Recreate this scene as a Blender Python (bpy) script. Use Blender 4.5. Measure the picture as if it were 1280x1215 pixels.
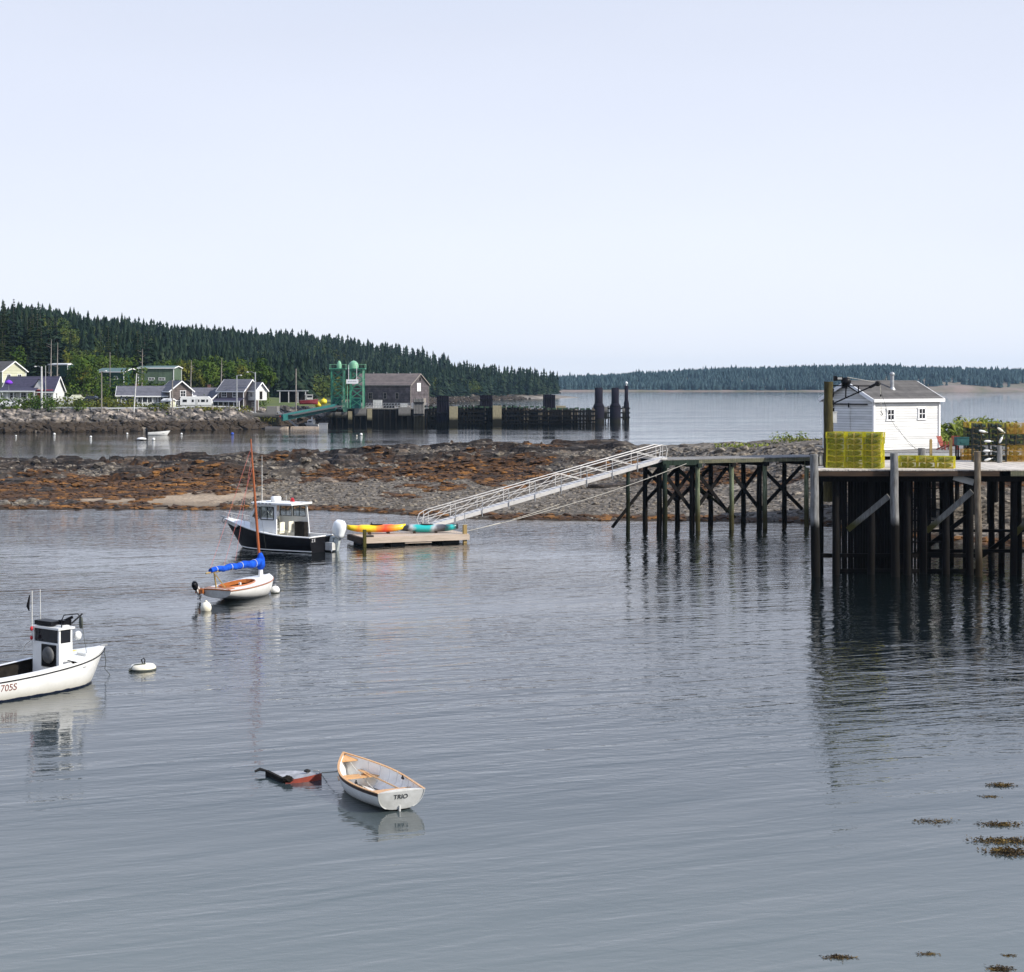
import bpy, math, random
import numpy as np
from mathutils import Vector, Matrix
for o in list(bpy.data.objects): bpy.data.objects.remove(o)
SC = bpy.context.scene; COL = SC.collection
F, U0, V0, CH = 2200.0, 640.0, 478.0, 11.0      # focal length in photo pixels, principal column, horizon row, eye height (m)

# ------------------------------------------------------------------ camera
cam_d = bpy.data.cameras.new('camera'); cam = bpy.data.objects.new('camera', cam_d); COL.objects.link(cam)
cam.location = (0, 0, CH); cam.rotation_euler = (math.radians(90), 0, 0)
cam_d.sensor_width = 36; cam_d.lens = F/1280*36; cam_d.shift_y = (V0-607.5)/1280
cam_d.clip_start = 0.5; cam_d.clip_end = 12000
SC.camera = cam
# ------------------------------------------------------------------ light
SUN_DIR = Vector((0.93, -0.37, 0.0)).normalized(); SUN_EL = math.radians(36)
sd = Vector((SUN_DIR.x*math.cos(SUN_EL), SUN_DIR.y*math.cos(SUN_EL), math.sin(SUN_EL)))
sun_d = bpy.data.lights.new('sun', 'SUN'); sun = bpy.data.objects.new('sun', sun_d); COL.objects.link(sun)
sun_d.energy = 4.5; sun_d.angle = math.radians(0.6); sun_d.color = (1.0, 0.945, 0.86)
sun.rotation_euler = (-sd).to_track_quat('-Z', 'Y').to_euler(); sun.location = (60, -30, 80)
W = bpy.data.worlds.new('World'); SC.world = W; W.use_nodes = True
nt = W.node_tree; nt.nodes.clear()
def N(t, typ, **kw):
    n = t.nodes.new(typ)
    for k, v in kw.items():
        if k.startswith('_'): setattr(n, k[1:], v)
        else: n.inputs[k.replace('__', ' ')].default_value = v
    return n
sky = N(nt, 'ShaderNodeTexSky', _sky_type='NISHITA', _sun_disc=False, _sun_elevation=SUN_EL,
        _sun_rotation=math.atan2(SUN_DIR.x, SUN_DIR.y), _air_density=1.0, _dust_density=2.5, _ozone_density=2.0)
bg1 = N(nt, 'ShaderNodeBackground', Strength=0.09)
nt.links.new(sky.outputs[0], bg1.inputs[0])
tc = N(nt, 'ShaderNodeTexCoord'); sx = N(nt, 'ShaderNodeSeparateXYZ')
nt.links.new(tc.outputs['Generated'], sx.inputs[0])
nz = N(nt, 'ShaderNodeTexNoise', Scale=2.2, Detail=3.0, Roughness=0.45)
mp = N(nt, 'ShaderNodeMapping'); mp.inputs['Scale'].default_value = (1, 1, 3.2)
nt.links.new(tc.outputs['Generated'], mp.inputs[0]); nt.links.new(mp.outputs[0], nz.inputs['Vector'])
ma = N(nt, 'ShaderNodeMath', _operation='MULTIPLY_ADD'); ma.inputs[1].default_value = 0.17
nt.links.new(nz.outputs[0], ma.inputs[0]); nt.links.new(sx.outputs[2], ma.inputs[2])
rp = N(nt, 'ShaderNodeValToRGB')
cr = rp.color_ramp
cr.elements[0].position = 0.07; cr.elements[0].color = (0.80, 0.83, 0.90, 1)
cr.elements[1].position = 0.30; cr.elements[1].color = (0.64, 0.68, 0.80, 1)
e = cr.elements.new(0.15); e.color = (0.755, 0.795, 0.92, 1)
e = cr.elements.new(0.52); e.color = (0.50, 0.59, 0.77, 1)
e = cr.elements.new(0.9); e.color = (0.36, 0.46, 0.76, 1)
nt.links.new(ma.outputs[0], rp.inputs[0])
bg2 = N(nt, 'ShaderNodeBackground', Strength=1.0); nt.links.new(rp.outputs[0], bg2.inputs[0])
mx = N(nt, 'ShaderNodeMixShader', Fac=0.88)
nt.links.new(bg1.outputs[0], mx.inputs[1]); nt.links.new(bg2.outputs[0], mx.inputs[2])
wo = N(nt, 'ShaderNodeOutputWorld'); nt.links.new(mx.outputs[0], wo.inputs[0])
SC.view_settings.view_transform = 'Standard'; SC.view_settings.look = 'None'
SC.view_settings.exposure = 0.36; SC.view_settings.gamma = 1.0
try:
    SC.cycles.use_denoising = True; SC.cycles.max_bounces = 8; SC.cycles.volume_bounces = 0
    SC.cycles.transparent_max_bounces = 12; SC.cycles.caustics_reflective = False
except Exception: pass

# ------------------------------------------------------------------ helpers
rnd = random.Random(7)
def P(u, v, z=0.0):
    D = (CH-z)*F/(v-V0); return ((u-U0)/F*D, D, z)
def XU(u, D): return (u-U0)/F*D
def ZV(v, D): return CH-(v-V0)/F*D

class MB:
    def __init__(s): s.v = []; s.f = []; s.m = []; s.sm = []
    def add(s, vs, fs, mi=0, smooth=False):
        b = len(s.v); s.v.extend([tuple(q) for q in vs])
        for f in fs: s.f.append(tuple(b+i for i in f)); s.m.append(mi); s.sm.append(smooth)
    def box(s, c, d, rz=0, mi=0, M=None):
        hx, hy, hz = d[0]/2, d[1]/2, d[2]/2
        vs = [Vector((x*hx, y*hy, z*hz)) for x in (-1, 1) for y in (-1, 1) for z in (-1, 1)]
        R = M if M is not None else Matrix.Rotation(rz, 3, 'Z')
        vs = [R @ q + Vector(c) for q in vs]
        s.add(vs, [(0, 1, 3, 2), (4, 6, 7, 5), (0, 4, 5, 1), (2, 3, 7, 6), (0, 2, 6, 4), (1, 5, 7, 3)], mi)
    def beam(s, p0, p1, w, h, mi=0, up=(0, 0, 1)):
        p0, p1 = Vector(p0), Vector(p1); d = p1-p0; L = d.length
        if L < 1e-6: return
        x = d/L; upv = Vector(up)
        if abs(x.dot(upv)) > .98: upv = Vector((0, 1, 0))
        y = upv.cross(x).normalized(); z = x.cross(y)
        M = Matrix((x, y, z)).transposed()
        s.box((p0+p1)/2, (L, w, h), M=M, mi=mi)
    def tube(s, pts, r, n=8, mi=0, cap=True, smooth=True):
        pts = [Vector(p) for p in pts]; k = len(pts)
        rs = r if isinstance(r, (list, tuple)) else [r]*k
        vs = []; fs = []
        ref = None
        for i, p in enumerate(pts):
            t = (pts[min(i+1, k-1)]-pts[max(i-1, 0)]).normalized()
            if ref is None:
                ref = Vector((0, 0, 1)) if abs(t.z) < .9 else Vector((1, 0, 0))
            a = t.cross(ref).normalized(); b = t.cross(a).normalized(); ref = -b if False else ref
            for j in range(n):
                an = 2*math.pi*j/n
                vs.append(p+a*(math.cos(an)*rs[i])+b*(math.sin(an)*rs[i]))
        for i in range(k-1):
            for j in range(n):
                j2 = (j+1) % n
                fs.append((i*n+j, i*n+j2, (i+1)*n+j2, (i+1)*n+j))
        s.add(vs, fs, mi, smooth)
        if cap: s.add(vs[:n], [tuple(range(n))], mi); s.add(vs[-n:], [tuple(range(n))][::-1], mi)
    def prism(s, poly, z0, z1, mi=0):
        n = len(poly); vs = [(x, y, z0) for x, y in poly]+[(x, y, z1) for x, y in poly]
        s.add(vs, [tuple(range(n))[::-1], tuple(range(n, 2*n))]+[(i, (i+1) % n, n+(i+1) % n, n+i) for i in range(n)], mi)
    def lathe(s, prof, c=(0, 0, 0), n=16, mi=0, M=None, smooth=True):
        vs = []; fs = []
        for r, z in prof:
            for j in range(n):
                a = 2*math.pi*j/n; q = Vector((r*math.cos(a), r*math.sin(a), z))
                if M is not None: q = M @ q
                vs.append(q+Vector(c))
        for i in range(len(prof)-1):
            for j in range(n):
                j2 = (j+1) % n; fs.append((i*n+j, i*n+j2, (i+1)*n+j2, (i+1)*n+j))
        s.add(vs, fs, mi, smooth)
    def blob(s, c, r, seed=0, sub=1, jit=.25, mi=0, smooth=False, R=None):
        vs, fs = ICO[sub]; g = random.Random(seed)
        out = []
        for q in vs:
            k = 1+g.uniform(-jit, jit); w = Vector((q[0]*r[0]*k, q[1]*r[1]*k, q[2]*r[2]*k))
            if R is not None: w = R @ w
            out.append(w+Vector(c))
        s.add(out, fs, mi, smooth)
    def build(s, name, mats, parent=None, off=None):
        me = bpy.data.meshes.new(name)
        vs = s.v
        if off is not None: ox, oy, oz = off; vs = [(x-ox, y-oy, z-oz) for x, y, z in vs]
        me.from_pydata(vs, [], s.f)
        if not isinstance(mats, (list, tuple)): mats = [mats]
        for m in mats: me.materials.append(m)
        me.polygons.foreach_set('material_index', [min(i, len(mats)-1) for i in s.m])
        me.polygons.foreach_set('use_smooth', s.sm)
        me.update()
        o = bpy.data.objects.new(name, me); COL.objects.link(o)
        if parent is not None: o.parent = parent
        return o
def _ico():
    t = (1+5**.5)/2
    v = [Vector(q).normalized() for q in [(-1, t, 0), (1, t, 0), (-1, -t, 0), (1, -t, 0), (0, -1, t), (0, 1, t), (0, -1, -t), (0, 1, -t), (t, 0, -1), (t, 0, 1), (-t, 0, -1), (-t, 0, 1)]]
    f = [(0, 11, 5), (0, 5, 1), (0, 1, 7), (0, 7, 10), (0, 10, 11), (1, 5, 9), (5, 11, 4), (11, 10, 2), (10, 7, 6), (7, 1, 8), (3, 9, 4), (3, 4, 2), (3, 2, 6), (3, 6, 8), (3, 8, 9), (4, 9, 5), (2, 4, 11), (6, 2, 10), (8, 6, 7), (9, 8, 1)]
    out = {0: (v, f)}
    for lv in (1, 2, 3):
        v = list(v); nf = []; mid = {}
        def m(a, b):
            k = (min(a, b), max(a, b))
            if k not in mid: v.append(((v[a]+v[b])/2).normalized()); mid[k] = len(v)-1
            return mid[k]
        for a, b, c in f:
            ab, bc, ca = m(a, b), m(b, c), m(c, a); nf += [(a, ab, ca), (b, bc, ab), (c, ca, bc), (ab, bc, ca)]
        f = nf; out[lv] = (v, f)
    return out
ICO = _ico()

def tag(o, label=None, cat=None, group=None, kind=None):
    if label: o['label'] = label
    if cat: o['category'] = cat
    if group: o['group'] = group
    if kind: o['kind'] = kind
    return o
def empty(name, loc, rz=0, label=None, cat=None, group=None, kind=None):
    o = bpy.data.objects.new(name, None); COL.objects.link(o); o.location = loc; o.rotation_euler = (0, 0, rz)
    return tag(o, label, cat, group, kind)
def copy_tree(o, parent=None):
    c = o.copy(); COL.objects.link(c); c.parent = parent
    for ch in list(o.children): copy_tree(ch, c)
    return c

# ------------------------------------------------------------------ materials
def mat(name, c1, c2=None, scale=3.0, rough=0.7, metal=0.0, bump=0.0, bscale=None, stretch=(1, 1, 1), spec=0.4,
        bands=None, rand=0.0, contrast=(0.35, 0.65), detail=5.0, c3=None, world=False, trans=0.0, subs=0.0):
    m = bpy.data.materials.new(name); m.use_nodes = True; t = m.node_tree; t.nodes.clear()
    out = N(t, 'ShaderNodeOutputMaterial'); b = N(t, 'ShaderNodeBsdfPrincipled')
    t.links.new(b.outputs[0], out.inputs[0])
    b.inputs['Roughness'].default_value = rough; b.inputs['Metallic'].default_value = metal
    b.inputs['Specular IOR Level'].default_value = spec
    b.inputs['Transmission Weight'].default_value = trans
    L = t.links.new
    if world: co = N(t, 'ShaderNodeNewGeometry').outputs['Position']
    else: co = N(t, 'ShaderNodeTexCoord').outputs['Object']
    mpn = N(t, 'ShaderNodeMapping'); mpn.inputs['Scale'].default_value = stretch; L(co, mpn.inputs[0])
    c2 = c2 or tuple(x*.8 for x in c1)
    n1 = N(t, 'ShaderNodeTexNoise', Scale=scale, Detail=detail, Roughness=0.6); L(mpn.outputs[0], n1.inputs['Vector'])
    rp = N(t, 'ShaderNodeValToRGB'); L(n1.outputs[0], rp.inputs[0]); r = rp.color_ramp
    r.elements[0].position = contrast[0]; r.elements[0].color = (*c1, 1)
    r.elements[1].position = contrast[1]; r.elements[1].color = (*c2, 1)
    if c3: e = r.elements.new((contrast[0]+contrast[1])/2); e.color = (*c3, 1)
    col = rp.outputs[0]
    if bands:      # (period, darkness, axis, width): board seams
        for (per, dark, ax, wd) in bands:
            sp = N(t, 'ShaderNodeSeparateXYZ'); L(co, sp.inputs[0])
            a = N(t, 'ShaderNodeMath', _operation='DIVIDE'); L(sp.outputs[ax], a.inputs[0]); a.inputs[1].default_value = per
            fr = N(t, 'ShaderNodeMath', _operation='FRACT'); L(a.outputs[0], fr.inputs[0])
            lt = N(t, 'ShaderNodeMath', _operation='LESS_THAN'); L(fr.outputs[0], lt.inputs[0]); lt.inputs[1].default_value = wd
            mu = N(t, 'ShaderNodeMath', _operation='MULTIPLY'); L(lt.outputs[0], mu.inputs[0]); mu.inputs[1].default_value = dark
            mc = N(t, 'ShaderNodeMix', _data_type='RGBA'); L(mu.outputs[0], mc.inputs[0]); L(col, mc.inputs[6])
            mc.inputs[7].default_value = (c1[0]*.15, c1[1]*.15, c1[2]*.15, 1)
            fl = N(t, 'ShaderNodeMath', _operation='FLOOR'); L(a.outputs[0], fl.inputs[0])
            wn = N(t, 'ShaderNodeTexWhiteNoise', _noise_dimensions='1D'); L(fl.outputs[0], wn.inputs['W'])
            hv = N(t, 'ShaderNodeHueSaturation'); mr = N(t, 'ShaderNodeMapRange'); L(wn.outputs[0], mr.inputs[0])
            mr.inputs[3].default_value = 1-.16; mr.inputs[4].default_value = 1.1; L(mr.outputs[0], hv.inputs['Value'])
            L(mc.outputs[2], hv.inputs['Color']); col = hv.outputs[0]
    if rand > 0:
        oi = N(t, 'ShaderNodeObjectInfo'); hv = N(t, 'ShaderNodeHueSaturation')
        mr = N(t, 'ShaderNodeMapRange'); L(oi.outputs['Random'], mr.inputs[0]); mr.inputs[3].default_value = 1-rand; mr.inputs[4].default_value = 1+rand
        L(mr.outputs[0], hv.inputs['Value'])
        m2 = N(t, 'ShaderNodeMapRange'); L(oi.outputs['Random'], m2.inputs[0]); m2.inputs[3].default_value = .5+rand*.06; m2.inputs[4].default_value = .5-rand*.06
        L(m2.outputs[0], hv.inputs['Hue']); L(col, hv.inputs['Color']); col = hv.outputs[0]
    L(col, b.inputs['Base Color'])
    if bump > 0:
        n2 = N(t, 'ShaderNodeTexNoise', Scale=bscale or scale*4, Detail=4.0); L(mpn.outputs[0], n2.inputs['Vector'])
        bp = N(t, 'ShaderNodeBump', Strength=0.8, Distance=bump); L(n2.outputs[0], bp.inputs['Height']); L(bp.outputs[0], b.inputs['Normal'])
    return m

M_white = mat('white_gelcoat', (.80, .80, .78), (.70, .70, .67), 1.5, .32, spec=.5)
M_cream = mat('weathered_cream_gelcoat', (.80, .77, .66), (.66, .60, .42), 1.2, .4, contrast=(.4, .75))
M_wpaint = mat('white_clapboard', (.73, .73, .72), (.64, .64, .62), .9, .7, bands=[(.19, .75, 2, .11)], stretch=(1, 1, 3), spec=.2)
M_wtrim = mat('white_trim', (.82, .82, .82), (.76, .76, .75), 3, .5)
M_dull_white = mat('dull_white_paint', (.62, .62, .60), (.45, .45, .42), 2.5, .6)
M_black = mat('black_paint', (.006, .006, .008), (.010, .010, .012), 2, .4, spec=.12)
M_rubber = mat('black_rubber', (.012, .012, .012), (.02, .02, .02), 8, .8)
M_glass = mat('dark_glass', (.008, .009, .012), (.014, .015, .018), 1, .08, spec=.3)
M_alu = mat('aluminium', (.66, .64, .61), (.54, .52, .49), 4, .42, .15)
M_galv = mat('galvanised_steel', (.42, .43, .44), (.30, .31, .32), 6, .5, .4)
M_varn = mat('varnished_wood', (.42, .15, .045), (.30, .09, .025), 3, .3, stretch=(1, 6, 6))
M_tanwood = mat('pale_varnished_wood', (.62, .36, .16), (.52, .28, .11), 3, .4, stretch=(1, 6, 6))
M_mast = mat('mast_wood', (.36, .10, .03), (.26, .07, .02), 4, .35, stretch=(4, 4, .5))
M_blue = mat('blue_canvas', (.010, .10, .60), (.006, .045, .34), 4, .85, bump=.05, bscale=6, spec=.15)
M_red = mat('red_paint', (.50, .02, .03), (.35, .015, .02), 4, .5)
M_bluepaint = mat('navy_paint', (.012, .022, .075), (.02, .03, .06), 5, .6)
M_rope = mat('rope', (.55, .52, .46), (.42, .40, .34), 20, .9)
M_darkrope = mat('dark_rope', (.05, .055, .05), (.08, .09, .07), 20, .9)
M_pinkrope = mat('faded_red_line', (.55, .16, .14), (.45, .12, .1), 20, .9)
M_floor = mat('deck_grey', (.34, .32, .29), (.24, .22, .20), 3, .7)
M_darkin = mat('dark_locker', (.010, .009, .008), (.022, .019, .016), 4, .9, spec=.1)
M_motorw = mat('white_cowling', (.80, .82, .82), (.70, .74, .74), 1.5, .25)
M_grime = mat('algae_white', (.60, .62, .52), (.30, .33, .2), 3, .6)
M_grey = mat('warm_grey_paint', (.42, .42, .40), (.36, .36, .34), 2, .5)
M_yellow = mat('yellow_paint', (.75, .62, .02), (.6, .48, .02), 3, .5)
def pile_mat(name, top1, top2, zmark, low=(.007, .006, .005), fade=.5, mid=None):
    m = bpy.data.materials.new(name); m.use_nodes = True; t = m.node_tree; L = t.links.new
    b = t.nodes['Principled BSDF']; b.inputs['Roughness'].default_value = .9; b.inputs['Specular IOR Level'].default_value = .12
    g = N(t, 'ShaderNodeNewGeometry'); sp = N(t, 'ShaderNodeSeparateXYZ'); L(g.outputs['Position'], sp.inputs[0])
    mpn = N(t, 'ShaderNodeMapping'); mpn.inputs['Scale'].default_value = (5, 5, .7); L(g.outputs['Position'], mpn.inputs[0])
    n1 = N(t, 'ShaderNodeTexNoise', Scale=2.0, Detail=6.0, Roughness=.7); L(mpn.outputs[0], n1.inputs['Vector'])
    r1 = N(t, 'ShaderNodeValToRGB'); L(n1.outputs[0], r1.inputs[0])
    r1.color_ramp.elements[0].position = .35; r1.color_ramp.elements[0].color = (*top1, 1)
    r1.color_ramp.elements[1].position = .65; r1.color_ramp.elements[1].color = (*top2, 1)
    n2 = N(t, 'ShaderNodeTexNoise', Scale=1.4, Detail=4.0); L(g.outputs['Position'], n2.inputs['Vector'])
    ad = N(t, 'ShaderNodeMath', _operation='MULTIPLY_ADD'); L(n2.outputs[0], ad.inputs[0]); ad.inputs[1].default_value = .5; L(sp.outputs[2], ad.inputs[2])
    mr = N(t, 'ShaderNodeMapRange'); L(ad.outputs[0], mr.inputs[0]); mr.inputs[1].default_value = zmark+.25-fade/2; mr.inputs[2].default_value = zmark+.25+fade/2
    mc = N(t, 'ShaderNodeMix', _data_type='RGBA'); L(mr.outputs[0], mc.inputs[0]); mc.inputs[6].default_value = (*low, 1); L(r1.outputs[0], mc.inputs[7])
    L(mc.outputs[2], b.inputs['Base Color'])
    bp = N(t, 'ShaderNodeBump', Strength=.9, Distance=.03); L(n1.outputs[0], bp.inputs['Height']); L(bp.outputs[0], b.inputs['Normal'])
    return m
M_pile = pile_mat('weathered_pile', (.27, .27, .265), (.10, .098, .092), 3.1)
M_pilelow = pile_mat('barnacled_pile', (.20, .17, .13), (.06, .05, .035), .8, low=(.02, .016, .008))
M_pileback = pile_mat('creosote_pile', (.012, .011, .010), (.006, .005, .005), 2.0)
M_brace = pile_mat('brace_timber', (.24, .24, .23), (.12, .115, .10), 3.0, low=(.07, .065, .02))
M_green = pile_mat('green_treated_pile', (.030, .048, .036), (.014, .020, .015), 3.0, low=(.012, .014, .006), fade=1.2)
M_greenlit = pile_mat('sunlit_treated_pile', (.24, .27, .17), (.06, .075, .045), 2.0, low=(.045, .040, .016), fade=2)  # sunlit face of the green piles put into the colour
M_deck = mat('weathered_deck', (.62, .56, .48), (.46, .42, .36), 1.2, .85, bands=[(.16, .5, 0, .09)], stretch=(3, .6, 1))
M_deck2 = mat('grey_deck', (.27, .26, .24), (.18, .17, .155), 1.2, .85, bands=[(.16, .6, 0, .1)], stretch=(3, .6, 1))
M_fascia = mat('dark_brown_fascia', (.060, .034, .018), (.025, .016, .010), 1.6, .85, stretch=(.5, 1, 4))
M_fascia2 = mat('mossy_beam', (.18, .17, .10), (.07, .075, .05), 3, .85, stretch=(.6, 1, 3), bands=[(.16, .4, 0, .2)])
M_newwood = mat('pale_timber', (.56, .46, .37), (.42, .34, .26), 2, .75, stretch=(.4, 3, 3))
M_post = mat('tan_post', (.40, .29, .11), (.28, .19, .07), 3, .8, stretch=(3, 3, .5))
# ------------------------------------------------------------------ numpy noise
def _h(ix, iy, s):
    a = (ix.astype(np.int64)*374761393+iy.astype(np.int64)*668265263+s*974711) & 0x7fffffff
    a = ((a ^ (a >> 13))*1274126177) & 0x7fffffff
    return ((a ^ (a >> 16)) & 0xffff)/65535.0
def vn(x, y, s=0):
    x = np.asarray(x, float); y = np.asarray(y, float)
    ix = np.floor(x); iy = np.floor(y); fx = x-ix; fy = y-iy; fx = fx*fx*(3-2*fx); fy = fy*fy*(3-2*fy)
    a = _h(ix, iy, s); b = _h(ix+1, iy, s); c = _h(ix, iy+1, s); d = _h(ix+1, iy+1, s)
    return (a*(1-fx)+b*fx)*(1-fy)+(c*(1-fx)+d*fx)*fy
def fbm(x, y, s=0, o=4):
    t = 0; am = .5; n = 0
    for i in range(o): t = t+am*vn(x*2**i, y*2**i, s+i*17); n += am; am *= .5
    return t/n
def ridged(x, y, s=0, o=4):
    t = 0; am = .5; n = 0
    for i in range(o): t = t+am*(1-np.abs(2*vn(x*2**i, y*2**i, s+i*31)-1)); n += am; am *= .5
    return t/n
def interp(x, pts): return np.interp(x, [p[0] for p in pts], [p[1] for p in pts])
def grid_obj(name, xs, ys, zfn, material, cols=None):
    X, Y = np.meshgrid(xs, ys); Z = zfn(X, Y)
    nx, ny = len(xs), len(ys)
    me = bpy.data.meshes.new(name)
    co = np.stack([X, Y, Z], -1).reshape(-1, 3)
    i = np.arange(ny-1)[:, None]*nx+np.arange(nx-1)[None, :]
    q = np.stack([i, i+1, i+nx+1, i+nx], -1).reshape(-1, 4)
    me.from_pydata(co.tolist(), [], q.tolist())
    me.polygons.foreach_set('use_smooth', [True]*len(me.polygons))
    if cols is not None:
        at = me.color_attributes.new('zone', 'FLOAT_COLOR', 'POINT')
        at.data.foreach_set('color', cols(X, Y, Z).reshape(-1).astype(np.float32))
    me.materials.append(material); me.update()
    o = bpy.data.objects.new(name, me); COL.objects.link(o); return o

# ------------------------------------------------------------------ water
def water_mat():
    m = bpy.data.materials.new('sea_water'); m.use_nodes = True; t = m.node_tree; L = t.links.new
    b = t.nodes['Principled BSDF']
    b.inputs['Roughness'].default_value = .03; b.inputs['IOR'].default_value = 1.48
    b.inputs['Specular IOR Level'].default_value = .5
    g = N(t, 'ShaderNodeNewGeometry'); pos = g.outputs['Position']
    def nz(sx, sy, rot, det, rough, dist=0.0):
        mp0 = N(t, 'ShaderNodeMapping'); mp0.inputs['Rotation'].default_value = (0, 0, -rot); L(pos, mp0.inputs[0])
        mpn = N(t, 'ShaderNodeMapping'); mpn.inputs['Scale'].default_value = (sx, sy, 1); L(mp0.outputs[0], mpn.inputs[0]); n = N(t, 'ShaderNodeTexNoise', Scale=1.0, Detail=det, Roughness=rough, Distortion=dist); L(mpn.outputs[0], n.inputs['Vector']); return n.outputs[0]
    def math_(op, a, bb):
        n = N(t, 'ShaderNodeMath', _operation=op)
        for i, q in enumerate((a, bb)):
            if hasattr(q, 'name') and hasattr(q, 'links'): L(q, n.inputs[i])
            else: n.inputs[i].default_value = q
        return n.outputs[0]
    fine = nz(1.6, 3.4, .12, 3, .55, .4)          # wind ripples
    mid = nz(.20, 1.15, .40, 2.5, .5, .5)         # wavelets
    swell = nz(.12, .34, .46, 2, .5)
    calm = nz(.020, .050, .1, 3, .55)             # patches of calm and of breeze
    mr = N(t, 'ShaderNodeMapRange'); L(calm, mr.inputs[0]); mr.inputs[1].default_value = .36; mr.inputs[2].default_value = .66
    mr.inputs[3].default_value = .30; mr.inputs[4].default_value = 1.4
    sp = N(t, 'ShaderNodeSeparateXYZ'); L(pos, sp.inputs[0])
    # sheltered water near the shore the picture is taken from, breeze further out
    sh = N(t, 'ShaderNodeMapRange'); L(sp.outputs[1], sh.inputs[0]); sh.inputs[1].default_value = 30; sh.inputs[2].default_value = 62; sh.inputs[3].default_value = .50; sh.inputs[4].default_value = 1.0
    sh2 = N(t, 'ShaderNodeMapRange'); L(sp.outputs[1], sh2.inputs[0]); sh2.inputs[1].default_value = 100; sh2.inputs[2].default_value = 125; sh2.inputs[3].default_value = 1.0; sh2.inputs[4].default_value = 1.5
    sh3 = N(t, 'ShaderNodeMapRange'); L(sp.outputs[1], sh3.inputs[0]); sh3.inputs[1].default_value = 155; sh3.inputs[2].default_value = 240; sh3.inputs[3].default_value = 1.0; sh3.inputs[4].default_value = .45
    amp = math_('MULTIPLY', math_('MULTIPLY', mr.outputs[0], sh.outputs[0]), math_('MULTIPLY', sh2.outputs[0], sh3.outputs[0]))
    chop = nz(.95, 1.7, .12, 2.5, .5, .4); ck = N(t, 'ShaderNodeMapRange'); L(sp.outputs[1], ck.inputs[0]); ck.inputs[1].default_value = 42; ck.inputs[2].default_value = 72
    h = math_('ADD', math_('MULTIPLY', math_('MULTIPLY', fine, .020), amp), math_('MULTIPLY', math_('MULTIPLY', mid, .058), amp))
    h = math_('ADD', h, math_('MULTIPLY', swell, .07)); h = math_('ADD', h, math_('MULTIPLY', math_('MULTIPLY', chop, ck.outputs[0]), math_('MULTIPLY', amp, .046)))
    bp = N(t, 'ShaderNodeBump', Strength=1.0, Distance=1.0); L(h, bp.inputs['Height']); L(bp.outputs[0], b.inputs['Normal'])
    # pale mud bottom showing through the shallows in front, deep dark water further out
    rp = N(t, 'ShaderNodeValToRGB'); mb_ = N(t, 'ShaderNodeMapRange'); L(sp.outputs[1], mb_.inputs[0]); mb_.inputs[1].default_value = 25; mb_.inputs[2].default_value = 95; L(mb_.outputs[0], rp.inputs[0]); e = rp.color_ramp.elements
    e[0].position = 0; e[0].color = (.150, .168, .158, 1); e[1].position = 1; e[1].color = (.003, .005, .005, 1); q = e.new(.14); q.color = (.095, .112, .108, 1); q = e.new(.33); q.color = (.030, .043, .046, 1); q = e.new(.6); q.color = (.008, .013, .015, 1)
    # brown bottom and beach reflection, put into the water colour along the bar
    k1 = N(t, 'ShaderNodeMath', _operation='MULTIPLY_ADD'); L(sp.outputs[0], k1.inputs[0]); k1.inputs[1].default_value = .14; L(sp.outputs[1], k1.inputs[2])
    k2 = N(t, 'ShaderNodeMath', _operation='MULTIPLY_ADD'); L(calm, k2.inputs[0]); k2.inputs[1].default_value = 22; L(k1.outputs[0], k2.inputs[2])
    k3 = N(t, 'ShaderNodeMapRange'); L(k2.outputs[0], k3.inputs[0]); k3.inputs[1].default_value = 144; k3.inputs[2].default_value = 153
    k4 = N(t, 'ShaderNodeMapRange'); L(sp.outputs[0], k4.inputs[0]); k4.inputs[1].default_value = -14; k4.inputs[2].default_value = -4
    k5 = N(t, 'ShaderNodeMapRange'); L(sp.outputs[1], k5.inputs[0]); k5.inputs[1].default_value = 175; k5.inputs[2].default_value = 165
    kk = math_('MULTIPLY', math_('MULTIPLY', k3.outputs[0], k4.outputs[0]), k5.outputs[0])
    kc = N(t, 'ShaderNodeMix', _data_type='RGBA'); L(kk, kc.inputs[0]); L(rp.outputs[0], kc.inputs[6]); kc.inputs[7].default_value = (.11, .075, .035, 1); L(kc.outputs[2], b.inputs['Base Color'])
    return m
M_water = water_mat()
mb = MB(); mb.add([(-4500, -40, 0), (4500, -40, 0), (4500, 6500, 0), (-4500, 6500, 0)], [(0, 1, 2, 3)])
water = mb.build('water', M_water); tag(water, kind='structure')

# ------------------------------------------------------------------ rocky bar
Y0P = [(-70, 153), (-30, 152), (-16, 151), (-6, 142), (9, 139.5), (22, 138), (27, 130), (31, 119), (38, 114), (70, 110)]
YCP = [(-70, 198), (-30, 198), (-18, 207), (0, 208), (12, 200), (20, 178), (27, 168), (40, 160), (70, 150)]
ZCP = [(-70, 1.3), (-42, 1.4), (-35, 2.1), (-20, 2.3), (-8, 3.1), (2, 3.2), (10, 3.1), (15, 3.6), (22, 4.2), (30, 5.1), (70, 5.4)]
YBP = [(-70, 224), (-30, 226), (-10, 236), (10, 230), (20, 214), (30, 200), (70, 195)]
def bar_t(X, Y):
    a = interp(X, Y0P)+2.4*(fbm(X/7, Y/50, 3)-.5)*2; c = interp(X, YCP); b = interp(X, YBP)+6*(fbm(X/9, Y/90, 5)-.5)
    t1 = (Y-a)/(c-a); t2 = (b-Y)/(b-c)
    return t1, t2, a, c
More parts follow.
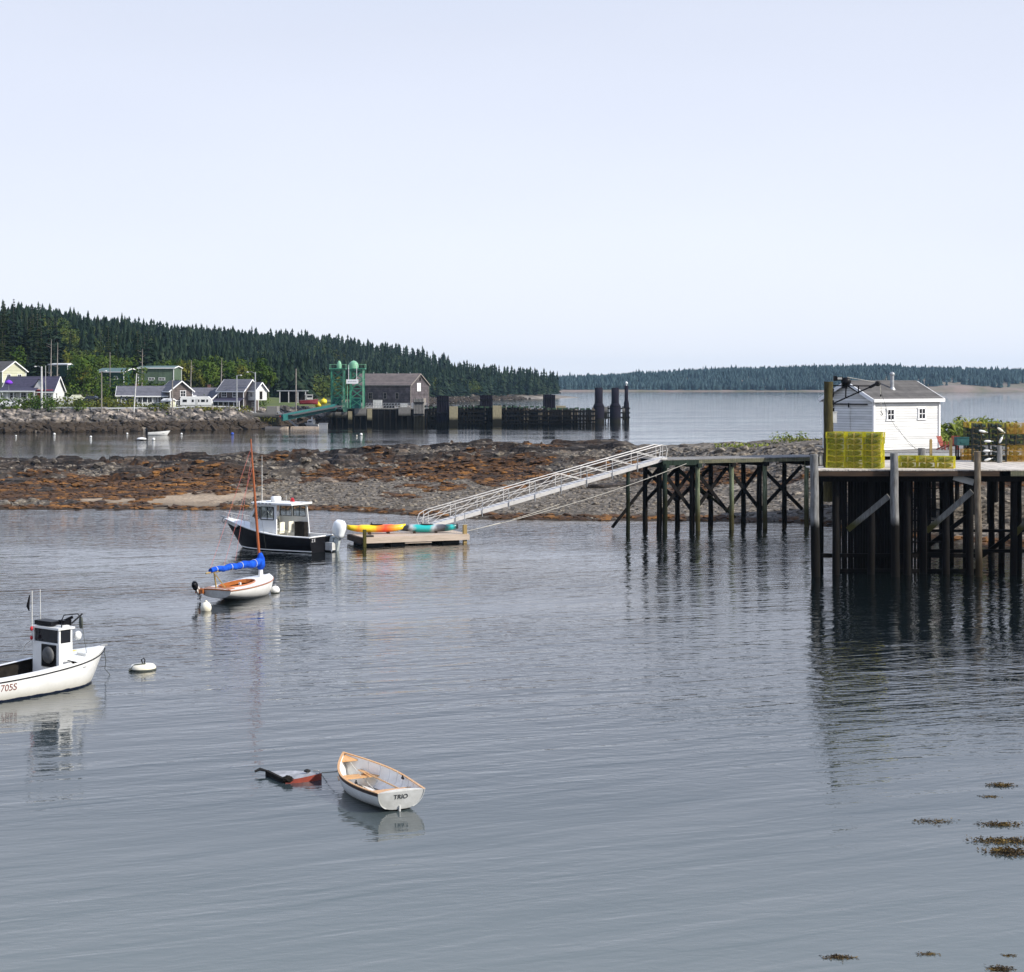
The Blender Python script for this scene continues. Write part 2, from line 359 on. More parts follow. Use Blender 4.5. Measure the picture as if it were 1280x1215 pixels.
def bar_ledge(X, Y, t1):
    n = fbm(X/9+3, Y/6, 41, 3)
    l = np.clip((t1-.50)*3.0, 0, 1)*np.clip((n-.31)*6, 0, 1)
    l2 = np.exp(-((X+43)/11)**2)*np.clip((t1-.3)*3, 0, 1)*np.clip((n-.3)*5, 0, 1)
    return np.clip(np.maximum(l, l2), 0, 1)*np.clip((17-X)/5, 0, 1)
def bar_z(X, Y):
    t1, t2, a, c = bar_t(X, Y); zc = interp(X, ZCP)
    s = np.clip(t1, -1, 1)
    prof = np.where(s > 0, .62*s**.85+.38*np.clip((s-.35)/.65, 0, 1)**1.5, s*1.2)
    back = np.clip(t2, -1, 1); bprof = np.where(back > 0, np.clip(back*2.2, 0, 1), back*1.5)
    z = zc*np.minimum(prof, bprof)
    led = bar_ledge(X, Y, t1)*np.clip((17-X)/5, 0, 1)
    k = np.clip(z/1.2, 0, 1)
    smooth = np.clip((.62-t1)*5, 0, 1)*np.clip((X+22)/8, 0, 1)
    z = z+k*((fbm(X/3.2, Y/3.2, 1, 4)-.5)*.8+(fbm(X/.9, Y/.9, 9, 3)-.5)*.30)*(1-.72*smooth)
    # layered ledges: steep steps facing the camera
    st = ridged(X/10.0+.05*Y, Y/3.0+X/14, 77, 4)
    z = z+led*k*(np.floor(st*5)/5*2.1+st*.3-1.2)
    z = np.where(prof < 0, prof*2.0, z); z = np.maximum(z, -1.5)
    return z
def bar_cols(X, Y, Z):
    t1, t2, a, c = bar_t(X, Y)
    n = fbm(X/5, Y/8, 51, 4); n2 = fbm(X/1.6, Y/3, 52, 3)
    sand = np.clip((.74-np.abs(X+33.0)/18-np.abs(t1-.22)*1.45+(n-.5)*.9)*6, 0, 1)
    weed = np.clip((n-.52+.32*np.exp(-((t1-.62)/.2)**2)+.42*np.exp(-((X+45)/13)**2)*np.exp(-((t1-.3)/.3)**2)-.26*np.clip((X-4)/14, 0, 1)-.30*np.exp(-((t1-.22)/.26)**2)*(X > -24)+(n2-.5)*.5)*6, 0, 1)
    weed = np.maximum(weed, np.clip((.07-t1)*40, 0, 1)*(n2 > .35)*np.clip((Y-100)/5, 0, 1))
    led = bar_ledge(X, Y, t1)
    out = np.zeros(X.shape+(4,)); out[..., 0] = sand*(1-led); out[..., 1] = weed*(1-.6*led*(n2 > .5)); out[..., 2] = led
    out[..., 3] = 1
    return out
def bar_mat():
    m = bpy.data.materials.new('rocky_bar'); m.use_nodes = True; t = m.node_tree; L = t.links.new
    b = t.nodes['Principled BSDF']; b.inputs['Roughness'].default_value = .9; b.inputs['Specular IOR Level'].default_value = .2
    g = N(t, 'ShaderNodeNewGeometry'); pos = g.outputs['Position']
    at = N(t, 'ShaderNodeVertexColor', _layer_name='zone'); sp = N(t, 'ShaderNodeSeparateColor'); L(at.outputs[0], sp.inputs[0])
    def ramp(src, stops):
        r = N(t, 'ShaderNodeValToRGB'); L(src, r.inputs[0]); e = r.color_ramp.elements
        e[0].position, e[0].color = stops[0][0], (*stops[0][1], 1); e[1].position, e[1].color = stops[-1][0], (*stops[-1][1], 1)
        for p, c in stops[1:-1]: q = e.new(p); q.color = (*c, 1)
        return r.outputs[0]
    vo = N(t, 'ShaderNodeTexVoronoi', Scale=2.6); L(pos, vo.inputs['Vector'])
    peb = ramp(vo.outputs['Color'], [(0, (.022, .019, .016)), (.35, (.085, .073, .058)), (.7, (.16, .138, .11)), (1, (.32, .28, .225))])
    n1 = N(t, 'ShaderNodeTexNoise', Scale=1.1, Detail=6.0, Roughness=.7); L(pos, n1.inputs['Vector'])
    weed = ramp(n1.outputs[0], [(.3, (.010, .007, .005)), (.47, (.030, .016, .008)), (.6, (.080, .034, .009)), (.75, (.17, .072, .012))])
    n3 = N(t, 'ShaderNodeTexNoise', Scale=.7, Detail=7.0, Roughness=.75); L(pos, n3.inputs['Vector'])
    mps = N(t, 'ShaderNodeMapping'); mps.inputs['Scale'].default_value = (.35, .8, 2.2); L(pos, mps.inputs[0]); n5 = N(t, 'ShaderNodeTexNoise', Scale=1.0, Detail=7.0, Roughness=.72); L(mps.outputs[0], n5.inputs['Vector'])
    rock = ramp(n5.outputs[0], [(.36, (.008, .007, .006)), (.53, (.028, .022, .018)), (.61, (.11, .09, .072)), (.72, (.26, .225, .18))])
    sand = ramp(n1.outputs[0], [(.3, (.24, .18, .12)), (.7, (.40, .32, .23))])
    def mix(f, a, bb):
        q = N(t, 'ShaderNodeMix', _data_type='RGBA')
        if isinstance(f, float): q.inputs[0].default_value = f
        else: L(f, q.inputs[0])
        L(a, q.inputs[6])
        if isinstance(bb, tuple): q.inputs[7].default_value = (*bb, 1)
        else: L(bb, q.inputs[7])
        return q.outputs[2]
    c = mix(sp.outputs[2], peb, rock); c = mix(sp.outputs[0], c, sand); c = mix(sp.outputs[1], c, weed)
    spz = N(t, 'ShaderNodeSeparateXYZ'); L(pos, spz.inputs[0])
    mr = N(t, 'ShaderNodeMapRange'); L(spz.outputs[2], mr.inputs[0]); mr.inputs[1].default_value = .28; mr.inputs[2].default_value = .05; mr.inputs[3].default_value = 0; mr.inputs[4].default_value = .75
    c = mix(mr.outputs[0], c, (.03, .022, .012))
    L(c, b.inputs['Base Color'])
    bp = N(t, 'ShaderNodeBump', Strength=1.0, Distance=.10); ad = N(t, 'ShaderNodeMath', _operation='ADD'); L(vo.outputs[0], ad.inputs[0]); L(n3.outputs[0], ad.inputs[1]); L(ad.outputs[0], bp.inputs['Height']); L(bp.outputs[0], b.inputs['Normal'])
    return m
M_bar = bar_mat()
xs = np.concatenate([np.arange(-70, 46, .30), np.arange(46, 90, 1.2)]); ys = np.arange(104, 236, .42)
bar = grid_obj('rocky_ground', xs, ys, bar_z, M_bar, bar_cols); tag(bar, kind='structure')

# loose cobbles, rockweed: masses nobody could count
M_cob = mat('cobbles', (.026, .022, .018), (.31, .27, .21), 2.3, .95, c3=(.105, .088, .068), world=True, contrast=(.25, .75), detail=2)
M_weed = mat('rockweed', (.010, .007, .004), (.23, .098, .016), .45, .85, c3=(.055, .025, .008), world=True, contrast=(.3, .68))
rng = np.random.default_rng(5)
n = 34000
X = rng.uniform(-58, 48, n); Y = rng.uniform(112, 212, n); Z = bar_z(X, Y); C = bar_cols(X, Y, Z); t1 = bar_t(X, Y)[0]
ok = (Z > .03) & (np.abs((X/Y)*F) < 700) & (t1 < 1.05)
mbc = MB(); mbw = MB(); nc = nw = 0
for x, y, z, c, tt in zip(X[ok], Y[ok], Z[ok], C[ok], t1[ok]):
    if c[1] > .45:
        if nw > 8500: continue
        nw += 1; s = rnd.uniform(.12, .42)
        mbw.blob((x, y, z), (s*1.4, s, s*.42), seed=rnd.random(), sub=0, jit=.5, R=Matrix.Rotation(rnd.uniform(0, 3), 3, 'Z'))
    elif c[0] < .5 and nc < 13000:
        nc += 1; s = .10+.30*rnd.random()**3+(.5*rnd.random() if rnd.random() < .03 else 0)
        if c[2] > .5 and rnd.random() < .75: continue
        elif x > -20 and tt < .6: s *= .62
        mbc.blob((x, y, z), (s*1.25, s, s*.7), seed=rnd.random(), sub=0, jit=.25, R=Matrix.Rotation(rnd.uniform(0, 3), 3, 'Z'))
o = mbc.build('cobbles', M_cob); tag(o, 'loose grey and brown cobbles strewn over the rocky bar', 'stones', kind='stuff')
o = mbw.build('rockweed', M_weed); tag(o, 'orange brown rockweed lying over the rocky bar', 'seaweed', kind='stuff')

# big dark boulders standing up from the crest
M_boul = mat('dark_ledge_rock', (.010, .008, .007), (.12, .09, .068), 2.2, .95, c3=(.032, .025, .020), bump=.12, bscale=2.0, world=True, contrast=(.33, .72))
M_boul2 = mat('pale_ledge_rock', (.035, .027, .021), (.26, .21, .16), 2.2, .95, c3=(.12, .092, .070), bump=.12, bscale=2.0, world=True, contrast=(.3, .7))
def boulder(u, v, D, w, h, d, label, m, seed, cat='boulder', grp=None):
    x = XU(u, D); z0 = float(bar_z(np.array([x]), np.array([D]))[0])
    ztop = min(ZV(v, D), z0+h*.62); mbb = MB(); g = random.Random(seed)
    vs, fs = ICO[3]; sx, sy = g.uniform(0, 99), g.uniform(0, 99)
    P3 = np.array([tuple(q) for q in vs])
    nn = fbm(P3[:, 0]*1.6+sx, P3[:, 1]*1.6+P3[:, 2]*1.3+sy, seed, 4)
    r2 = np.random.default_rng(seed*13+1); npl = 22; pn = r2.normal(size=(npl, 3)); pn[:, 2] = np.abs(pn[:, 2])*.9; pn /= np.linalg.norm(pn, axis=1)[:, None]; pd = r2.uniform(.55, .95, npl)
    dots = P3 @ pn.T; rr = np.where(dots > .05, pd/np.maximum(dots, .05), 9).min(1); k = np.minimum(rr, 1.15)*(.86+.30*nn)
    st = P3[:, 2]*k; st = np.round(st*4.0)/4.0*.55+st*.45
    co = np.stack([P3[:, 0]*k*w/2, P3[:, 1]*k*d/2, st*h], -1)
    mbb.add([tuple(q) for q in co], fs, 0, False)
    o = mbb.build('boulder', m); o.location = (x, D, ztop-h*.95); o.rotation_euler.z = g.uniform(-.3, .3)
    tag(o, label, cat, grp)
boulder(855, 552, 192, 4.6, 1.6, 4, 'dark jagged boulder on the skyline above the gangway head', M_boul, 3)
boulder(883, 552.5, 191, 3.4, 1.5, 3, 'dark humped boulder right of its jagged neighbour above the trestle', M_boul, 4)
boulder(232, 570, 196, 3.0, 1.3, 3, 'low dark boulder at the left end of the dark ledge', M_boul, 5)
boulder(262, 565.5, 197, 6.0, 1.8, 4, 'broad dark ledge rising above a pale sand patch on the bar', M_boul, 6)
boulder(430, 562, 196, 7.0, 2.2, 5, 'long dark flat topped ledge behind the black hulled boat', M_boul, 7)
boulder(500, 556, 205, 5.5, 2.0, 4, 'rounded pale capped ledge highest on the middle of the bar', M_boul2, 8)
boulder(560, 560, 206, 8.0, 1.8, 4, 'wide pale brown ledge right of the highest rounded one', M_boul2, 9)
boulder(640, 555, 207, 8.5, 2.2, 4, 'dark lichened ledge on the skyline left of the gangway', M_boul, 10)
boulder(700, 562, 200, 6.0, 2.0, 4, 'sloping pale brown ledge behind the upper gangway', M_boul2, 11)
boulder(450, 575, 182, 4.0, 1.0, 3, 'broken grey slab in front of the flat topped ledge', M_boul2, 12)
boulder(410, 583, 178, 3.5, .9, 3, 'grey slab lying left of the broken slab on the bar', M_boul2, 13)
boulder(672, 583, 172, 5.0, .9, 3, 'dark shadowed slab just left of the gangway rails', M_boul, 14)
boulder(60, 586, 172, 6.0, 1.0, 4, 'dark layered ledge near the left edge of the bar', M_boul, 15)
boulder(120, 588, 176, 5.0, .8, 4, 'pale layered ledge above the sand on the left', M_boul2, 16)
boulder(170, 582, 186, 6.5, 1.0, 4, 'dark split ledge below the perching cormorants', M_boul, 17)
boulder(20, 583, 180, 6.0, 1.1, 4, 'dark ledge touching the left frame edge on the bar', M_boul, 18)
boulder(90, 621, 157.5, 3.6, .8, 2.5, 'dark weedy rock at the water edge left of the sand', M_boul, 19)
boulder(148, 629, 153.5, 1.6, .4, 1.5, 'small dark weedy rock alone on the sand', M_boul, 20)
boulder(925, 645, 138.5, 2.0, .8, 1.5, 'pale tan boulder at the water edge under the trestle', M_boul2, 21)
boulder(720, 652, 141, 1.6, .25, 1.2, 'flat stone awash left of the trestle', M_boul, 22)
boulder(775, 590, 168, 9.0, 1.0, 4, 'dark ledge seen through the upper gangway rails', M_boul, 23)

# cormorants on the bar
M_bird = mat('black_plumage', (.01, .01, .01), (.02, .02, .02), 8, .6)
birds = [(137, 'first cormorant from the left on the bar, neck upright'), (147, 'second cormorant from the left, hunched low on the bar'), (154, 'third cormorant from the left on the bar skyline'),
         (169, 'fourth cormorant from the left, standing clear of the first three'), (200, 'rightmost black cormorant, alone beside the dark ledge')]
for i, (u, lb) in enumerate(birds):
    D = 199; x = XU(u, D); z = max(float(bar_z(np.array([x]), np.array([D]))[0]), ZV(574, D)-.1)
    mbb = MB(); d = 1 if i % 2 else -1
    mbb.tube([(0, 0, 0), (0, 0, .15), (-.05*d, 0, .32), (.02*d, 0, .55), (.04*d, 0, .72)], [.05, .12, .15, .10, .05], 8)
    mbb.tube([(.04*d, 0, .70), (.06*d, 0, .84), (.10*d, 0, .90)], [.05, .035, .05], 6); mbb.tube([(.10*d, 0, .90), (.26*d, 0, .92)], [.035, .01], 5)
    mbb.tube([(-.05*d, 0, .25), (-.30*d, 0, .02)], [.09, .03], 5)
    o = mbb.build('cormorant', M_bird); o.location = (x, D, z); o.scale = (.62, .62, .62); tag(o, lb, 'bird', 'cormorants on the bar')
# ------------------------------------------------------------------ headland
COAST = [(-700, 372), (-200, 380), (-112, 386), (-85, 398), (-62, 413), (-54, 438), (-36, 450), (-17, 452), (-15, 475), (-44, 560), (-50, 720), (-40, 900), (-20, 1050), (12, 1180), (50, 1280), (50, 1320), (0, 1380), (-160, 1420), (-700, 1450)]
def coast_d(X, Y):
    pts = np.array(COAST+[(-700, 372)], float); d = np.full(X.shape, 1e9); ins = np.zeros(X.shape, bool)
    for (x0, y0), (x1, y1) in zip(pts[:-1], pts[1:]):
        dx, dy = x1-x0, y1-y0; tt = np.clip(((X-x0)*dx+(Y-y0)*dy)/(dx*dx+dy*dy), 0, 1)
        d = np.minimum(d, np.hypot(X-x0-tt*dx, Y-y0-tt*dy))
        c = ((y0 > Y) != (y1 > Y)); xi = x0+(Y-y0)*dx/(dy if dy else 1e-9); ins ^= c & (X < xi)
    return np.where(ins, d, -d)
SKYP = [(-400, 376), (0, 381), (30, 379), (75, 386), (110, 398), (160, 400), (200, 407), (290, 411), (350, 415), (430, 420), (520, 428), (600, 434), (640, 438), (672, 446), (700, 457), (712, 470)]
def zsky(X, Y): return CH-(interp(U0+X/Y*F, SKYP)-V0)/F*Y
def head_z(X, Y):
    X = np.asarray(X, float); Y = np.asarray(Y, float)
    d = coast_d(X, Y)
    near = np.clip((620-Y)/100, 0, 1)
    low = np.where(d < 0, d*.4, np.where(d < 9, d/9*4.2, 4.2+np.clip((d-9)/30, 0, 1)*2.4))
    lowf = np.where(d < 0, d*.25, np.minimum(d*.10, 2.2)+np.clip((d-20)/80, 0, 1)*6)
    hill = np.clip((d-60)/75, 0, 1); hill = hill*hill*(3-2*hill)
    hh = np.clip(zsky(X, Y)-np.where(Y < 640, 17.5, 15.5), 5, 40)
    z = near*low+(1-near)*lowf
    z = z+hill*np.maximum(hh-z, 0)
    return np.maximum(z+(fbm(X/14, Y/14, 13)-.5)*.9*np.clip(d/10, 0, 1), -2)
M_grass = mat('rough_grass', (.10, .12, .025), (.045, .075, .018), .25, .95, c3=(.075, .095, .02), world=True)
def shore_zone():
    t = M_grass.node_tree; L = t.links.new; b = [q for q in t.nodes if q.type == 'BSDF_PRINCIPLED'][0]; src = b.inputs['Base Color'].links[0].from_socket
    gg = N(t, 'ShaderNodeNewGeometry'); sp = N(t, 'ShaderNodeSeparateXYZ'); L(gg.outputs['Position'], sp.inputs[0])
    mr = N(t, 'ShaderNodeMapRange'); L(sp.outputs[2], mr.inputs[0]); mr.inputs[1].default_value = 2.4; mr.inputs[2].default_value = 3.6
    no = N(t, 'ShaderNodeTexNoise', Scale=.12, Detail=6.0); L(gg.outputs['Position'], no.inputs['Vector']); rp = N(t, 'ShaderNodeValToRGB'); L(no.outputs[0], rp.inputs[0])
    rp.color_ramp.elements[0].position = .35; rp.color_ramp.elements[0].color = (.07, .06, .05, 1); rp.color_ramp.elements[1].position = .65; rp.color_ramp.elements[1].color = (.30, .26, .21, 1)
    mc = N(t, 'ShaderNodeMix', _data_type='RGBA'); L(mr.outputs[0], mc.inputs[0]); L(rp.outputs[0], mc.inputs[6]); L(src, mc.inputs[7]); L(mc.outputs[2], b.inputs['Base Color'])
shore_zone()
hl = grid_obj('headland_ground', np.arange(-420, 60, 4.0), np.arange(372, 1440, 4.0), head_z, M_grass); tag(hl, kind='structure')
def gz(x, y): return float(head_z(np.array([x]), np.array([y]))[0])

# rip-rap and shingle along the shore (uncountable)
M_rip = mat('riprap_stone', (.030, .027, .025), (.40, .34, .28), .55, .9, c3=(.095, .085, .075), world=True, contrast=(.3, .7), detail=2)
def rip_wet():
    t = M_rip.node_tree; L = t.links.new; b = t.nodes['Principled BSDF']; src = b.inputs['Base Color'].links[0].from_socket
    g = N(t, 'ShaderNodeNewGeometry'); sp = N(t, 'ShaderNodeSeparateXYZ'); L(g.outputs['Position'], sp.inputs[0])
    mr = N(t, 'ShaderNodeMapRange'); L(sp.outputs[2], mr.inputs[0]); mr.inputs[1].default_value = 1.9; mr.inputs[2].default_value = 2.9
    mc = N(t, 'ShaderNodeMix', _data_type='RGBA'); L(mr.outputs[0], mc.inputs[0]); mc.inputs[6].default_value = (.035, .024, .014, 1); L(src, mc.inputs[7]); L(mc.outputs[2], b.inputs['Base Color'])
rip_wet()
mbr = MB(); k = 0
cp = np.array(COAST, float)
for (x0, y0), (x1, y1) in zip(COAST[:-6], COAST[1:-5]):
    Ls = math.hypot(x1-x0, y1-y0); far = y0 > 450
    if x1 < -140: x0 = -170; y0 = 382; Ls = math.hypot(x1-x0, y1-y0)
    nx, ny = -(y1-y0)/Ls, (x1-x0)/Ls
    for i in range(int(Ls*(3.0 if far else 17))):
        tt = rnd.random(); dd = rnd.uniform(-.5, 10 if not far else 22); x = x0+(x1-x0)*tt+nx*dd; y = y0+(y1-y0)*tt+ny*dd
        s = rnd.uniform(.35, 1.0)*(1.25 if dd < 7 else 1); z = gz(x, y)
        mbr.blob((x, y, z+s*.2), (s*1.2, s, s*.8), seed=rnd.random(), sub=0, jit=.38, R=Matrix.Rotation(rnd.uniform(0, 3), 3, 'Z'))
o = mbr.build('riprap', M_rip); tag(o, 'bank of tumbled grey boulders along the far shore', 'stones', kind='stuff')

# ------------------------------------------------------------------ trees
def leaf_mat(name, c1, c2, c3, rand=.25, scale=.5):
    return mat(name, c1, c2, scale, .85, c3=c3, rand=rand, spec=.04, contrast=(.3, .7))
M_spr = leaf_mat('spruce_needles', (.007, .014, .005), (.038, .048, .014), (.017, .027, .009), .4)
M_spr2 = leaf_mat('blue_spruce_needles', (.008, .018, .012), (.036, .054, .034), (.017, .032, .020), .4)
M_dec = leaf_mat('broad_leaves', (.022, .045, .009), (.095, .125, .020), (.050, .085, .014), .3)
M_dec2 = leaf_mat('yellowing_leaves', (.045, .055, .010), (.17, .15, .025), (.095, .105, .018), .25)
M_bark = mat('bark', (.10, .085, .07), (.05, .042, .035), 3, .95)
M_snag = mat('dead_grey_wood', (.30, .27, .24), (.18, .16, .14), 3, .9)
def spruce(seed, h, R, m, gap=.0):
    g = random.Random(seed); root = empty('spruce_tree', (0, 0, 0)); t = MB()
    t.tube([(0, 0, 0), (0, 0, h*.5), (0, 0, h)], [h*.016, h*.010, .03], 6); t.build('trunk', M_bark, root)
    c = MB(); lv = int(h*2.1)
    for i in range(lv):
        f = i/(lv-1); z = h*(.10+.90*f); r = R*((1-f)**.8)*g.uniform(.62, 1.15)+.12
        nb = max(4, int(9*(1-f*.55)))
        a0 = g.uniform(0, 6.28)
        for j in range(nb):
            if g.random() < gap: continue
            a = a0+6.283*j/nb+g.uniform(-.3, .3); rr = r*g.uniform(.55, 1.15); ca, sa = math.cos(a), math.sin(a)
            dz = -rr*g.uniform(.12, .42)+.2*(f > .8); w = .30+rr*.24
            px, py = -sa, ca
            p0 = (0, 0, z+.1); p1 = (ca*rr*.55+px*w, sa*rr*.55+py*w, z+dz*.45-.12); p2 = (ca*rr, sa*rr, z+dz); p3 = (ca*rr*.55-px*w, sa*rr*.55-py*w, z+dz*.45-.12)
            c.add([p0, p1, p2, p3], [(0, 1, 2, 3)])
            q = rr*.45; hh = .28+.2*rr
            c.add([(ca*q*.4, sa*q*.4, z), (ca*rr*.9, sa*rr*.9, z+dz*.8+.05), (ca*q*1.3+px*.15, sa*q*1.3+py*.15, z+dz*.6-hh)], [(0, 1, 2)])
    c.build('crown', m, root); return root
def leaf_cloud(mb, c, r, n, s, g, shell=.55):
    for i in range(n):
        while True:
            q = Vector((g.uniform(-1, 1), g.uniform(-1, 1), g.uniform(-1, 1)))
            if shell < q.length <= 1: break
        p = Vector((q.x*r[0], q.y*r[1], q.z*r[2]))+Vector(c)
        nrm = (q.normalized()+Vector((g.uniform(-.8, .8), g.uniform(-.8, .8), g.uniform(-.5, .9)))).normalized()
        a = nrm.orthogonal().normalized(); b = nrm.cross(a); an = g.uniform(0, 6.28); a, b = a*math.cos(an)+b*math.sin(an), b*math.cos(an)-a*math.sin(an)
        w = s*g.uniform(.6, 1.3); hgt = s*g.uniform(.5, 1.0)
        mb.add([p-a*w, p-b*hgt*.7, p+a*w, p+b*hgt], [(0, 1, 2, 3)])
def broad(seed, h, R, m, name='broadleaf_tree'):
    g = random.Random(seed); root = empty(name, (0, 0, 0)); t = MB(); c = MB()
    t.tube([(0, 0, 0), (.1, 0, h*.3), (0, .1, h*.55)], [h*.022, h*.016, h*.01], 6)
    nb = 11
    for i in range(nb):
        a = 6.283*i/nb*1.618; z = h*g.uniform(.30, .80); rr = R*g.uniform(.2, .68)*(1.15-z/h*.6)
        cx, cy = math.cos(a)*rr, math.sin(a)*rr; s = R*g.uniform(.30, .52)
        t.tube([(0, 0, h*.28), (cx*.5, cy*.5, z*.75), (cx, cy, z)], [h*.010, h*.006, .03], 5)
        leaf_cloud(c, (cx, cy, z), (s, s, s*.8), int(75), .34, g, .45)
    leaf_cloud(c, (0, 0, h*.86), (R*.42, R*.42, h*.13), 80, .33, g, .4)
    t.build('trunk', M_bark, root); c.build('crown', m, root); return root
SPR = [spruce(i, 14, 2.6+.85*(i % 3), M_spr if i % 2 else M_spr2, .12+.05*(i % 3)) for i in range(5)]
BRD = [broad(20+i, 10, 3.6, M_dec) for i in range(2)]+[broad(30+i, 9, 3.3, M_dec2) for i in range(2)]
used = {}
def plant(proto, x, y, hscale, rz, label, group, cat='tree'):
    if proto.name not in used: used[proto.name] = 1; o = proto
    else: o = copy_tree(proto)
    z = gz(x, y); o.location = (x, y, z-.2); o.rotation_euler.z = rz; wv = .5+.5*hscale if hscale < 1 else hscale**.7
    o.scale = (wv, wv, hscale); tag(o, label, cat, group); return o
BUILD = []   # keep-out circles for the buildings
def keep(x, y, r): BUILD.append((x, y, r))
for u, D, r in [(5, 452, 9), (42, 435, 14), (80, 480, 9), (148, 478, 13), (200, 480, 13), (185, 430, 17), (246, 425, 9), (264, 440, 10), (300, 434, 12), (495, 462, 20), (435, 446, 8), (368, 450, 12), (110, 425, 12)]: keep(XU(u, D), D, r)
cand = []
g = random.Random(11)
for i in range(60000):
    D = 420+980*g.random()**1.6; u = g.uniform(-60, 712); x = XU(u, D)
    cand.append((x, D, u))
X = np.array([c[0] for c in cand]); Y = np.array([c[1] for c in cand]); DD = coast_d(X, Y); ZZ = head_z(X, Y)
SIGHT = [(66, 92, 466), (128, 172, 474), (176, 226, 476), (-5, 24, 452)]
near_trees = []; far_trees = []; cell = {}
for i, (x, y, u) in enumerate(cand):
    d = DD[i]
    lim = 46 if y < 600 else (26 if y < 1000 else 16)
    if 390 < u < 560 and y < 520: lim = 46
    if d < lim: continue
    if any((x-a)**2+(y-b)**2 < r*r for a, b, r in BUILD): continue
    # keep the sight line to the buildings on the slope free
    sp = 4.9 if y < 600 else 4.9
    kx, ky = int(x/sp), int(y/(sp*1.25))
    if (kx, ky) in cell: continue
    cell[(kx, ky)] = 1
    if any(a-1 < u < b+1 and y < dm for a, b, dm in SIGHT): continue
    (near_trees if (y < 560) else far_trees).append((x, y, u, d))
near_trees.sort(key=lambda q: q[1])
near_trees, extra = near_trees[:286], near_trees[286:]
far_trees += extra
SPLAB = 'dark spruce in the dense wood rising behind the shore houses'; BRLAB = 'green broadleaf tree at the foot of the spruce wood behind the houses'; YLLAB = 'yellowing broadleaf tree among the dark spruces behind the houses'
for (x, y, u, d) in near_trees:
    z = gz(x, y); top = zsky(x, y)-z
    br = fbm(np.array([x/18.]), np.array([y/30.]), 8)[0]+ (.16 if d < 75 else -.05)-(.2 if (30 < u < 75 or u < 10 and d > 70) else 0) - (.1 if u > 330 else 0)
    if 70 < u < 340: br += .10
    if br > .52 and d < 210:
        k = g.choice([0, 0, 1, 1, 2, 3]); hh = min(g.uniform(.75, 1.25), max(.5, top/10)); plant(BRD[k], x, y, hh, g.uniform(0, 6), YLLAB if k > 1 else BRLAB, 'yellowing broadleaf trees' if k > 1 else 'green broadleaf trees')
    else:
        hh = g.uniform(9, 22); hh = min(hh, max(5, top+g.choice([-5, -3, -1.5, 0, 1.5, 4.0, 5.5])*g.random()))
        plant(g.choice(SPR), x, y, hh/14, g.uniform(0, 6), SPLAB, 'spruces in the wood behind the houses')
for pr in SPR+BRD:
    if pr.name not in used:
        for c in list(pr.children): bpy.data.objects.remove(c)
        bpy.data.objects.remove(pr)
# the rest of the wood in one mass
fs_ = MB(); fb = MB()
for (x, y, u, d) in far_trees:
    z = float(ZZ[0]) if False else gz(x, y); top = zsky(x, y)-z
    hh = min(g.uniform(9, 20), max(4, top+g.choice([-6, -4, -2.5, -1, 1, 4.2])*g.uniform(.3, 1))); R = g.uniform(2.0, 3.9)
    if y > 900: R *= 1.15
    brd = fbm(np.array([x/25.]), np.array([y/40.]), 8)[0] > (.53 if d < 260 and y < 900 else .68)
    if brd:
        hb = min(hh, g.uniform(8, 13)); leaf_cloud(fb, (x, y, z+hb*.6), (3.2, 3.2, hb*.40), 60, .62, g, .5)
    else:
        lv = 12 if y < 800 else 8; a0 = g.uniform(0, 6)
        for i in range(lv):
            f = i/lv; zz = z+hh*(.12+.88*f); r = R*(1-f)**.85*g.uniform(.7, 1.15)+.25; nb = 6; dz = hh*.17
            for j in range(nb):
                if g.random() < .12: continue
                a = a0+i*.5+6.283*j/nb; ca, sa = math.cos(a), math.sin(a); rr = r*g.uniform(.6, 1.2); w = rr*.5+.15
                fs_.add([(x, y, zz+dz*.55), (x+ca*rr*.7-sa*w, y+sa*rr*.7+ca*w, zz-dz*.15), (x+ca*rr*1.1, y+sa*rr*1.1, zz-dz*.35), (x+ca*rr*.7+sa*w, y+sa*rr*.7-ca*w, zz-dz*.15)], [(0, 1, 2, 3)])
M_fw = mat('far_spruces', (.006, .014, .009), (.034, .050, .028), .12, .9, c3=(.015, .028, .017), world=True, spec=.03)
M_fb = mat('far_leaves', (.018, .036, .008), (.095, .10, .018), .10, .9, c3=(.042, .064, .013), world=True, spec=.1)
o = fs_.build('spruce_wood', M_fw); tag(o, 'dense spruce wood running out along the headland to its tip', 'wood', kind='stuff')
o = fb.build('broadleaf_wood', M_fb); tag(o, 'broadleaf patches within the spruce wood on the headland', 'wood', kind='stuff')
# bare dead trunks
for u, v0, v1, D, lb in [(63, 448, 424, 432, 'tallest bare grey dead trunk standing before the dark spruces'), (71, 450, 428, 434, 'thinner bare dead trunk right of the tallest one'), (177, 452, 436, 440, 'short bare grey trunk above the green building'), (238, 470, 450, 452, 'bare pale trunk low in the woods above the camper'), (276, 465, 447, 452, 'leaning dead trunk with branches left of the brown house')]:
    x = XU(u, D); z = gz(x, D); mbb = MB(); H = ZV(v1, D)-z; g2 = random.Random(u)
    mbb.tube([(0, 0, 0), (.1, 0, H*.5), (.25, 0, H)], [.22, .17, .05], 6)
    for i in range(7):
        zz = H*g2.uniform(.4, .95); a = g2.uniform(0, 6); mbb.tube([(.15, 0, zz), (math.cos(a)*1.1, math.sin(a)*1.1, zz+.5)], [.05, .015], 4)
    o = mbb.build('dead_tree', M_snag); o.location = (x, D, z); tag(o, lb, 'tree')

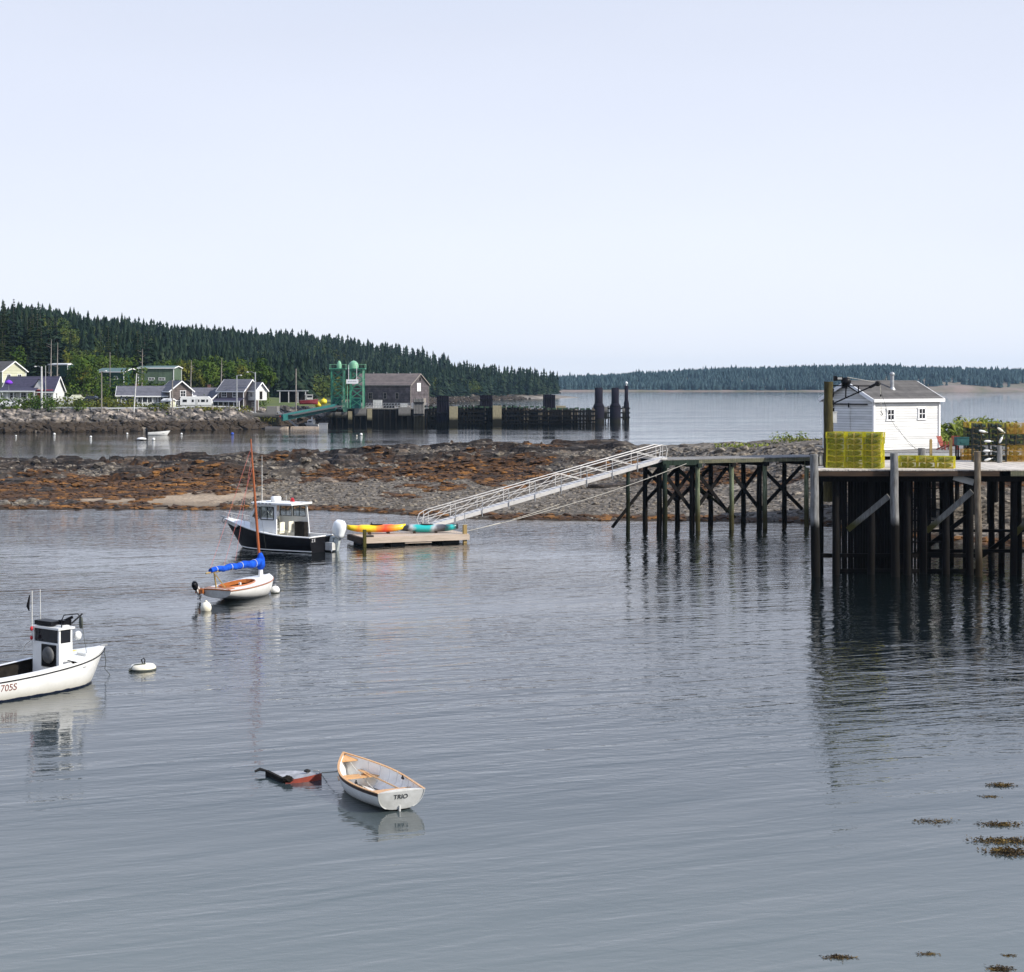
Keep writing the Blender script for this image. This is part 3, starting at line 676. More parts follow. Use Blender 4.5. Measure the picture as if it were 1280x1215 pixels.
def bush(name, u, v, D, w, h, d, m, label, n=260, s=.28, seed=0, z=None, parts=5, group=None, cat='bush'):
    g = random.Random(seed*7+int(u)); x = XU(u, D)
    if D > 300 and name == 'bush': h *= 1.55; n = int(n*1.4)
    z = (gz(x, D) if D > 300 else float(bar_z(np.array([x]), np.array([D]))[0])) if z is None else z
    mbb = MB()
    for i in range(parts):
        cx = (i+.5)/parts*w-w/2; leaf_cloud(mbb, (cx, g.uniform(-.2, .2)*d, h*g.uniform(.3, .5)), (w/parts*.85, d/2, h*g.uniform(.42, .6)), n//parts, s, g, .5)
    o = mbb.build(name, m); o.location = (x, D, z); tag(o, label, cat, group); return o
bush('hedge', 97, 480, 437, 15, 5.2, 5, M_dec, 'tall clipped dark green hedge right of the white porch house', 900, .36, 1, cat='hedge', parts=8)
bush('bush', 18, 500, 400, 14, 2.6, 4, M_dec, 'green shrubs on the bank below the white car', 500, .3, 2, parts=6)
bush('bush', 55, 505, 399, 5, 2.4, 3, M_dec, 'dark rounded shrub on the bank at the utility pole foot', 240, .28, 3)
bush('bush', 50, 495, 415, 5, 2.2, 3, M_dec, 'dark shrub in front of the porch of the white house', 240, .28, 9)
bush('bush', 105, 500, 407, 12, 2.2, 3.5, M_dec2, 'olive yellow shrubs below the parked cars', 420, .28, 4, parts=6)
bush('bush', 146, 500, 410, 9, 2.0, 3.5, M_dec2, 'olive shrubs between the street lamp and leaning pole', 320, .28, 5, parts=6)
bush('bush', 100, 509, 401, 2.6, 2.2, 2, M_dec, 'single green shrub among the boulders of the bank', 140, .28, 6)
bush('bush', 192, 508, 410, 7, 1.6, 3, M_dec2, 'weedy shrubs in front of the grey porch house', 240, .26, 7)
bush('bush', 248, 508, 416, 11, .9, 3, M_dec2, 'long low yellow green verge below the camper', 300, .25, 8, parts=7)
bush('bush', 22, 470, 446, 5, 4, 4, M_dec2, 'yellow green tree like shrub right of the pale two storey house', 260, .32, 10)
bush('bush', 168, 480, 440, 6, 7.5, 4, M_dec, 'dark leafy tree between the two green sheds', 420, .34, 11)
bush('bush', 143, 480, 452, 9, 5.2, 4, M_dec, 'dark leafy thicket screening the foot of the large green building', 500, .34, 14)
bush('bush', 203, 480, 456, 10, 3.8, 4, M_dec, 'dark leafy thicket below the pale green building', 420, .34, 15)
bush('bush', 292, 500, 424, 8, 1.2, 3, M_dec2, 'low mown green shrubs below the brown two storey house', 200, .25, 12)
bush('bush', 320, 503, 424, 9, 1.0, 3, M_dec2, 'yellow green verge right of the brown house', 220, .25, 13)

# loose undergrowth filling the ground between the road, the houses and the wood
def undergrowth(name, m, n, seed, label, umin, umax, dmin, dmax, hmax):
    g = random.Random(seed); q = MB()
    for i in range(n):
        u = g.uniform(umin, umax); D = g.uniform(dmin, dmax); x = XU(u, D); dc = float(coast_d(np.array([x]), np.array([D]))[0])
        if dc < 11 or any((x-a)**2+(D-b)**2 < (r*.62)**2 for a, b, r in BUILD): continue
        if fbm(np.array([x/6.]), np.array([D/6.]), seed)[0] < .44: continue
        h = g.uniform(.6, hmax)*(1.15 if D > 428 else .8); leaf_cloud(q, (x, D, gz(x, D)+h*.4), (g.uniform(.8, 1.7), 1.0, h*.6), 26, .27, g, .4)
    o = q.build(name, m); tag(o, label, 'shrubs', kind='stuff')
undergrowth('undergrowth', M_dec, 420, 61, 'green undergrowth between the shore houses', -10, 400, 402, 470, 3.0)
undergrowth('tall_weeds', M_dec2, 420, 62, 'yellow green weeds along the shore road', -10, 410, 399, 445, 1.5)
# ------------------------------------------------------------------ houses
M_roofp = mat('purple_grey_shingle', (.055, .050, .085), (.035, .033, .058), 1.5, .85, bands=[(.3, .25, 2, .15)])
M_roofg = mat('grey_shingle', (.13, .13, .15), (.085, .085, .10), 1.5, .85, bands=[(.3, .25, 2, .15)])
M_roofl = mat('light_grey_shingle', (.115, .108, .10), (.075, .07, .066), 1.5, .9, bands=[(.22, .25, 2, .15)])
M_wcream = mat('cream_siding', (.55, .55, .40), (.48, .48, .35), 1, .8, bands=[(.3, .25, 2, .1)])
M_wgrey = mat('slate_siding', (.13, .135, .17), (.09, .095, .12), 1, .8, bands=[(.25, .3, 2, .1)])
M_wbrown = mat('brown_shingle_wall', (.15, .12, .11), (.09, .075, .07), 1.5, .9, bands=[(.25, .3, 2, .1)])
M_wgreen = mat('green_metal_siding', (.022, .070, .052), (.016, .052, .040), .6, .5, bands=[(.4, .3, 0, .15)])
M_wgreen2 = mat('pale_green_siding', (.10, .145, .095), (.075, .11, .07), .6, .6, bands=[(.4, .3, 0, .15)])
M_roofgr = mat('green_metal_roof', (.06, .12, .10), (.045, .09, .075), .6, .45)
M_barnw = mat('weathered_shingle_wall', (.13, .11, .12), (.055, .048, .052), .9, .9, c3=(.085, .072, .075), bands=[(.3, .25, 2, .12)])
M_barnr = mat('weathered_roof', (.17, .14, .125), (.11, .09, .085), .8, .9, bands=[(.35, .3, 2, .12)])
M_brick = mat('brick', (.20, .10, .08), (.14, .07, .055), 3, .9)
def house(name, label, u, D, rz, L, Wd, eave, rise, wall, roof, trim=None, z=None, wins=(), over=.45, cat='house', doors=(), chim=None, x=None, wsize=(.9, 1.1), hip=False):
    x = XU(u, D) if x is None else x; z = gz(x, D) if z is None else z; trim = trim or M_wtrim
    r = empty(name, (x, D, z-.25), rz, label, cat)
    a, b = L/2, Wd/2; w = MB()
    # four walls with real gables
    w.add([(-a, -b, 0), (a, -b, 0), (a, b, 0), (-a, b, 0), (-a, -b, eave), (a, -b, eave), (a, b, eave), (-a, b, eave), (-a, 0, eave+rise), (a, 0, eave+rise)],
          [(0, 1, 5, 4), (2, 3, 7, 6), (1, 2, 6, 9, 5), (3, 0, 4, 8, 7)]); w.build('wall', wall, r)
    q = MB(); sl = rise/b; o_ = over; th = .16
    for s in (-1, 1):
        y0, z0 = s*(b+o_), eave-sl*o_; q.add([(-a-o_, y0, z0), (a+o_, y0, z0), (a+o_, 0, eave+rise), (-a-o_, 0, eave+rise), (-a-o_, y0, z0+th), (a+o_, y0, z0+th), (a+o_, 0, eave+rise+th), (-a-o_, 0, eave+rise+th)],
              [(0, 1, 2, 3), (4, 5, 6, 7), (0, 1, 5, 4), (0, 3, 7, 4), (1, 2, 6, 5)])
    rf = q.build('roof', roof, r)
    t = MB()
    for s in (-1, 1):
        t.beam((-a-o_-.03, s*(b+o_+.05), eave-sl*o_+.02), (a+o_+.03, s*(b+o_+.05), eave-sl*o_+.02), .08, .24)
        for e in (-1, 1):
            t.beam((e*(a+o_+.05), s*(b+o_), eave-sl*o_), (e*(a+o_+.05), 0, eave+rise), .09, .26)
            t.box((e*(a+.02), s*(b+.02), eave/2), (.16, .16, eave-.1))
    t.build('trim', trim, r)
    for (side, p, zz, ww, hh) in wins:
        wm = MB(); pm = MB()
        def pl(du, dz, w_, h_, dep, pr):
            if side in 'fb': s = -1 if side == 'f' else 1; return ((p+du, s*(b+pr), zz+dz), (w_, dep, h_))
            s = -1 if side == 'l' else 1; return ((s*(a+pr), p+du, zz+dz), (dep, w_, h_))
        for du, dz, w_, h_ in [(0, hh/2, ww+.24, .12), (0, -hh/2, ww+.24, .12), (-ww/2, 0, .12, hh), (ww/2, 0, .12, hh), (0, 0, .05, hh), (0, 0, ww, .05)]:
            wm.box(*pl(du, dz, w_, h_, .10, .03))
        fr = wm.build('window', trim, r); pm.box(*pl(0, 0, ww-.04, hh-.04, .05, .012)); pm.build('pane', M_glass, fr)
    for (side, p, ww, hh, m) in doors:
        dm = MB()
        if side in 'fb': s = -1 if side == 'f' else 1; dm.box((p, s*(b+.02), hh/2+.25), (ww, .08, hh))
        else: s = -1 if side == 'l' else 1; dm.box((s*(a+.02), p, hh/2+.25), (.08, ww, hh))
        dm.build('door', m, r)
    if chim:
        c = MB(); c.box((chim[0], chim[1], eave+rise*.75+chim[2]/2), (.7, .7, chim[2]+rise*.5)); c.box((chim[0], chim[1], eave+rise+chim[2]+.1), (.85, .85, .15)); c.build('chimney', M_brick, rf)
    return r
def porch(r, L, y0, depth, h, n, roofm, x0=0, rail=True, roof=True):
    p = MB()
    for i in range(n): p.box((x0-L/2+.1+(L-.2)*i/(n-1), y0-depth+.1, h/2+.1), (.16, .16, h))
    p.build('porch_post', M_wtrim, r)
    d = MB(); d.box((x0, y0-depth/2, .12), (L, depth, .22)); d.build('porch_floor', M_grey, r)
    if roof:
        q = MB(); q.add([(x0-L/2-.3, y0-depth-.3, h), (x0+L/2+.3, y0-depth-.3, h), (x0+L/2+.3, y0+.1, h+depth*.42), (x0-L/2-.3, y0+.1, h+depth*.42), (x0-L/2-.3, y0-depth-.3, h+.16), (x0+L/2+.3, y0-depth-.3, h+.16), (x0+L/2+.3, y0+.1, h+.16+depth*.42), (x0-L/2-.3, y0+.1, h+.16+depth*.42)],
                    [(0, 1, 2, 3), (4, 5, 6, 7), (0, 1, 5, 4), (0, 3, 7, 4), (1, 2, 6, 5)]); q.build('porch_roof', roofm, r)
        fz = MB(); fz.box((x0, y0-depth-.36, h+.05), (L+.6, .08, .26)); fz.build('porch_beam', M_wtrim, r)
    if rail:
        q = MB(); q.box((x0, y0-depth+.1, 1.15), (L, .08, .1)); q.box((x0, y0-depth+.1, .70), (L, .03, .8)); q.build('porch_rail', M_dull_white, r)
# pale two-storey house, far left
h1 = house('two_storey_house', 'pale cream two storey house with balcony at the far left edge', 4, 446, math.radians(-38), 9, 7, 6.2, 2.3, M_wcream, M_roofl, wins=[('r', -1.6, 4.6, 1.1, 1.4), ('r', 1.6, 4.6, 1.1, 1.4), ('f', 2.2, 4.7, 1.3, 1.3), ('f', 2.2, 2.0, 1.3, 1.3), ('f', -1.5, 4.7, 1.3, 1.3)], doors=[('r', 0, 1.1, 2.1, M_glass)], z=gz(XU(4, 446), 446)+1.2)
b_ = MB(); b_.box((5.4, 0, 3.1), (1.7, 7.2, .18)); b_.box((6.2, 0, 4.1), (.06, 7.2, .08)); b_.box((6.2, 0, 3.6), (.03, 7.2, .8)); [b_.box((6.1, s*3.4, 1.5), (.18, .18, 3.1)) for s in (-1, 1)]; b_.build('balcony', M_dull_white, h1)
# long porch house
h2 = house('porch_house', 'long white house with purple grey roof and columned porch', 42, 427, math.radians(-6), 12.5, 7, 2.9, 3.3, M_wpaint, M_roofp, wins=[('f', -3.8, 1.7, 1.5, 1.4), ('f', -1.2, 1.7, 1.5, 1.4), ('f', 1.2, 1.7, 1.3, 1.4), ('r', -1.5, 1.7, .9, 1.3), ('f', 4.6, 1.7, .9, 1.2), ('f', 5.6, 1.7, .6, 1.2)], doors=[('f', 2.8, 1, 2.1, M_red)])
porch(h2, 8.6, -3.5, 2.2, 2.7, 6, M_roofp, x0=-1.9)
dg = MB(); dg.add([(1.2, -3.9, 3.0), (4.6, -3.9, 3.0), (2.9, -3.9, 5.6), (2.9, -.2, 5.6), (1.2, -3.6, 3.0), (4.6, -3.6, 3.0)], [(0, 1, 2)]); dg.build('dormer_gable', M_wpaint, h2)
dg = MB(); dg.add([(1.0, -4.1, 2.9), (2.9, -4.1, 5.85), (2.9, 0, 5.85), (1.0, -3.2, 2.9)], [(0, 1, 2, 3)]); dg.add([(4.8, -4.1, 2.9), (2.9, -4.1, 5.85), (2.9, 0, 5.85), (4.8, -3.2, 2.9)], [(0, 1, 2, 3)]); dg.build('dormer_roof', M_roofp, h2)
t_ = MB(); t_.box((3.1, -4.0, 3.05), (6.4, .12, .18)); t_.build('red_trim', M_red, h2)
# green sheds
house('green_shed', 'small dark green shed with pale flat roof edge above the hedge', 80, 462, math.radians(-25), 6, 4.5, 3.0, .25, M_wgreen, M_dull_white, z=ZV(469, 462), over=.25, cat='shed')
house('green_shed', 'large green metal building behind the leaning pole', 147, 470, math.radians(-14), 8, 9, 5.2, .9, M_wgreen, M_roofgr, z=ZV(488, 470), over=.3, cat='building', wins=[('f', 1.8, 3.6, 1.0, .8)], doors=[('f', -1.2, 2.0, 2.4, M_wgreen2)])
house('green_shed', 'long pale green industrial building with white skylights in the wood', 200, 472, math.radians(-4), 9.5, 8, 4.2, .5, M_wgreen2, M_roofgr, z=ZV(480, 472)+.3, over=.3, cat='building', wins=[('f', -1.2, 1.3, 1.6, .6), ('f', 1.6, 1.3, 1.6, .6)])
# grey house with porch
h3 = house('grey_house', 'long low slate grey house with white porch rail', 183, 424, math.radians(8), 13, 7, 2.9, 2.0, M_wgrey, M_roofg, wins=[('f', -5.2, 1.6, .9, 1.0), ('f', -1.2, 1.7, 1.0, 1.1), ('f', 1.0, 1.7, 1.0, 1.1), ('f', 3.0, 1.7, 1.0, 1.1), ('l', 0, 1.6, 1.2, 1.1)], chim=(-2.4, .6, .5), doors=[('f', 2.0, .9, 2.1, M_wtrim)])
porch(h3, 7.5, -3.5, 1.5, 2.5, 7, M_roofg, x0=1.8)
h3b = house('gabled_house', 'brown gabled cottage with white bargeboards joined to the grey house', 220, 423, math.radians(-62), 8.5, 5.4, 4.4, 2.2, M_wbrown, M_roofg, wins=[('r', .4, 3.6, 1.3, 1.4), ('r', -.8, 1.4, 1.2, 1.1), ('r', 1.3, 1.4, .9, 1.1)])
house('small_shed', 'small cream shed with open door beside the shore road', 211, 414, math.radians(-25), 2.3, 1.8, 1.5, .4, M_wcream, M_dull_white, z=ZV(508.5, 414)+.2, over=.2, cat='shed', doors=[('f', .1, .8, 1.5, M_darkin)])
# small grey cottage + brown two-storey
house('grey_cottage', 'small grey cottage with brick chimney right of the camper', 258, 436, math.radians(4), 8.5, 6.5, 2.6, 2.2, M_wgrey, M_roofg, wins=[('f', -1, 1.5, .9, 1.1), ('f', 1.5, 1.5, .9, 1.1)], chim=(.6, .4, .7))
house('cottage_wing', 'gabled grey wing with white bargeboards on the chimney cottage', 273, 433, math.radians(-60), 5, 4.6, 2.8, 2.0, M_wgrey, M_roofg, wins=[('r', 0, 1.8, 1.2, 1.1)])
h5 = house('two_storey_house', 'brown shingled two storey house with white bargeboards and side porch', 298, 432, math.radians(-22), 7, 7, 5.0, 2.6, M_wbrown, M_roofg, wins=[('f', -1.9, 4.0, 1.3, 1.2), ('f', 1.2, 4.0, 1.3, 1.2), ('f', -1.7, 1.5, 1.2, 1.2), ('f', 1.5, 1.5, 1.2, 1.2), ('r', 0, 4.0, 1.0, 1.2), ('r', 1, 1.5, 1.0, 1.2)])
porch(h5, 7.5, -3.5, 1.9, 2.3, 6, M_roofp, x0=-.3, rail=False)
house('porch_wing', 'white gabled porch wing on the right of the brown house', 321, 430, math.radians(-40), 3, 3.4, 2.6, 1.7, M_wpaint, M_roofg, z=ZV(499, 430), wins=[('f', 0, 1.3, .9, 1.0)], doors=[('r', 0, .9, 1.9, M_darkin)])
# white fence boxes
r = empty('privacy_fence', (XU(84, 420), 420, gz(XU(84, 420), 420)-.1), 0, 'short white board fence right of the porch house', 'fence')
m_ = MB(); m_.box((-1.2, 0, .6), (2.2, .1, 1.1)); m_.box((1.0, -.5, .85), (1.1, .12, 1.9)); m_.build('panel', M_wpaint, r); m_ = MB(); [m_.box((x, 0, .95), (.12, .14, 1.9)) for x in (-2.3, -1.2, -.1)]; m_.box((-1.2, 0, 1.85), (2.3, .1, .1)); m_.build('post', M_wtrim, r)

# guardrail along the shore road
def poly_at(pts, t):
    Ls = [math.dist(a, b) for a, b in zip(pts[:-1], pts[1:])]; s = t*sum(Ls)
    for (a, b), l in zip(zip(pts[:-1], pts[1:]), Ls):
        if s <= l: return tuple(a[i]+(b[i]-a[i])*s/l for i in range(len(a)))
        s -= l
    return pts[-1]
gr = [(XU(u, D), D) for u, D in [(62, 401), (130, 404), (200, 411), (300, 427), (325, 431)]]
r = empty('guardrail', (gr[0][0], gr[0][1], 0), 0, 'long grey guardrail along the shore road above the boulders', 'guardrail')
rail = MB(); pts3 = []
for i in range(36):
    q = poly_at(gr, i/35); pts3.append((q[0]-gr[0][0], q[1]-gr[0][1], gz(*q)+.85))
for a, b in zip(pts3[:-1], pts3[1:]): rail.beam(a, b, .09, .32)
rail.build('rail', M_galv, r)
for i in range(36):
    p = MB(); a = pts3[i]; p.box((a[0], a[1]+.12, a[2]-.55), (.16, .16, 1.3)); p.build('post', M_dull_white, r)
# road strip
M_road = mat('asphalt', (.07, .07, .07), (.05, .05, .05), 2, .9)
mbx = MB(); q = [poly_at([(XU(-40, 398), 398)]+gr, i/40) for i in range(41)]
vs = []
for x, y in q: vs += [(x, y+1.2, gz(x, y+1.2)+.15), (x, y+6.5, gz(x, y+6.5)+.15)]
mbx.add(vs, [(2*i, 2*i+2, 2*i+3, 2*i+1) for i in range(40)]); o = mbx.build('road', M_road); tag(o, kind='structure')

# poles
def pole(name, u, vb, vt, D, label, arm=0, lean=0, r=.16, flag=False, m=None, cat='street lamp', cross=False):
    x = XU(u, D); z = gz(x, D)-.2; H = ZV(vt, D)-z; ro = empty(name, (x, D, z), 0, label, cat)
    p = MB(); p.tube([(0, 0, 0), (lean*.5, 0, H*.5), (lean, 0, H)], [r*1.15, r, r*.75], 8); p.build('post', m or M_snag, ro)
    if arm:
        a = MB(); a.tube([(lean, 0, H-.4), (lean+arm*.5, 0, H+.05), (lean+arm, 0, H)], .05, 6); a.build('arm', M_galv, ro)
        l = MB(); l.lathe([(0, .12), (.2, .08), (.32, -.05), (.30, -.12), (0, -.18)], (lean+arm*1.1, 0, H), 10); l.build('lamp_head', M_dull_white, ro)
    if cross:
        a = MB(); a.box((0, 0, H-.6), (1.6, .12, .14)); a.build('crossarm', M_snag, ro)
    return ro
pole('utility_pole', 52, 505, 458, 399, 'white utility pole with lamp in front of the porch house', arm=-1.3, r=.24, m=M_dull_white, cat='pole')
r = pole('flagpole', 57, 495, 457, 402, 'slim flagpole with furled dark flag at the white gable', r=.07, m=M_dull_white, cat='flagpole')
f_ = MB(); f_.tube([(-.25, 0, 6.7), (-.3, 0, 5.5), (-.22, 0, 4.6)], [.12, .22, .08], 6); f_.build('flag', M_bluepaint, r)
pole('street_lamp', 127, 511, 463.5, 402, 'street lamp with short arm right of the porch house hedge', arm=.9, r=.14)
pole('utility_pole', 167, 508, 466.5, 406, 'leaning bare white pole in front of the grey house', lean=.7, r=.15, m=M_dull_white, cat='pole')
pole('utility_pole', 215.5, 519, 475, 408, 'weathered brown pole beside the small cream shed', r=.17, m=M_snag, cat='pole')
pole('street_lamp', 296, 515, 469, 424, 'shorter street lamp with arm pointing right by brown house', arm=.9, r=.16, m=M_galv)
pole('street_lamp', 319, 510, 465, 427, 'taller street lamp with arm curving left by brown house', arm=-1.7, r=.2, m=M_galv)
pole('utility_pole', 370, 508, 461, 432, 'plain grey pole standing by the open boat shelter', r=.17, m=M_snag, cat='pole')
pole('utility_pole', 137.5, 475, 440, 455, 'thin pole rising above the large green building', r=.10, m=M_snag, cat='pole')

# umbrella, cars, camper
r = empty('parasol', (XU(11, 418), 418, ZV(486, 418)), 0, 'purple parasol standing left of the white porch house', 'parasol')
m_ = MB(); m_.tube([(0, 0, -1.2), (0, 0, 2)], .04, 6); m_.build('pole', M_galv, r)
M_purple = mat('purple_canvas', (.22, .04, .62), (.14, .02, .42), 3, .7); m_ = MB(); m_.lathe([(.05, 2.15), (.6, 1.9), (1.0, 1.45), (.7, 1.1), (.1, 1.0)], n=12); m_.build('canopy', M_purple, r)
def car(name, u, D, rz, paint, label, L=4.5, H=1.5, z=None):
    x = XU(u, D); z = gz(x, D) if z is None else z; r = empty(name, (x, D, z+.12), rz, label, 'car')
    a = L/2; prof = [(-a, .35), (-a, .85), (-a+.3, .95), (-a+.9, H), (.5, H), (1.25, .98), (a-.15, .82), (a, .6), (a, .35)]
    b = MB(); n = len(prof)
    for s, w in ((0, .86),):
        pass
    vs = [(px, -.86 if pz < 1 else -.68, pz) for px, pz in prof]+[(px, .86 if pz < 1 else .68, pz) for px, pz in prof]
    b.add(vs, [tuple(range(n))[::-1], tuple(range(n, 2*n))]+[(i, (i+1) % n, n+(i+1) % n, n+i) for i in range(n)]); b.build('body', paint, r)
    w = MB()
    for s in (-1, 1): w.add([(-a+.75, s*.80, 1.0), (1.1, s*.80, 1.0), (.45, s*.71, H-.08), (-a+1.05, s*.71, H-.08)], [(0, 1, 2, 3)])
    w.add([(1.28, -.72, 1.0), (1.28, .72, 1.0), (.56, .62, H-.06), (.56, -.62, H-.06)], [(0, 1, 2, 3)]); w.build('window', M_glass, r)
    for sx in (-1, 1):
        for s in (-1, 1):
            q = MB(); q.lathe([(0, -.1), (.30, -.1), (.33, 0), (.30, .1), (0, .1)], (sx*a*.62, s*.82, .3), 12, M=Matrix.Rotation(math.pi/2, 3, 'X')); q.build('wheel', M_rubber, r)
    return r
M_silver = mat('silver_paint', (.52, .53, .55), (.46, .47, .49), 1, .3, .5)
M_dkpaint = mat('dark_paint', (.03, .035, .05), (.02, .024, .035), 1, .25)
M_cpaint = mat('cream_paint', (.60, .60, .45), (.55, .55, .42), 1, .35)
car('parked_car', 13, 405, math.radians(-6), M_white, 'white car parked on the bank in front of the porch house', 5.0, 1.55)
car('parked_car', 98, 427, math.radians(6), M_cpaint, 'pale cream car parked under the hedge', 4.6, 1.6)
car('parked_car', 117, 424, math.radians(-12), M_dkpaint, 'dark car parked right of the cream one', 4.6, 1.55)
car('parked_car', 340, 432, 0.1, M_red, 'red car parked right of the brown house', 4.2, 1.45, z=gz(XU(340, 432), 432)+.8)
x = XU(245.5, 420); r = empty('camper_trailer', (x, 420, gz(x, 420)+.2), math.radians(3), 'long white camper trailer parked beside the brown gabled cottage', 'camper')
m_ = MB(); m_.add([(px, s*1.2, pz) for s in (-1, 1) for px, pz in [(-3.7, .5), (-3.7, 2.4), (-3.4, 2.9), (2.9, 2.95), (3.6, 2.3), (3.8, 1.3), (3.3, .5)]],
      [tuple(range(7))[::-1], tuple(range(7, 14))]+[(i, (i+1) % 7, 7+(i+1) % 7, 7+i) for i in range(7)]); m_.build('body', M_white, r)
for wx, ww in ((-2.6, 1.0), (-.7, .5), (.7, .3), (1.7, .9), (2.7, .4)): m_ = MB(); m_.box((wx, -1.21, 1.9), (ww, .05, .6)); m_.build('window', M_glass, r)
m_ = MB(); m_.box((.2, -1.22, 1.55), (.6, .04, 1.7)); m_.build('door', M_dull_white, r)
m_ = MB(); m_.box((0, -1.22, .85), (7, .03, .1)); m_.build('stripe', M_rubber, r)
m_ = MB(); m_.box((-.5, 0, 3.05), (.9, .8, .25)); m_.build('roof_vent', M_white, r)
for wx in (-.6, .3): m_ = MB(); m_.lathe([(0, -.12), (.34, -.12), (.36, 0), (.34, .12), (0, .12)], (wx, -1.1, .25), 12, M=Matrix.Rotation(math.pi/2, 3, 'X')); m_.build('wheel', M_rubber, r)
# ------------------------------------------------------------------ landing left of the ferry terminal
def conc(name, c1, c2, zm): return pile_mat(name, c1, c2, zm, low=(.016, .015, .010), fade=.9)
M_conc = conc('stained_concrete', (.26, .25, .23), (.13, .125, .12), 3.0)
M_concy = conc('yellowed_concrete', (.38, .34, .22), (.22, .19, .12), 2.0)
M_teal = mat('teal_paint', (.015, .13, .12), (.010, .09, .09), 1, .6)
M_tgreen = mat('green_steel', (.05, .27, .16), (.03, .17, .11), 1.2, .5)
M_tgreenl = mat('light_green_steel', (.20, .42, .26), (.13, .31, .20), 1.2, .5)
def at(u, v, D): return Vector((XU(u, D), D, ZV(v, D)))
r = empty('concrete_landing', (XU(340, 425), 425, 0), 0, 'grey concrete pier head with steps down to the float', 'pier')
o0 = Vector((XU(340, 425), 425, 0))
m_ = MB(); m_.box((0, 2, 2.6), (2.5, 5, 5.2)); m_.box((-3.5, 2, 1.8), (4.4, 5, 3.6)); m_.build('abutment', M_conc, r)
m_ = MB()
for i in range(12): m_.box((1.6+i*.42, .6, 3.9-i*.34), (.5, 1.6, .12))
m_.beam((1.3, -.2, 4.0), (6.4, -.2, 0), .1, .3); m_.beam((1.3, 1.4, 4.0), (6.4, 1.4, 0), .1, .3); m_.build('steps', M_galv, r)
m_ = MB(); m_.beam((1.3, -.2, 4.9), (6.4, -.2, .9), .06, .06); [m_.beam((1.5+i*1.2, -.2, 3.8-i*.95), (1.5+i*1.2, -.2, 4.8-i*.95), .05, .05) for i in range(5)]; m_.build('handrail', M_galv, r)
for u0, u1, v, lb in [(332, 360, 535.2, 'low floating dock at the foot of the concrete steps'), (364, 399, 535, 'floating dock under the small white cabin boat'), (303, 332, 534.5, 'narrow floating dock left of the concrete landing')]:
    D = 11*F/(v+.8-V0); D = min(D, 424); m_ = MB(); L = (u1-u0)/F*D; m_.box((0, 0, .25), (L, 2.2, .5)); [m_.box((sx*L*.4, -1.13, .2), (.3, .06, .5)) for sx in (-1, 0, 1)]
    o = m_.build('floating_dock', M_newwood); o.location = (XU((u0+u1)/2, D), D, 0); tag(o, lb, 'dock', 'floating docks on the far shore')
m_ = MB(); m_.box((0, 0, .6), (2.0, 1.6, 1.2)); m_.box((0, 0, 1.25), (2.2, 1.8, .12)); o = m_.build('dock_box', M_galv); o.location = (XU(404, 419), 419, 0); tag(o, 'grey metal float box at the end of the dock row', 'box')
# teal transfer bridge
ro = at(400, 515, 430); r = empty('transfer_bridge', ro, 0, 'teal steel ramp sloping up to the green lift towers', 'ramp')
a = at(353, 521, 411)-ro; b = at(418, 509, 436)-ro
m_ = MB(); m_.beam(a+Vector((0, 0, -.2)), b, .4, 1.5); m_.build('girder', M_teal, r)
m_ = MB(); m_.beam(a+Vector((0, 5, -.2)), b+Vector((0, 5, 0)), .4, 1.5); m_.build('girder', M_teal, r)
m_ = MB(); m_.beam(a+Vector((0, 2.5, .3)), b+Vector((0, 2.5, .3)), 4.6, .2); m_.build('roadway', M_road, r)
m_ = MB(); m_.beam(a+Vector((0, -.3, -.1)), b+Vector((0, -.3, -.0)), .12, .12); m_.build('flange', M_black, r)
# shelter and boats behind it
x = XU(366, 440); r = empty('open_shelter', (x, 440, ZV(503, 440)), 0, 'open flat roofed shelter behind the teal ramp', 'shelter')
m_ = MB(); m_.box((0, 0, 2.9), (7.5, 4, .2)); m_.build('roof', M_galv, r)
for sx in (-3, -.8, 1.5, 3.4): m_ = MB(); m_.box((sx, -1.8, 1.4), (.2, .2, 2.9)); m_.build('post', M_dull_white, r)
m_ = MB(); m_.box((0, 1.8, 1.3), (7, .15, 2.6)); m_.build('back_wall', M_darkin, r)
M_maroon = mat('maroon_paint', (.20, .02, .03), (.13, .015, .02), 3, .6)
def yard_boat(u, v, D, L, m1, label, rz, cabin=True):
    r = empty('yard_boat', at(u, v, D), rz, label, 'boat'); b = MB(); n = 9; vs = []
    for i in range(n):
        t = i/(n-1); bw = (.9*min(1, (1-t)*1.9+.0))*(1 if t < .9 else .5); x = -L/2+L*t
        vs += [(x, -bw, 1.15+.3*t*t), (x, -bw*.7, .35), (x, 0, .1), (x, bw*.7, .35), (x, bw, 1.15+.3*t*t)]
    fs = [(i*5+k, i*5+k+1, i*5+k+6, i*5+k+5) for i in range(n-1) for k in range(4)]+[(0, 1, 2, 3, 4)]
    b.add(vs, fs); b.build('hull', m1, r)
    d = MB(); d.add([vs[i*5] for i in range(n)]+[vs[i*5+4] for i in range(n)], [(i, i+1, n+i+1, n+i) for i in range(n-1)]); d.build('deck', M_dull_white, r)
    if cabin: c = MB(); c.box((.1, 0, 1.9), (L*.35, 1.3, 1.1)); c.box((.0, 0, 2.5), (L*.42, 1.5, .12)); c.build('cabin', M_grey, r); c = MB(); c.box((.1, -.66, 2.05), (L*.28, .03, .45)); c.build('window', M_glass, r)
    return r
yard_boat(386, 506, 436, 4.6, M_maroon, 'dark red workboat with grey cabin stored behind the teal ramp', .3)
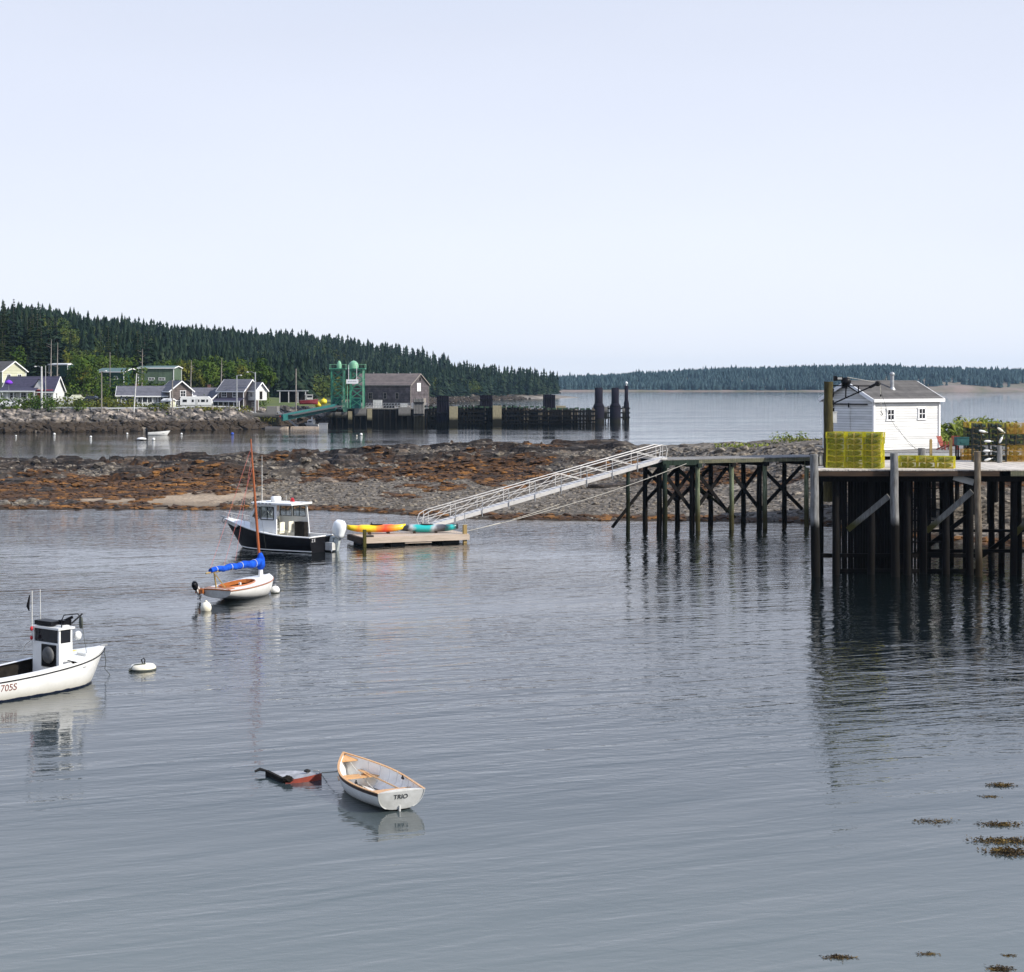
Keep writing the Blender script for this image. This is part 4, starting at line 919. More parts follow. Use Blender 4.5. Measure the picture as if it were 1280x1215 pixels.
for u, v, lb in [(398, 506, 'lower yellow float bag resting by the red workboat'), (404.5, 502, 'higher yellow float bag right of its fellow')]:
    m_ = MB(); m_.blob((0, 0, 0), (.85, .8, .75), 3, 2, .06, smooth=True); m_.tube([(0, 0, .7), (.1, 0, .95)], .12, 6); o = m_.build('yellow_float', M_yellow); o.location = at(u, v, 438); tag(o, lb, 'float')

# ------------------------------------------------------------------ ferry terminal
D0 = 440
ro = Vector((XU(478, D0), D0, 0)); r = empty('ferry_pier', ro, 0, 'dark ferry pier with stained concrete bulkhead and grey deck clutter', 'pier')
def LX(u, D=D0): return XU(u, D)-ro.x
m_ = MB(); m_.box(((LX(412)+LX(532))/2, 11, 2.0), (LX(532)-LX(412), 20, 4.4)); m_.build('bulkhead', M_pileback, r)
for u0, u1, va, vb, m in [(408, 434, 515, 522, M_conc), (443, 458, 509, 520, M_conc), (435, 440, 514, 530, M_concy), (459, 465, 511, 526, M_concy), (498, 513, 509, 520, M_conc)]:
    z0, z1 = ZV(vb, D0), ZV(va, D0); m_ = MB(); m_.box(((LX(u0)+LX(u1))/2, .6, (z0+z1)/2), (LX(u1)-LX(u0), 1.0, z1-z0)); m_.build('concrete_cap', m, r)
m_ = MB(); m_.box(((LX(412)+LX(534))/2, 11, 4.45), (LX(534)-LX(412), 20.4, .3)); m_.build('deck', M_deck2, r)
for i in range(16):
    u = 413+i*7.4; m_ = MB(); m_.tube([(LX(u), .35, -1), (LX(u), .35, 4.3)], .2, 7); m_.build('pile', M_pileback, r)
m_ = MB(); g = random.Random(3)
for i in range(22):
    u = 457+i*3.6; m_.beam((LX(u), 1, 4.6), (LX(u), 1, 5.8), .08, .08)
    m_.beam((LX(u), 1, 4.8), (LX(u+3.6), 1, 5.7), .06, .06)
m_.beam((LX(457), 1, 5.8), (LX(534), 1, 5.8), .09, .09); m_.beam((LX(457), 1, 5.2), (LX(534), 1, 5.2), .07, .07); m_.build('railing', M_galv, r)
for i, (u, w, h, m) in enumerate([(472, 2.2, 1.9, M_dull_white), (490, 1.3, .9, M_black), (505, 1.6, 1.0, M_dull_white), (483, 1.5, 1.0, M_black), (450, 1.6, 1.2, M_grey), (518, 1.2, 1.2, M_galv)]):
    m_ = MB(); m_.box((0, 0, h/2), (w, 1.5, h)); m_.box((0, 0, h+.04), (w+.12, 1.6, .08)); m_.box((-w*.3, -.76, h*.5), (.1, .05, h*.8))
    o = m_.build('deck_locker', m); o.location = (XU(u, D0+3), D0+3, 4.6); tag(o, ['tall off white locker on the ferry pier before the barn', 'small black crate on the ferry pier left of centre', 'low white locker before the barn doors', 'small black crate right beside the tall locker', 'grey locker at the foot of the green towers', 'grey metal bin at the right end of the ferry deck'][i], 'locker', 'lockers on the ferry pier')
# barn
bx = XU(495, 464); hb = house('barn', 'long weathered shingle barn with white square sign on gable', 488, 470, math.radians(-24), 17.5, 10.5, 6.2, 2.9, M_barnw, M_barnr, trim=M_snag, z=4.4, cat='barn', over=.3,
   wins=[('f', 1.2, 3.3, .9, 1.6), ('f', 4.8, 3.3, .9, 1.6), ('f', -3.2, 3.3, 1.1, 1.6), ('r', 3.0, 1.6, 1.2, 1.2)], doors=[('f', -6.2, 2.2, 2.6, M_darkin), ('r', 2.6, 2.0, 2.4, M_snag)])
m_ = MB(); m_.box((8.83, -.6, 5.6), (.08, 2.1, 2.2)); m_.build('sign_board', M_wtrim, hb)
m_ = MB(); m_.box((8.82, .2, 7.7), (.06, .7, .9)); m_.build('loft_door', M_darkin, hb)
m_ = MB(); [m_.lathe([(.12, 0), (.12, .35), (.2, .4), (0, .5)], (x_, -.2, 9.1), 8) for x_ in (-5, -1, 2.5, 6)]; m_.build('roof_vent', M_galv, hb)
# lift towers
def lift_tower(uc, w, D, label, sign=False):
    c = Vector((XU(uc, D), D, 4.5)); r = empty('lift_tower', c, 0, label, 'lift tower'); H = ZV(461.5, D)-4.5; a = w/2
    for sx in (-1, 1):
        for sy in (-1, 1):
            m_ = MB(); m_.box((sx*a, sy*a, H/2), (.34, .34, H)); m_.build('leg', M_tgreenl if sx > 0 and sy < 0 else M_tgreen, r)  # right front leg takes the lighter green
    m_ = MB(); n = 4
    for i in range(n):
        z0, z1 = .3+i*(H-.6)/n, .3+(i+1)*(H-.6)/n
        for (p, q) in [((-a, -a), (a, -a)), ((a, -a), (a, a)), ((-a, a), (a, a)), ((-a, -a), (-a, a))]:
            m_.beam((*p, z0), (*q, z1), .14, .14); m_.beam((*q, z0), (*p, z1), .12, .12); m_.beam((*p, z1), (*q, z1), .16, .16)
    m_.build('lattice', M_tgreen, r)
    m_ = MB(); m_.box((0, 0, H+.1), (w+1.0, w+1.0, .25)); m_.build('platform', M_tgreen, r)
    m_ = MB()
    for sx in (-1, 1):
        m_.beam((sx*(a+.5), -a-.5, H+1.2), (sx*(a+.5), a+.5, H+1.2), .06, .06); m_.beam((-a-.5, sx*(a+.5), H+1.2), (a+.5, sx*(a+.5), H+1.2), .06, .06)
        for sy in (-1, 0, 1): m_.beam((sx*(a+.5), sy*(a+.5), H), (sx*(a+.5), sy*(a+.5), H+1.2), .06, .06)
    m_.build('railing', M_tgreenl, r)
    m_ = MB(); m_.box((-.2, 0, 1.3), (w*.7, w*.6, 2.6)); m_.build('counterweight', M_teal, r)
    return r, H
lt, H = lift_tower(422.5, 3.0, 444, 'left green lattice lift tower with smaller domed winch cap')
m_ = MB(); m_.lathe([(.62, .2), (.62, 1.1), (.45, 1.7), (.2, 2.1), (0, 2.15)], (.3, 0, H), 12); m_.build('winch_cap', M_tgreenl, lt)
lt, H = lift_tower(446.5, 3.2, 441, 'right green lattice lift tower with round cap and hanging white sign')
m_ = MB(); m_.lathe([(1.15, .2), (1.25, 1.0), (1.1, 1.7), (.6, 2.2), (0, 2.4)], (-.9, 0, H-.2), 14); m_.build('winch_cap', M_tgreenl, lt)
m_ = MB(); m_.box((-1.4, -2.3, H-3.0), (.02, .02, .02)); 
sg = MB(); sg.box((-1.0, -2.6, H-3.1), (3.0, .10, 1.05)); sg = sg.build('sign', M_wtrim, lt)
for dx in (-1.9, .1): m_ = MB(); m_.beam((-1+dx+1-.0, -2.55, H-2.6), (-1+dx+1, -2.55, H+1.0), .12, .12); m_.build('hanger', M_wtrim, sg)
m_ = MB(); m_.box((-2.25, -2.3, H/2-1.6), (.2, .2, H-3.4)); m_.build('guide_post', M_tgreenl, lt)
M_letter = mat('faded_lettering', (.35, .36, .38), (.3, .3, .32), 5, .8)
def lettering(body, size, m, parent, M4, ext=.004, name='lettering', spacing=1.0):
    cu = bpy.data.curves.new('txt', 'FONT'); cu.body = body; cu.size = size; cu.extrude = ext; cu.align_x = 'CENTER'; cu.align_y = 'CENTER'; cu.space_character = spacing
    t = bpy.data.objects.new('txt', cu); COL.objects.link(t); bpy.context.view_layer.update()
    me = bpy.data.meshes.new_from_object(t.evaluated_get(bpy.context.evaluated_depsgraph_get())); bpy.data.objects.remove(t); bpy.data.curves.remove(cu)
    me.materials.clear(); me.materials.append(m); o = bpy.data.objects.new(name, me); COL.objects.link(o); o.parent = parent; o.matrix_local = M4; return o
sm = MB()
for i, w_ in enumerate([.28, .12, .2, .2, .1, .24, .14, .22, .16]): sm.box((-1.95+i*.24, -2.66, H-3.1+.05*(i % 2)), (w_*.7, .02, .30))
sm.build('faded_writing', M_letter, sg)
# connecting walkway
rr = empty('walkway', (XU(433, 443), 443, 8.0), 0, 'green service stair and gantry between the lift towers', 'stair'); m_ = MB()
m_.beam((-3.2, -1.6, -3), (-1.4, -1.6, -.2), .7, .12); m_.beam((-1.4, -1.6, -.2), (.4, -1.6, -3), .7, .12); m_.build('stair_flight', M_tgreen, rr); m_ = MB(); m_.box((0, -1.6, -3.2), (1.7, 1.4, 2.4)); m_.build('cage', M_tgreenl, rr)
# long fender trestle and dolphins
ro2 = Vector((XU(640, 448), 448, 0)); r2 = empty('fender_trestle', ro2, 0, 'long dark timber fender trestle running out from the ferry pier', 'trestle'); g = random.Random(8)
def LX2(u, D=448): return XU(u, D)-ro2.x
for sy in (0, 1.5, 3):
    for i in range(53):
        u = 530+i*4.05+sy*.9; m_ = MB(); t = 5.9 if u < 660 else 5.3; h = t-1+g.uniform(-.35, .35)
        m_.tube([(LX2(u), sy, -1), (LX2(u)+g.uniform(-.1, .1), sy, h)], .22, 6); m_.build('pile', M_pileback if g.random() < .8 else M_pilelow, r2) if i < 57 or sy == 0 else None
m_ = MB()
for z, h in ((.5, .3), (1.3, .4), (2.5, .45), (3.6, .5)): m_.beam((LX2(530), -.3, z), (LX2(746), -.3, z), .25, h)
for sy in (3.3,): m_.beam((LX2(530), sy, 2.2), (LX2(746), sy, 2.2), .2, .4)
m_.build('wale', M_pileback, r2)
m_ = MB(); m_.beam((LX2(530), 1.5, 4.0), (LX2(600), 1.5, 4.0), 2.2, .25); m_.beam((LX2(610), 1.5, 3.9), (LX2(678), 1.5, 3.9), 2.2, .25); m_.build('walkway_deck', M_fascia, r2)
M_gtop = mat('mossy_green_cap', (.04, .09, .05), (.02, .04, .025), .8, .8)
m_ = MB()
for u in range(532, 742, 7): m_.box((LX2(u), -.1, 4.7-(u > 680)*.4+g.uniform(-.15, .15)), (1.0, .8, .4))
m_.build('cap_timber', M_gtop, r2)
M_dolp = conc('tarred_dolphin', (.016, .014, .024), (.008, .007, .012), 1.2)
def dolphin(u0, u1, vt, vb, m, label, side=None, cap=None, top=None):
    D = 11*F/(vb-V0); u = (u0+u1)/2; w = (u1-u0)/F*D; H = ZV(vt, D); r = empty('dolphin', (XU(u, D), D, 0), 0, label, 'dolphin'); n = 7
    for i in range(n):
        x = -w/2+w*(i+.5)/n; q = MB(); q.tube([(x, 0, -1), (x, .0, H+g.uniform(-.12, .12))], w/n*.56, 7); q.tube([(x, 1.6, -1), (x, 1.6, H-.1)], w/n*.56, 7); q.build('pile', m, r)
    q = MB(); q.box((0, .8, H*.5), (w*.98, 1.6, H*.96)); q.build('core', m, r)
    for z in (H*.45, H*.85): q = MB(); q.box((0, -.32, z), (w*1.02, .08, .3)); q.build('band', M_black, r)
    if side: 
        a = MB(); z1 = ZV(side[2], D); wd = (side[1]-side[0])/F*D; a.box((XU((side[0]+side[1])/2, D)-XU(u, D), -.4, z1/2-.3), (wd, 2.4, z1+.6)); a.build('concrete_block', M_concy, r)
    if top: a = MB(); a.tube([(0, 0, H), (0, 0, H+.9)], .12, 8); a.lathe([(0, 0), (.3, 0), (.3, .4), (0, .6)], (0, 0, H+.8), 10); a.build('light', M_wtrim, r)
    return r
dolphin(517, 530, 498, 534, M_conc, 'pale grey dolphin nearest the barn, first from the left')
dolphin(546, 561, 495, 533, M_dolp, 'black piled dolphin, second from the left, right of the barn', side=(562, 572, 508))
dolphin(600, 615.5, 494, 532, M_dolp, 'black piled dolphin at the middle of the fender trestle', side=(616, 627, 507))
dolphin(679, 694, 493, 530.5, M_dolp, 'black piled dolphin with a wide concrete block, fourth from the left', side=(695, 707, 507))
def bottle(u, w0, w1, vt, vs, vb, label, light=False):
    D = 11*F/(vb-V0); H = ZV(vt, D); Hs = ZV(vs, D); a, b = w0/2/F*D, w1/2/F*D; r = empty('mooring_dolphin', (XU(u, D), D, 0), 0, label, 'dolphin')
    q = MB(); q.lathe([(b, -1), (b, Hs-.8), (a, Hs)], n=14); q.build('base_piles', M_dolp, r); q = MB(); q.lathe([(a, Hs-.1), (a, H), (0, H)], n=14); q.build('upper_piles', M_dolp, r)
    for z in (1.0, Hs-1.0): q = MB(); q.lathe([(b+.04, z), (b+.04, z+.25)], n=14); q.build('band', M_black, r)
    if light: q = MB(); q.tube([(0, 0, H), (0, 0, H+.5)], .15, 8); q.lathe([(0, .4), (.32, .4), (.36, .9), (0, 1.2)], (0, 0, H), 10); q.build('white_lantern', M_wtrim, r)
rc = empty('timber_cluster', (XU(765, 486), 486, 0), 0, 'low dark timber fendering joining the bottle shaped end dolphins', 'fender')
for i in range(13):
    q = MB(); x = -5.0+i*.8; q.tube([(x, 0, -1), (x+g.uniform(-.1, .1), 0, 4.3+g.uniform(-.5, .4))], .2, 6); q.build('pile', M_pileback, rc)
q = MB(); [q.box((-.2, -.25, z), (10.4, .2, .4)) for z in (1.3, 2.6, 3.8)]; q.build('wale', M_pileback, rc)
q = MB(); q.box((-1.9, -.1, 2.6), (1.2, 1.2, 3.4)); q.box((3.2, -.1, 2.2), (.7, 1.2, 3.2)); q.build('concrete_block', M_conc, rc)
bottle(748.5, 10, 14, 484.5, 504, 528.5, 'left of the two thick bottle shaped dolphins at the trestle end')
bottle(769, 9.5, 14, 484.5, 504, 528.5, 'right of the two thick bottle shaped dolphins at the trestle end')
bottle(783, 4.5, 6.5, 482, 500, 527.5, 'slim outermost dolphin topped with a white lantern', True)

# ------------------------------------------------------------------ far island
ISK = [(-500, 470), (690, 471), (705, 470), (770, 467), (850, 463), (950, 459), (1000, 457.5), (1110, 456.5), (1180, 459.5), (1280, 461.5), (1900, 464)]
def isl_z(X, Y):
    u = U0+X/Y*F; zs = CH-(interp(u, ISK)-V0)/F*2350-9
    t = (Y-(2110+40*(fbm(X/120, Y*0, 3)-.5)))/240; s = np.clip(t, 0, 1); s = s*s*(3-2*s)
    z = np.where(t < 0, t*8, 1.2*np.clip(t*40, 0, 1)+s*(zs-1))
    z = z+np.clip(t*6, 0, 1)*(fbm(X/60, Y/60, 4)-.5)*5
    clear = np.exp(-((u-1205)/70)**2)*np.clip((2200-Y)/60, 0, 1)
    return np.maximum(z+clear*5*np.clip(t*12, 0, 1), -2)
M_isl = mat('island_shore', (.22, .165, .135), (.10, .10, .055), .02, .95, world=True)
o = grid_obj('island_ground', np.arange(-140, 1300, 9.0), np.concatenate([np.arange(2080, 2160, 4.0), np.arange(2160, 2700, 14.0)]), isl_z, M_isl); tag(o, kind='structure')
fi = MB(); g = random.Random(21)
xs_ = [(g.uniform(-120, 1180), 2128+300*g.random()**1.2) for i in range(11500)]
zz = isl_z(np.array([q[0] for q in xs_]), np.array([q[1] for q in xs_]))
for (x, y), z in zip(xs_, zz):
    u = U0+x/y*F
    if z < 1.2 or (1140 < u and y < 2215 and fbm(np.array([x/30]), np.array([y/20]), 5)[0] < .55): continue
    h = g.uniform(6, 11.5)*(1.25 if g.random() < .06 else 1); R = g.uniform(2.0, 3.6); a0 = g.uniform(0, 6); vs = []
    for (f, rr) in ((.05, 1), (.45, .8)):
        b = len(vs); n = 5
        for j in range(n): a = a0+f*3+6.283*j/n; k = rr*R*g.uniform(.7, 1.2); vs.append((x+math.cos(a)*k, y+math.sin(a)*k, z+h*f))
    vs += [(x, y, z+h*.62), (x+g.uniform(-.3, .3), y, z+h)]
    fi.add(vs, [(j, (j+1) % 5, 10) for j in range(5)]+[(5+j, 5+(j+1) % 5, 11) for j in range(5)])
M_if = mat('haze_tinted_spruces', (.020, .040, .048), (.050, .082, .088), .05, .95, world=True, spec=.03)  # blue of the distant haze put into the tree colour
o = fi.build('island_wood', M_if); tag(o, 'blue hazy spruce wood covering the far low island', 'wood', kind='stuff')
# ------------------------------------------------------------------ haze
hz = MB(); hz.add([(x, y, z) for x in (-4800, 4800) for y in (-60, 6600) for z in (-3.5, 95)], [(0, 1, 3, 2), (4, 6, 7, 5), (0, 4, 5, 1), (2, 3, 7, 6), (0, 2, 6, 4), (1, 5, 7, 3)])
M_haze = bpy.data.materials.new('sea_air'); M_haze.use_nodes = True; t = M_haze.node_tree; t.nodes.clear()
vol = N(t, 'ShaderNodeVolumePrincipled', Density=.000052); vol.inputs['Color'].default_value = (.52, .76, 1.0, 1); vol.inputs['Anisotropy'].default_value = .2
t.links.new(vol.outputs[0], N(t, 'ShaderNodeOutputMaterial').inputs['Volume'])
o = hz.build('haze', M_haze); tag(o, kind='stuff')
o['label'] = 'thin blue sea haze over the whole bay'; o['category'] = 'haze'
# ------------------------------------------------------------------ main wharf
DK = 6.05
wr = empty('wharf', (17.0, 100.0, 0), 0, 'tall dark timber wharf with grey pile heads and pale plank deck', 'wharf'); wo_ = (17.0, 100.0, 0)
def wp(name, mb_, m): return mb_.build(name, m, wr, off=wo_)
def deck_boards(x0, x1, y0, y1, zt, m, name, w=.19):
    q = MB(); x = x0; g = random.Random(int(x0*7+y0))
    while x < x1:
        q.box((x+w/2-.008, (y0+y1)/2+g.uniform(-.02, .02), zt-.035+g.uniform(-.006, .006)), (w-.018, y1-y0, .07)); x += w
    return q
wp('deck', deck_boards(21.2, 37.5, 99.85, 112.0, DK, M_deck, 'deck'), M_deck); wp('deck', deck_boards(17.4, 21.19, 99.85, 104.3, DK, M_deck, 'deck'), M_deck)
q = MB(); q.box((19.3, 99.90, DK-.23), (4.2, .16, .28)); q.box((24.7, 99.90, DK-.23), (5.9, .16, .28)); wp('edge_beam', q, M_fascia)
q = MB(); q.box((32.9, 99.90, DK-.23), (9.2, .16, .28)); wp('edge_beam', q, M_fascia2)
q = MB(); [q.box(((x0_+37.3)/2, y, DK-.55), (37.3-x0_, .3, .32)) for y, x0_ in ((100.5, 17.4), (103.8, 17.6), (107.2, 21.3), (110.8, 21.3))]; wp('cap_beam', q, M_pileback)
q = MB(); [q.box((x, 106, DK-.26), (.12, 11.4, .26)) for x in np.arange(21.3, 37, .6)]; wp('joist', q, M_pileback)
def pile(x, y, zt, r, m, name='pile', lean=(0, 0), z0=-1.5, head=True, n=12):
    q = MB(); g = random.Random(int(x*31+y)); pts = []; rs = []
    k = 8
    for i in range(k+1):
        t = i/k; z = z0+(zt-z0)*t; pts.append((x+lean[0]*(1-t)+g.uniform(-.02, .02), y+lean[1]*(1-t), z)); rs.append(r*(1.12-.15*t)*(1+g.uniform(-.04, .04)))
    q.tube(pts, rs, n)
    return q
for u, vt, D, r in [(1017.5, 568, 99.6, .24), (1117.5, 566.5, 99.6, .235), (1221.5, 564.5, 99.6, .19), (1322, 565, 99.6, .22)]:
    wp('fender_pile', pile(XU(u, D), D, ZV(vt, D), r, M_pile, lean=(.12, 0)), M_pile if u != 1221.5 else pile_mat('brown_pile', (.24, .20, .15), (.09, .07, .05), 2.0, low=(.03, .022, .012), fade=2.5))
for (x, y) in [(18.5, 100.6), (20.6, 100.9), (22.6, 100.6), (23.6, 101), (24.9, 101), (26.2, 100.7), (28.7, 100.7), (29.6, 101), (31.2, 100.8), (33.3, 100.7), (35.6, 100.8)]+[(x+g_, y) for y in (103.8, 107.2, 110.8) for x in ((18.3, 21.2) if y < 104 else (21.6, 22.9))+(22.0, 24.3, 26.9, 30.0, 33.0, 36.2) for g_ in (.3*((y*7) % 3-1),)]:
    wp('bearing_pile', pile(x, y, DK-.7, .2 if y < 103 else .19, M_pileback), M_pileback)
# diagonal braces
def brace(p0, p1, w=.32, h=.12, m=M_brace):
    q = MB(); q.beam(p0, p1, h, w); wp('brace', q, m)
brace(at(1111, 620, 100.1), at(1060, 662, 101.2)); brace(at(1215, 614, 100.1), at(1158, 664, 101.2)); brace(at(1284, 652, 100.1), at(1264, 672, 101), m=M_brace); brace(at(1330, 612, 100.1), at(1284, 652, 100.6))
brace(at(1060, 664, 103.2), at(1112, 624, 103.2), .25, .12, M_pileback); brace(at(1150, 690, 103.2), at(1216, 640, 103.2), .25, .12, M_pileback); brace(at(1220, 700, 107), at(1290, 650, 107), .25, .12, M_pileback)
brace(at(1192, 596, 100.3), at(1217, 603, 100.2), .36, .1, M_grey)
# vertical slat fender screen
q = MB(); g = random.Random(4)
for i in range(32):
    x = XU(1046, 102.4)+i*.175+g.uniform(-.02, .02)
    if g.random() < .05: continue
    q.box((x, 102.4+g.uniform(-.05, .05), 2.35), (.135+g.uniform(-.02, .03), .09, 6.6))
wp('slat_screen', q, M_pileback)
q = MB(); q.box((22.6, 102.2, .95), (9.4, .14, .24)); q.box((22.9, 102.2, .05), (8.6, .14, .24)); q.box((30, 104.4, 1.0), (12, .14, .2)); q.box((30, 104.4, 2.2), (12, .14, .16)); wp('wale', q, M_pileback)
q = MB()
for i in range(7): q.box((XU(1160, 101.2)+.05, 101.2, 1.2+i*.62), (2.4 if i % 2 else 2.2, .08, .07))
q.box((XU(1160, 101.2)-1.1, 101.2, 2.8), (.07, .07, 5.6)); q.box((XU(1160, 101.2)+1.2, 101.2, 2.8), (.07, .07, 5.6)); wp('ladder', q, M_pileback)
# rear platform carrying the shed
q = deck_boards(24.2, 38.5, 126.2, 140.5, 5.98, M_deck2, 'deck'); pr = empty('shed_platform', (21.6, 126.2, 0), 0, 'raised plank platform with edge coloured as sunlit beneath the white shed', 'platform'); po = (21.6, 126.2, 0)
q.build('deck', M_deck2, pr, off=po)
q = MB(); q.box((31.35, 126.1, 5.82), (14.3, .14, .22)); q.build('edge_beam', M_dull_white, pr, off=po)  # white edge: sunlight on the deck edge put into the colour
for y in (126.8, 131, 136): 
    for x in (25.4, 28.4, 31.4, 34.4, 37.4): pile(x, y, 5.75, .17, M_pileback, z0=-.5).build('pile', M_pileback, pr, off=po)
q = MB(); [q.box((31.3, y, 5.6), (14.0, .25, .3)) for y in (126.8, 131, 136)]; q.build('cap_beam', M_pileback, pr, off=po)
q = MB(); q.beam((25.9, 126.9, 5.35), (33, 126.9, 5.35), .08, .12); q.beam((26.5, 126.6, 4.9), (33, 126.6, 5.1), .06, .1); q.build('rail', M_dull_white, pr, off=po)

# fence posts on the deck
def dpost(name, u, vt, D, r, m, label, sq=False, z0=DK):
    x = XU(u, D); q = MB()
    if sq: q.box((0, 0, (ZV(vt, D)-z0)/2), (r*2, r*2, ZV(vt, D)-z0)); q.box((0, 0, ZV(vt, D)-z0+.01), (r*1.7, r*1.7, .04))
    else: q.tube([(0, 0, 0), (.01, 0, (ZV(vt, D)-z0)*.5), (0, 0, ZV(vt, D)-z0)], [r*1.05, r, r*.95], 12); q.tube([(r*.9, 0, (ZV(vt, D)-z0)*.7), (r*1.25, 0, (ZV(vt, D)-z0)*.7)], .04, 6)
    o = q.build(name, m); o.location = (x, D, z0); tag(o, label, 'post'); return o
dpost('deck_post', 1163.5, 549.5, 111, .075, M_post, 'thin tan post just left of its twin, before the shed corner', True)
dpost('deck_post', 1188.5, 548.5, 111, .08, M_post, 'thin tan post on the right, before the red chairs', True)
dpost('pile_stub', 1152, 560, 110.5, .25, M_pile, 'short thick grey pile stub behind the low trap stack')
dpost('pile_stub', 1249.5, 557, 108.5, .16, M_pile, 'grey pile stub standing before the dark trap stack')

# ------------------------------------------------------------------ shed
sh = house('bait_shed', 'white clapboard shed with grey shingled roof and stove pipe', 1100, 133.05, math.radians(35), 7.0, 5.0, 3.78, 1.22, M_wpaint, M_roofl, x=27.94, z=6.0+.25, over=.28, cat='shed', wins=[('f', -1.75, 2.62, .74, .82), ('f', 1.62, 2.66, .74, .82)])
sh.location.z = 6.0
q = MB(); q.box((-3.53, .75, 1.75), (.07, 1.9, 2.7)); q.box((-3.58, .75, 1.2), (.04, 1.9, .07)); q.box((-3.58, 1.65, 1.75), (.04, .07, 2.7)); q.box((-3.58, -.15, 1.75), (.04, .07, 2.7)); q.build('sliding_door', M_wpaint, sh)
q = MB(); q.box((-3.60, .2, 3.38), (.08, 4.3, .08)); [q.box((-3.62, y, 3.30), (.06, .08, .34)) for y in (-.1, 1.5)]; q.build('door_rail', M_black, sh)
rf = [c for c in sh.children if c.name.startswith('roof')][0]
q = MB(); q.tube([(-.2, -1.25, 4.2), (-.2, -1.25, 5.55)], .14, 10); q.lathe([(.16, 5.5), (.2, 5.6), (.17, 5.72), (0, 5.8)], (-.2, -1.25, 0), 12); q.lathe([(.3, 4.36), (.18, 4.62)], (-.2, -1.25, 0), 12); q.build('stove_pipe', M_galv, rf)
# chairs
def adir(u, D, rz, label):
    r = empty('deck_chair', (XU(u, D), D, 5.98), rz, label, 'chair', 'red deck chairs'); m = M_chair
    q = MB(); q.beam((0, -.3, .38), (0, .22, .26), .55, .03); q.build('seat', m, r)
    q = MB(); [q.beam((x, .2, .26), (x*1.15, .52, 1.02), .09, .02) for x in (-.22, -.11, 0, .11, .22)]; q.build('backrest', m, r)
    for s in (-1, 1):
        q = MB(); q.box((s*.34, 0, .58), (.12, .75, .03)); q.build('armrest', m, r)
        q = MB(); q.box((s*.32, -.3, .28), (.06, .09, .58)); q.build('leg', m, r); q = MB(); q.beam((s*.3, -.2, .3), (s*.3, .5, .02), .04, .1); q.build('leg', m, r)
M_chair = mat('faded_red_paint', (.30, .06, .035), (.22, .04, .03), 5, .7)
adir(1180.5, 131, math.radians(40), 'red deck chair nearer the white shed corner'); adir(1192, 131.5, math.radians(-30), 'red deck chair on the right, beside the dark crates')
# teal crate, black lantern frame
M_crate = mat('teal_plastic', (.03, .12, .12), (.02, .08, .08), 3, .5)
r = empty('fish_crate', (XU(1202, 113), 113, 6.0+.95), .1, 'dark teal fish crate raised beside the dark trap stack', 'crate')
q = MB(); q.box((0, 0, .05), (.75, .55, .08)); [q.box((0, s*.27, .3), (.78, .04, .5)) for s in (-1, 1)]; [q.box((s*.38, 0, .3), (.04, .55, .5)) for s in (-1, 1)]; q.box((0, -.3, .52), (.8, .04, .06)); q.box((0, -.3, .2), (.3, .03, .12)); q.build('bin', M_crate, r)
q = MB(); [q.box((x, y, -.48), (.09, .09, .95)) for x in (-.3, .3) for y in (-.2, .2)]; q.build('stand', M_pileback, r)
r = empty('sawhorse', (XU(1026.5, 104), 104, DK), 0, 'small black open frame standing left of the tall trap stack', 'frame')
q = MB(); [q.box((x, 0, .38), (.04, .04, .76)) for x in (-.13, .13)]; q.box((0, 0, .77), (.34, .1, .05)); q.box((0, 0, .04), (.34, .06, .04)); q.build('frame', M_black, r)
q = MB(); q.box((0, .02, .4), (.2, .01, .6)); q.build('panel', M_grey, r)

# ------------------------------------------------------------------ lobster traps
def trap_mesh(L, Wd, H, wm, nm, seed=0):
    r = empty('lobster_trap', (0, 0, 0)); q = MB(); t = .0070; s = .057
    def grid(o, a, b, na, nb):
        for i in range(na+1): q.beam(o+a*(i/na), o+a*(i/na)+b, t*(1.8 if i in (0, na) else 1), t*(1.8 if i in (0, na) else 1))
        for j in range(nb+1): q.beam(o+b*(j/nb), o+b*(j/nb)+a, t*(1.8 if j in (0, nb) else 1), t*(1.8 if j in (0, nb) else 1))
    nx, ny, nz_ = int(L/s), int(Wd/s), int(H/s); V = Vector; X, Y, Z = V((L, 0, 0)), V((0, Wd, 0)), V((0, 0, H)); O = V((0, 0, .01))
    grid(O, X, Z, nx, nz_); grid(O+Y, X, Z, nx, nz_); grid(O, Y, Z, ny, nz_); grid(O+X, Y, Z, ny, nz_); grid(O+Z, X, Y, nx//2, ny//2); grid(O, X, Y, nx//2, ny//2)
    q.build('wire_cage', wm, r)
    g = random.Random(seed)
    for cx in (.30, .68):
        n = MB(); n.lathe([(H*.46, -.12), (H*.30, 0), (H*.16, .12)], (L*cx, Wd*.5, H*.5), 10, M=Matrix.Rotation(math.pi/2, 3, 'Y')); n.build('netting_head', nm, r)
    n = MB(); n.box((L*.5, Wd*.5, .04), (L*.9, .1, .045)); n.box((L*.12, Wd*.5, .06), (.1, .2, .06)); n.box((L*.5, Wd*.5, H*.5), (.015, Wd*.9, H*.9)); n.build('runner', M_post, r)
    n = MB(); n.blob((L*.5+g.uniform(-.1, .1), Wd*.35, H*.4), (.10, .07, .13), seed, 1, .2); n.build('bait_bag', nm, r)
    return r
M_wy = mat('yellow_coated_wire', (.84, .78, .02), (.60, .55, .02), 2.5, .55, rand=.25)
M_wo = mat('orange_coated_wire', (.62, .36, .03), (.45, .25, .02), 2.5, .45, rand=.12)
M_wb = mat('black_coated_wire', (.018, .024, .022), (.03, .04, .035), 2.5, .45)
M_nety = mat('green_netting', (.03, .075, .015), (.16, .12, .05), 6, .9, rand=.4)
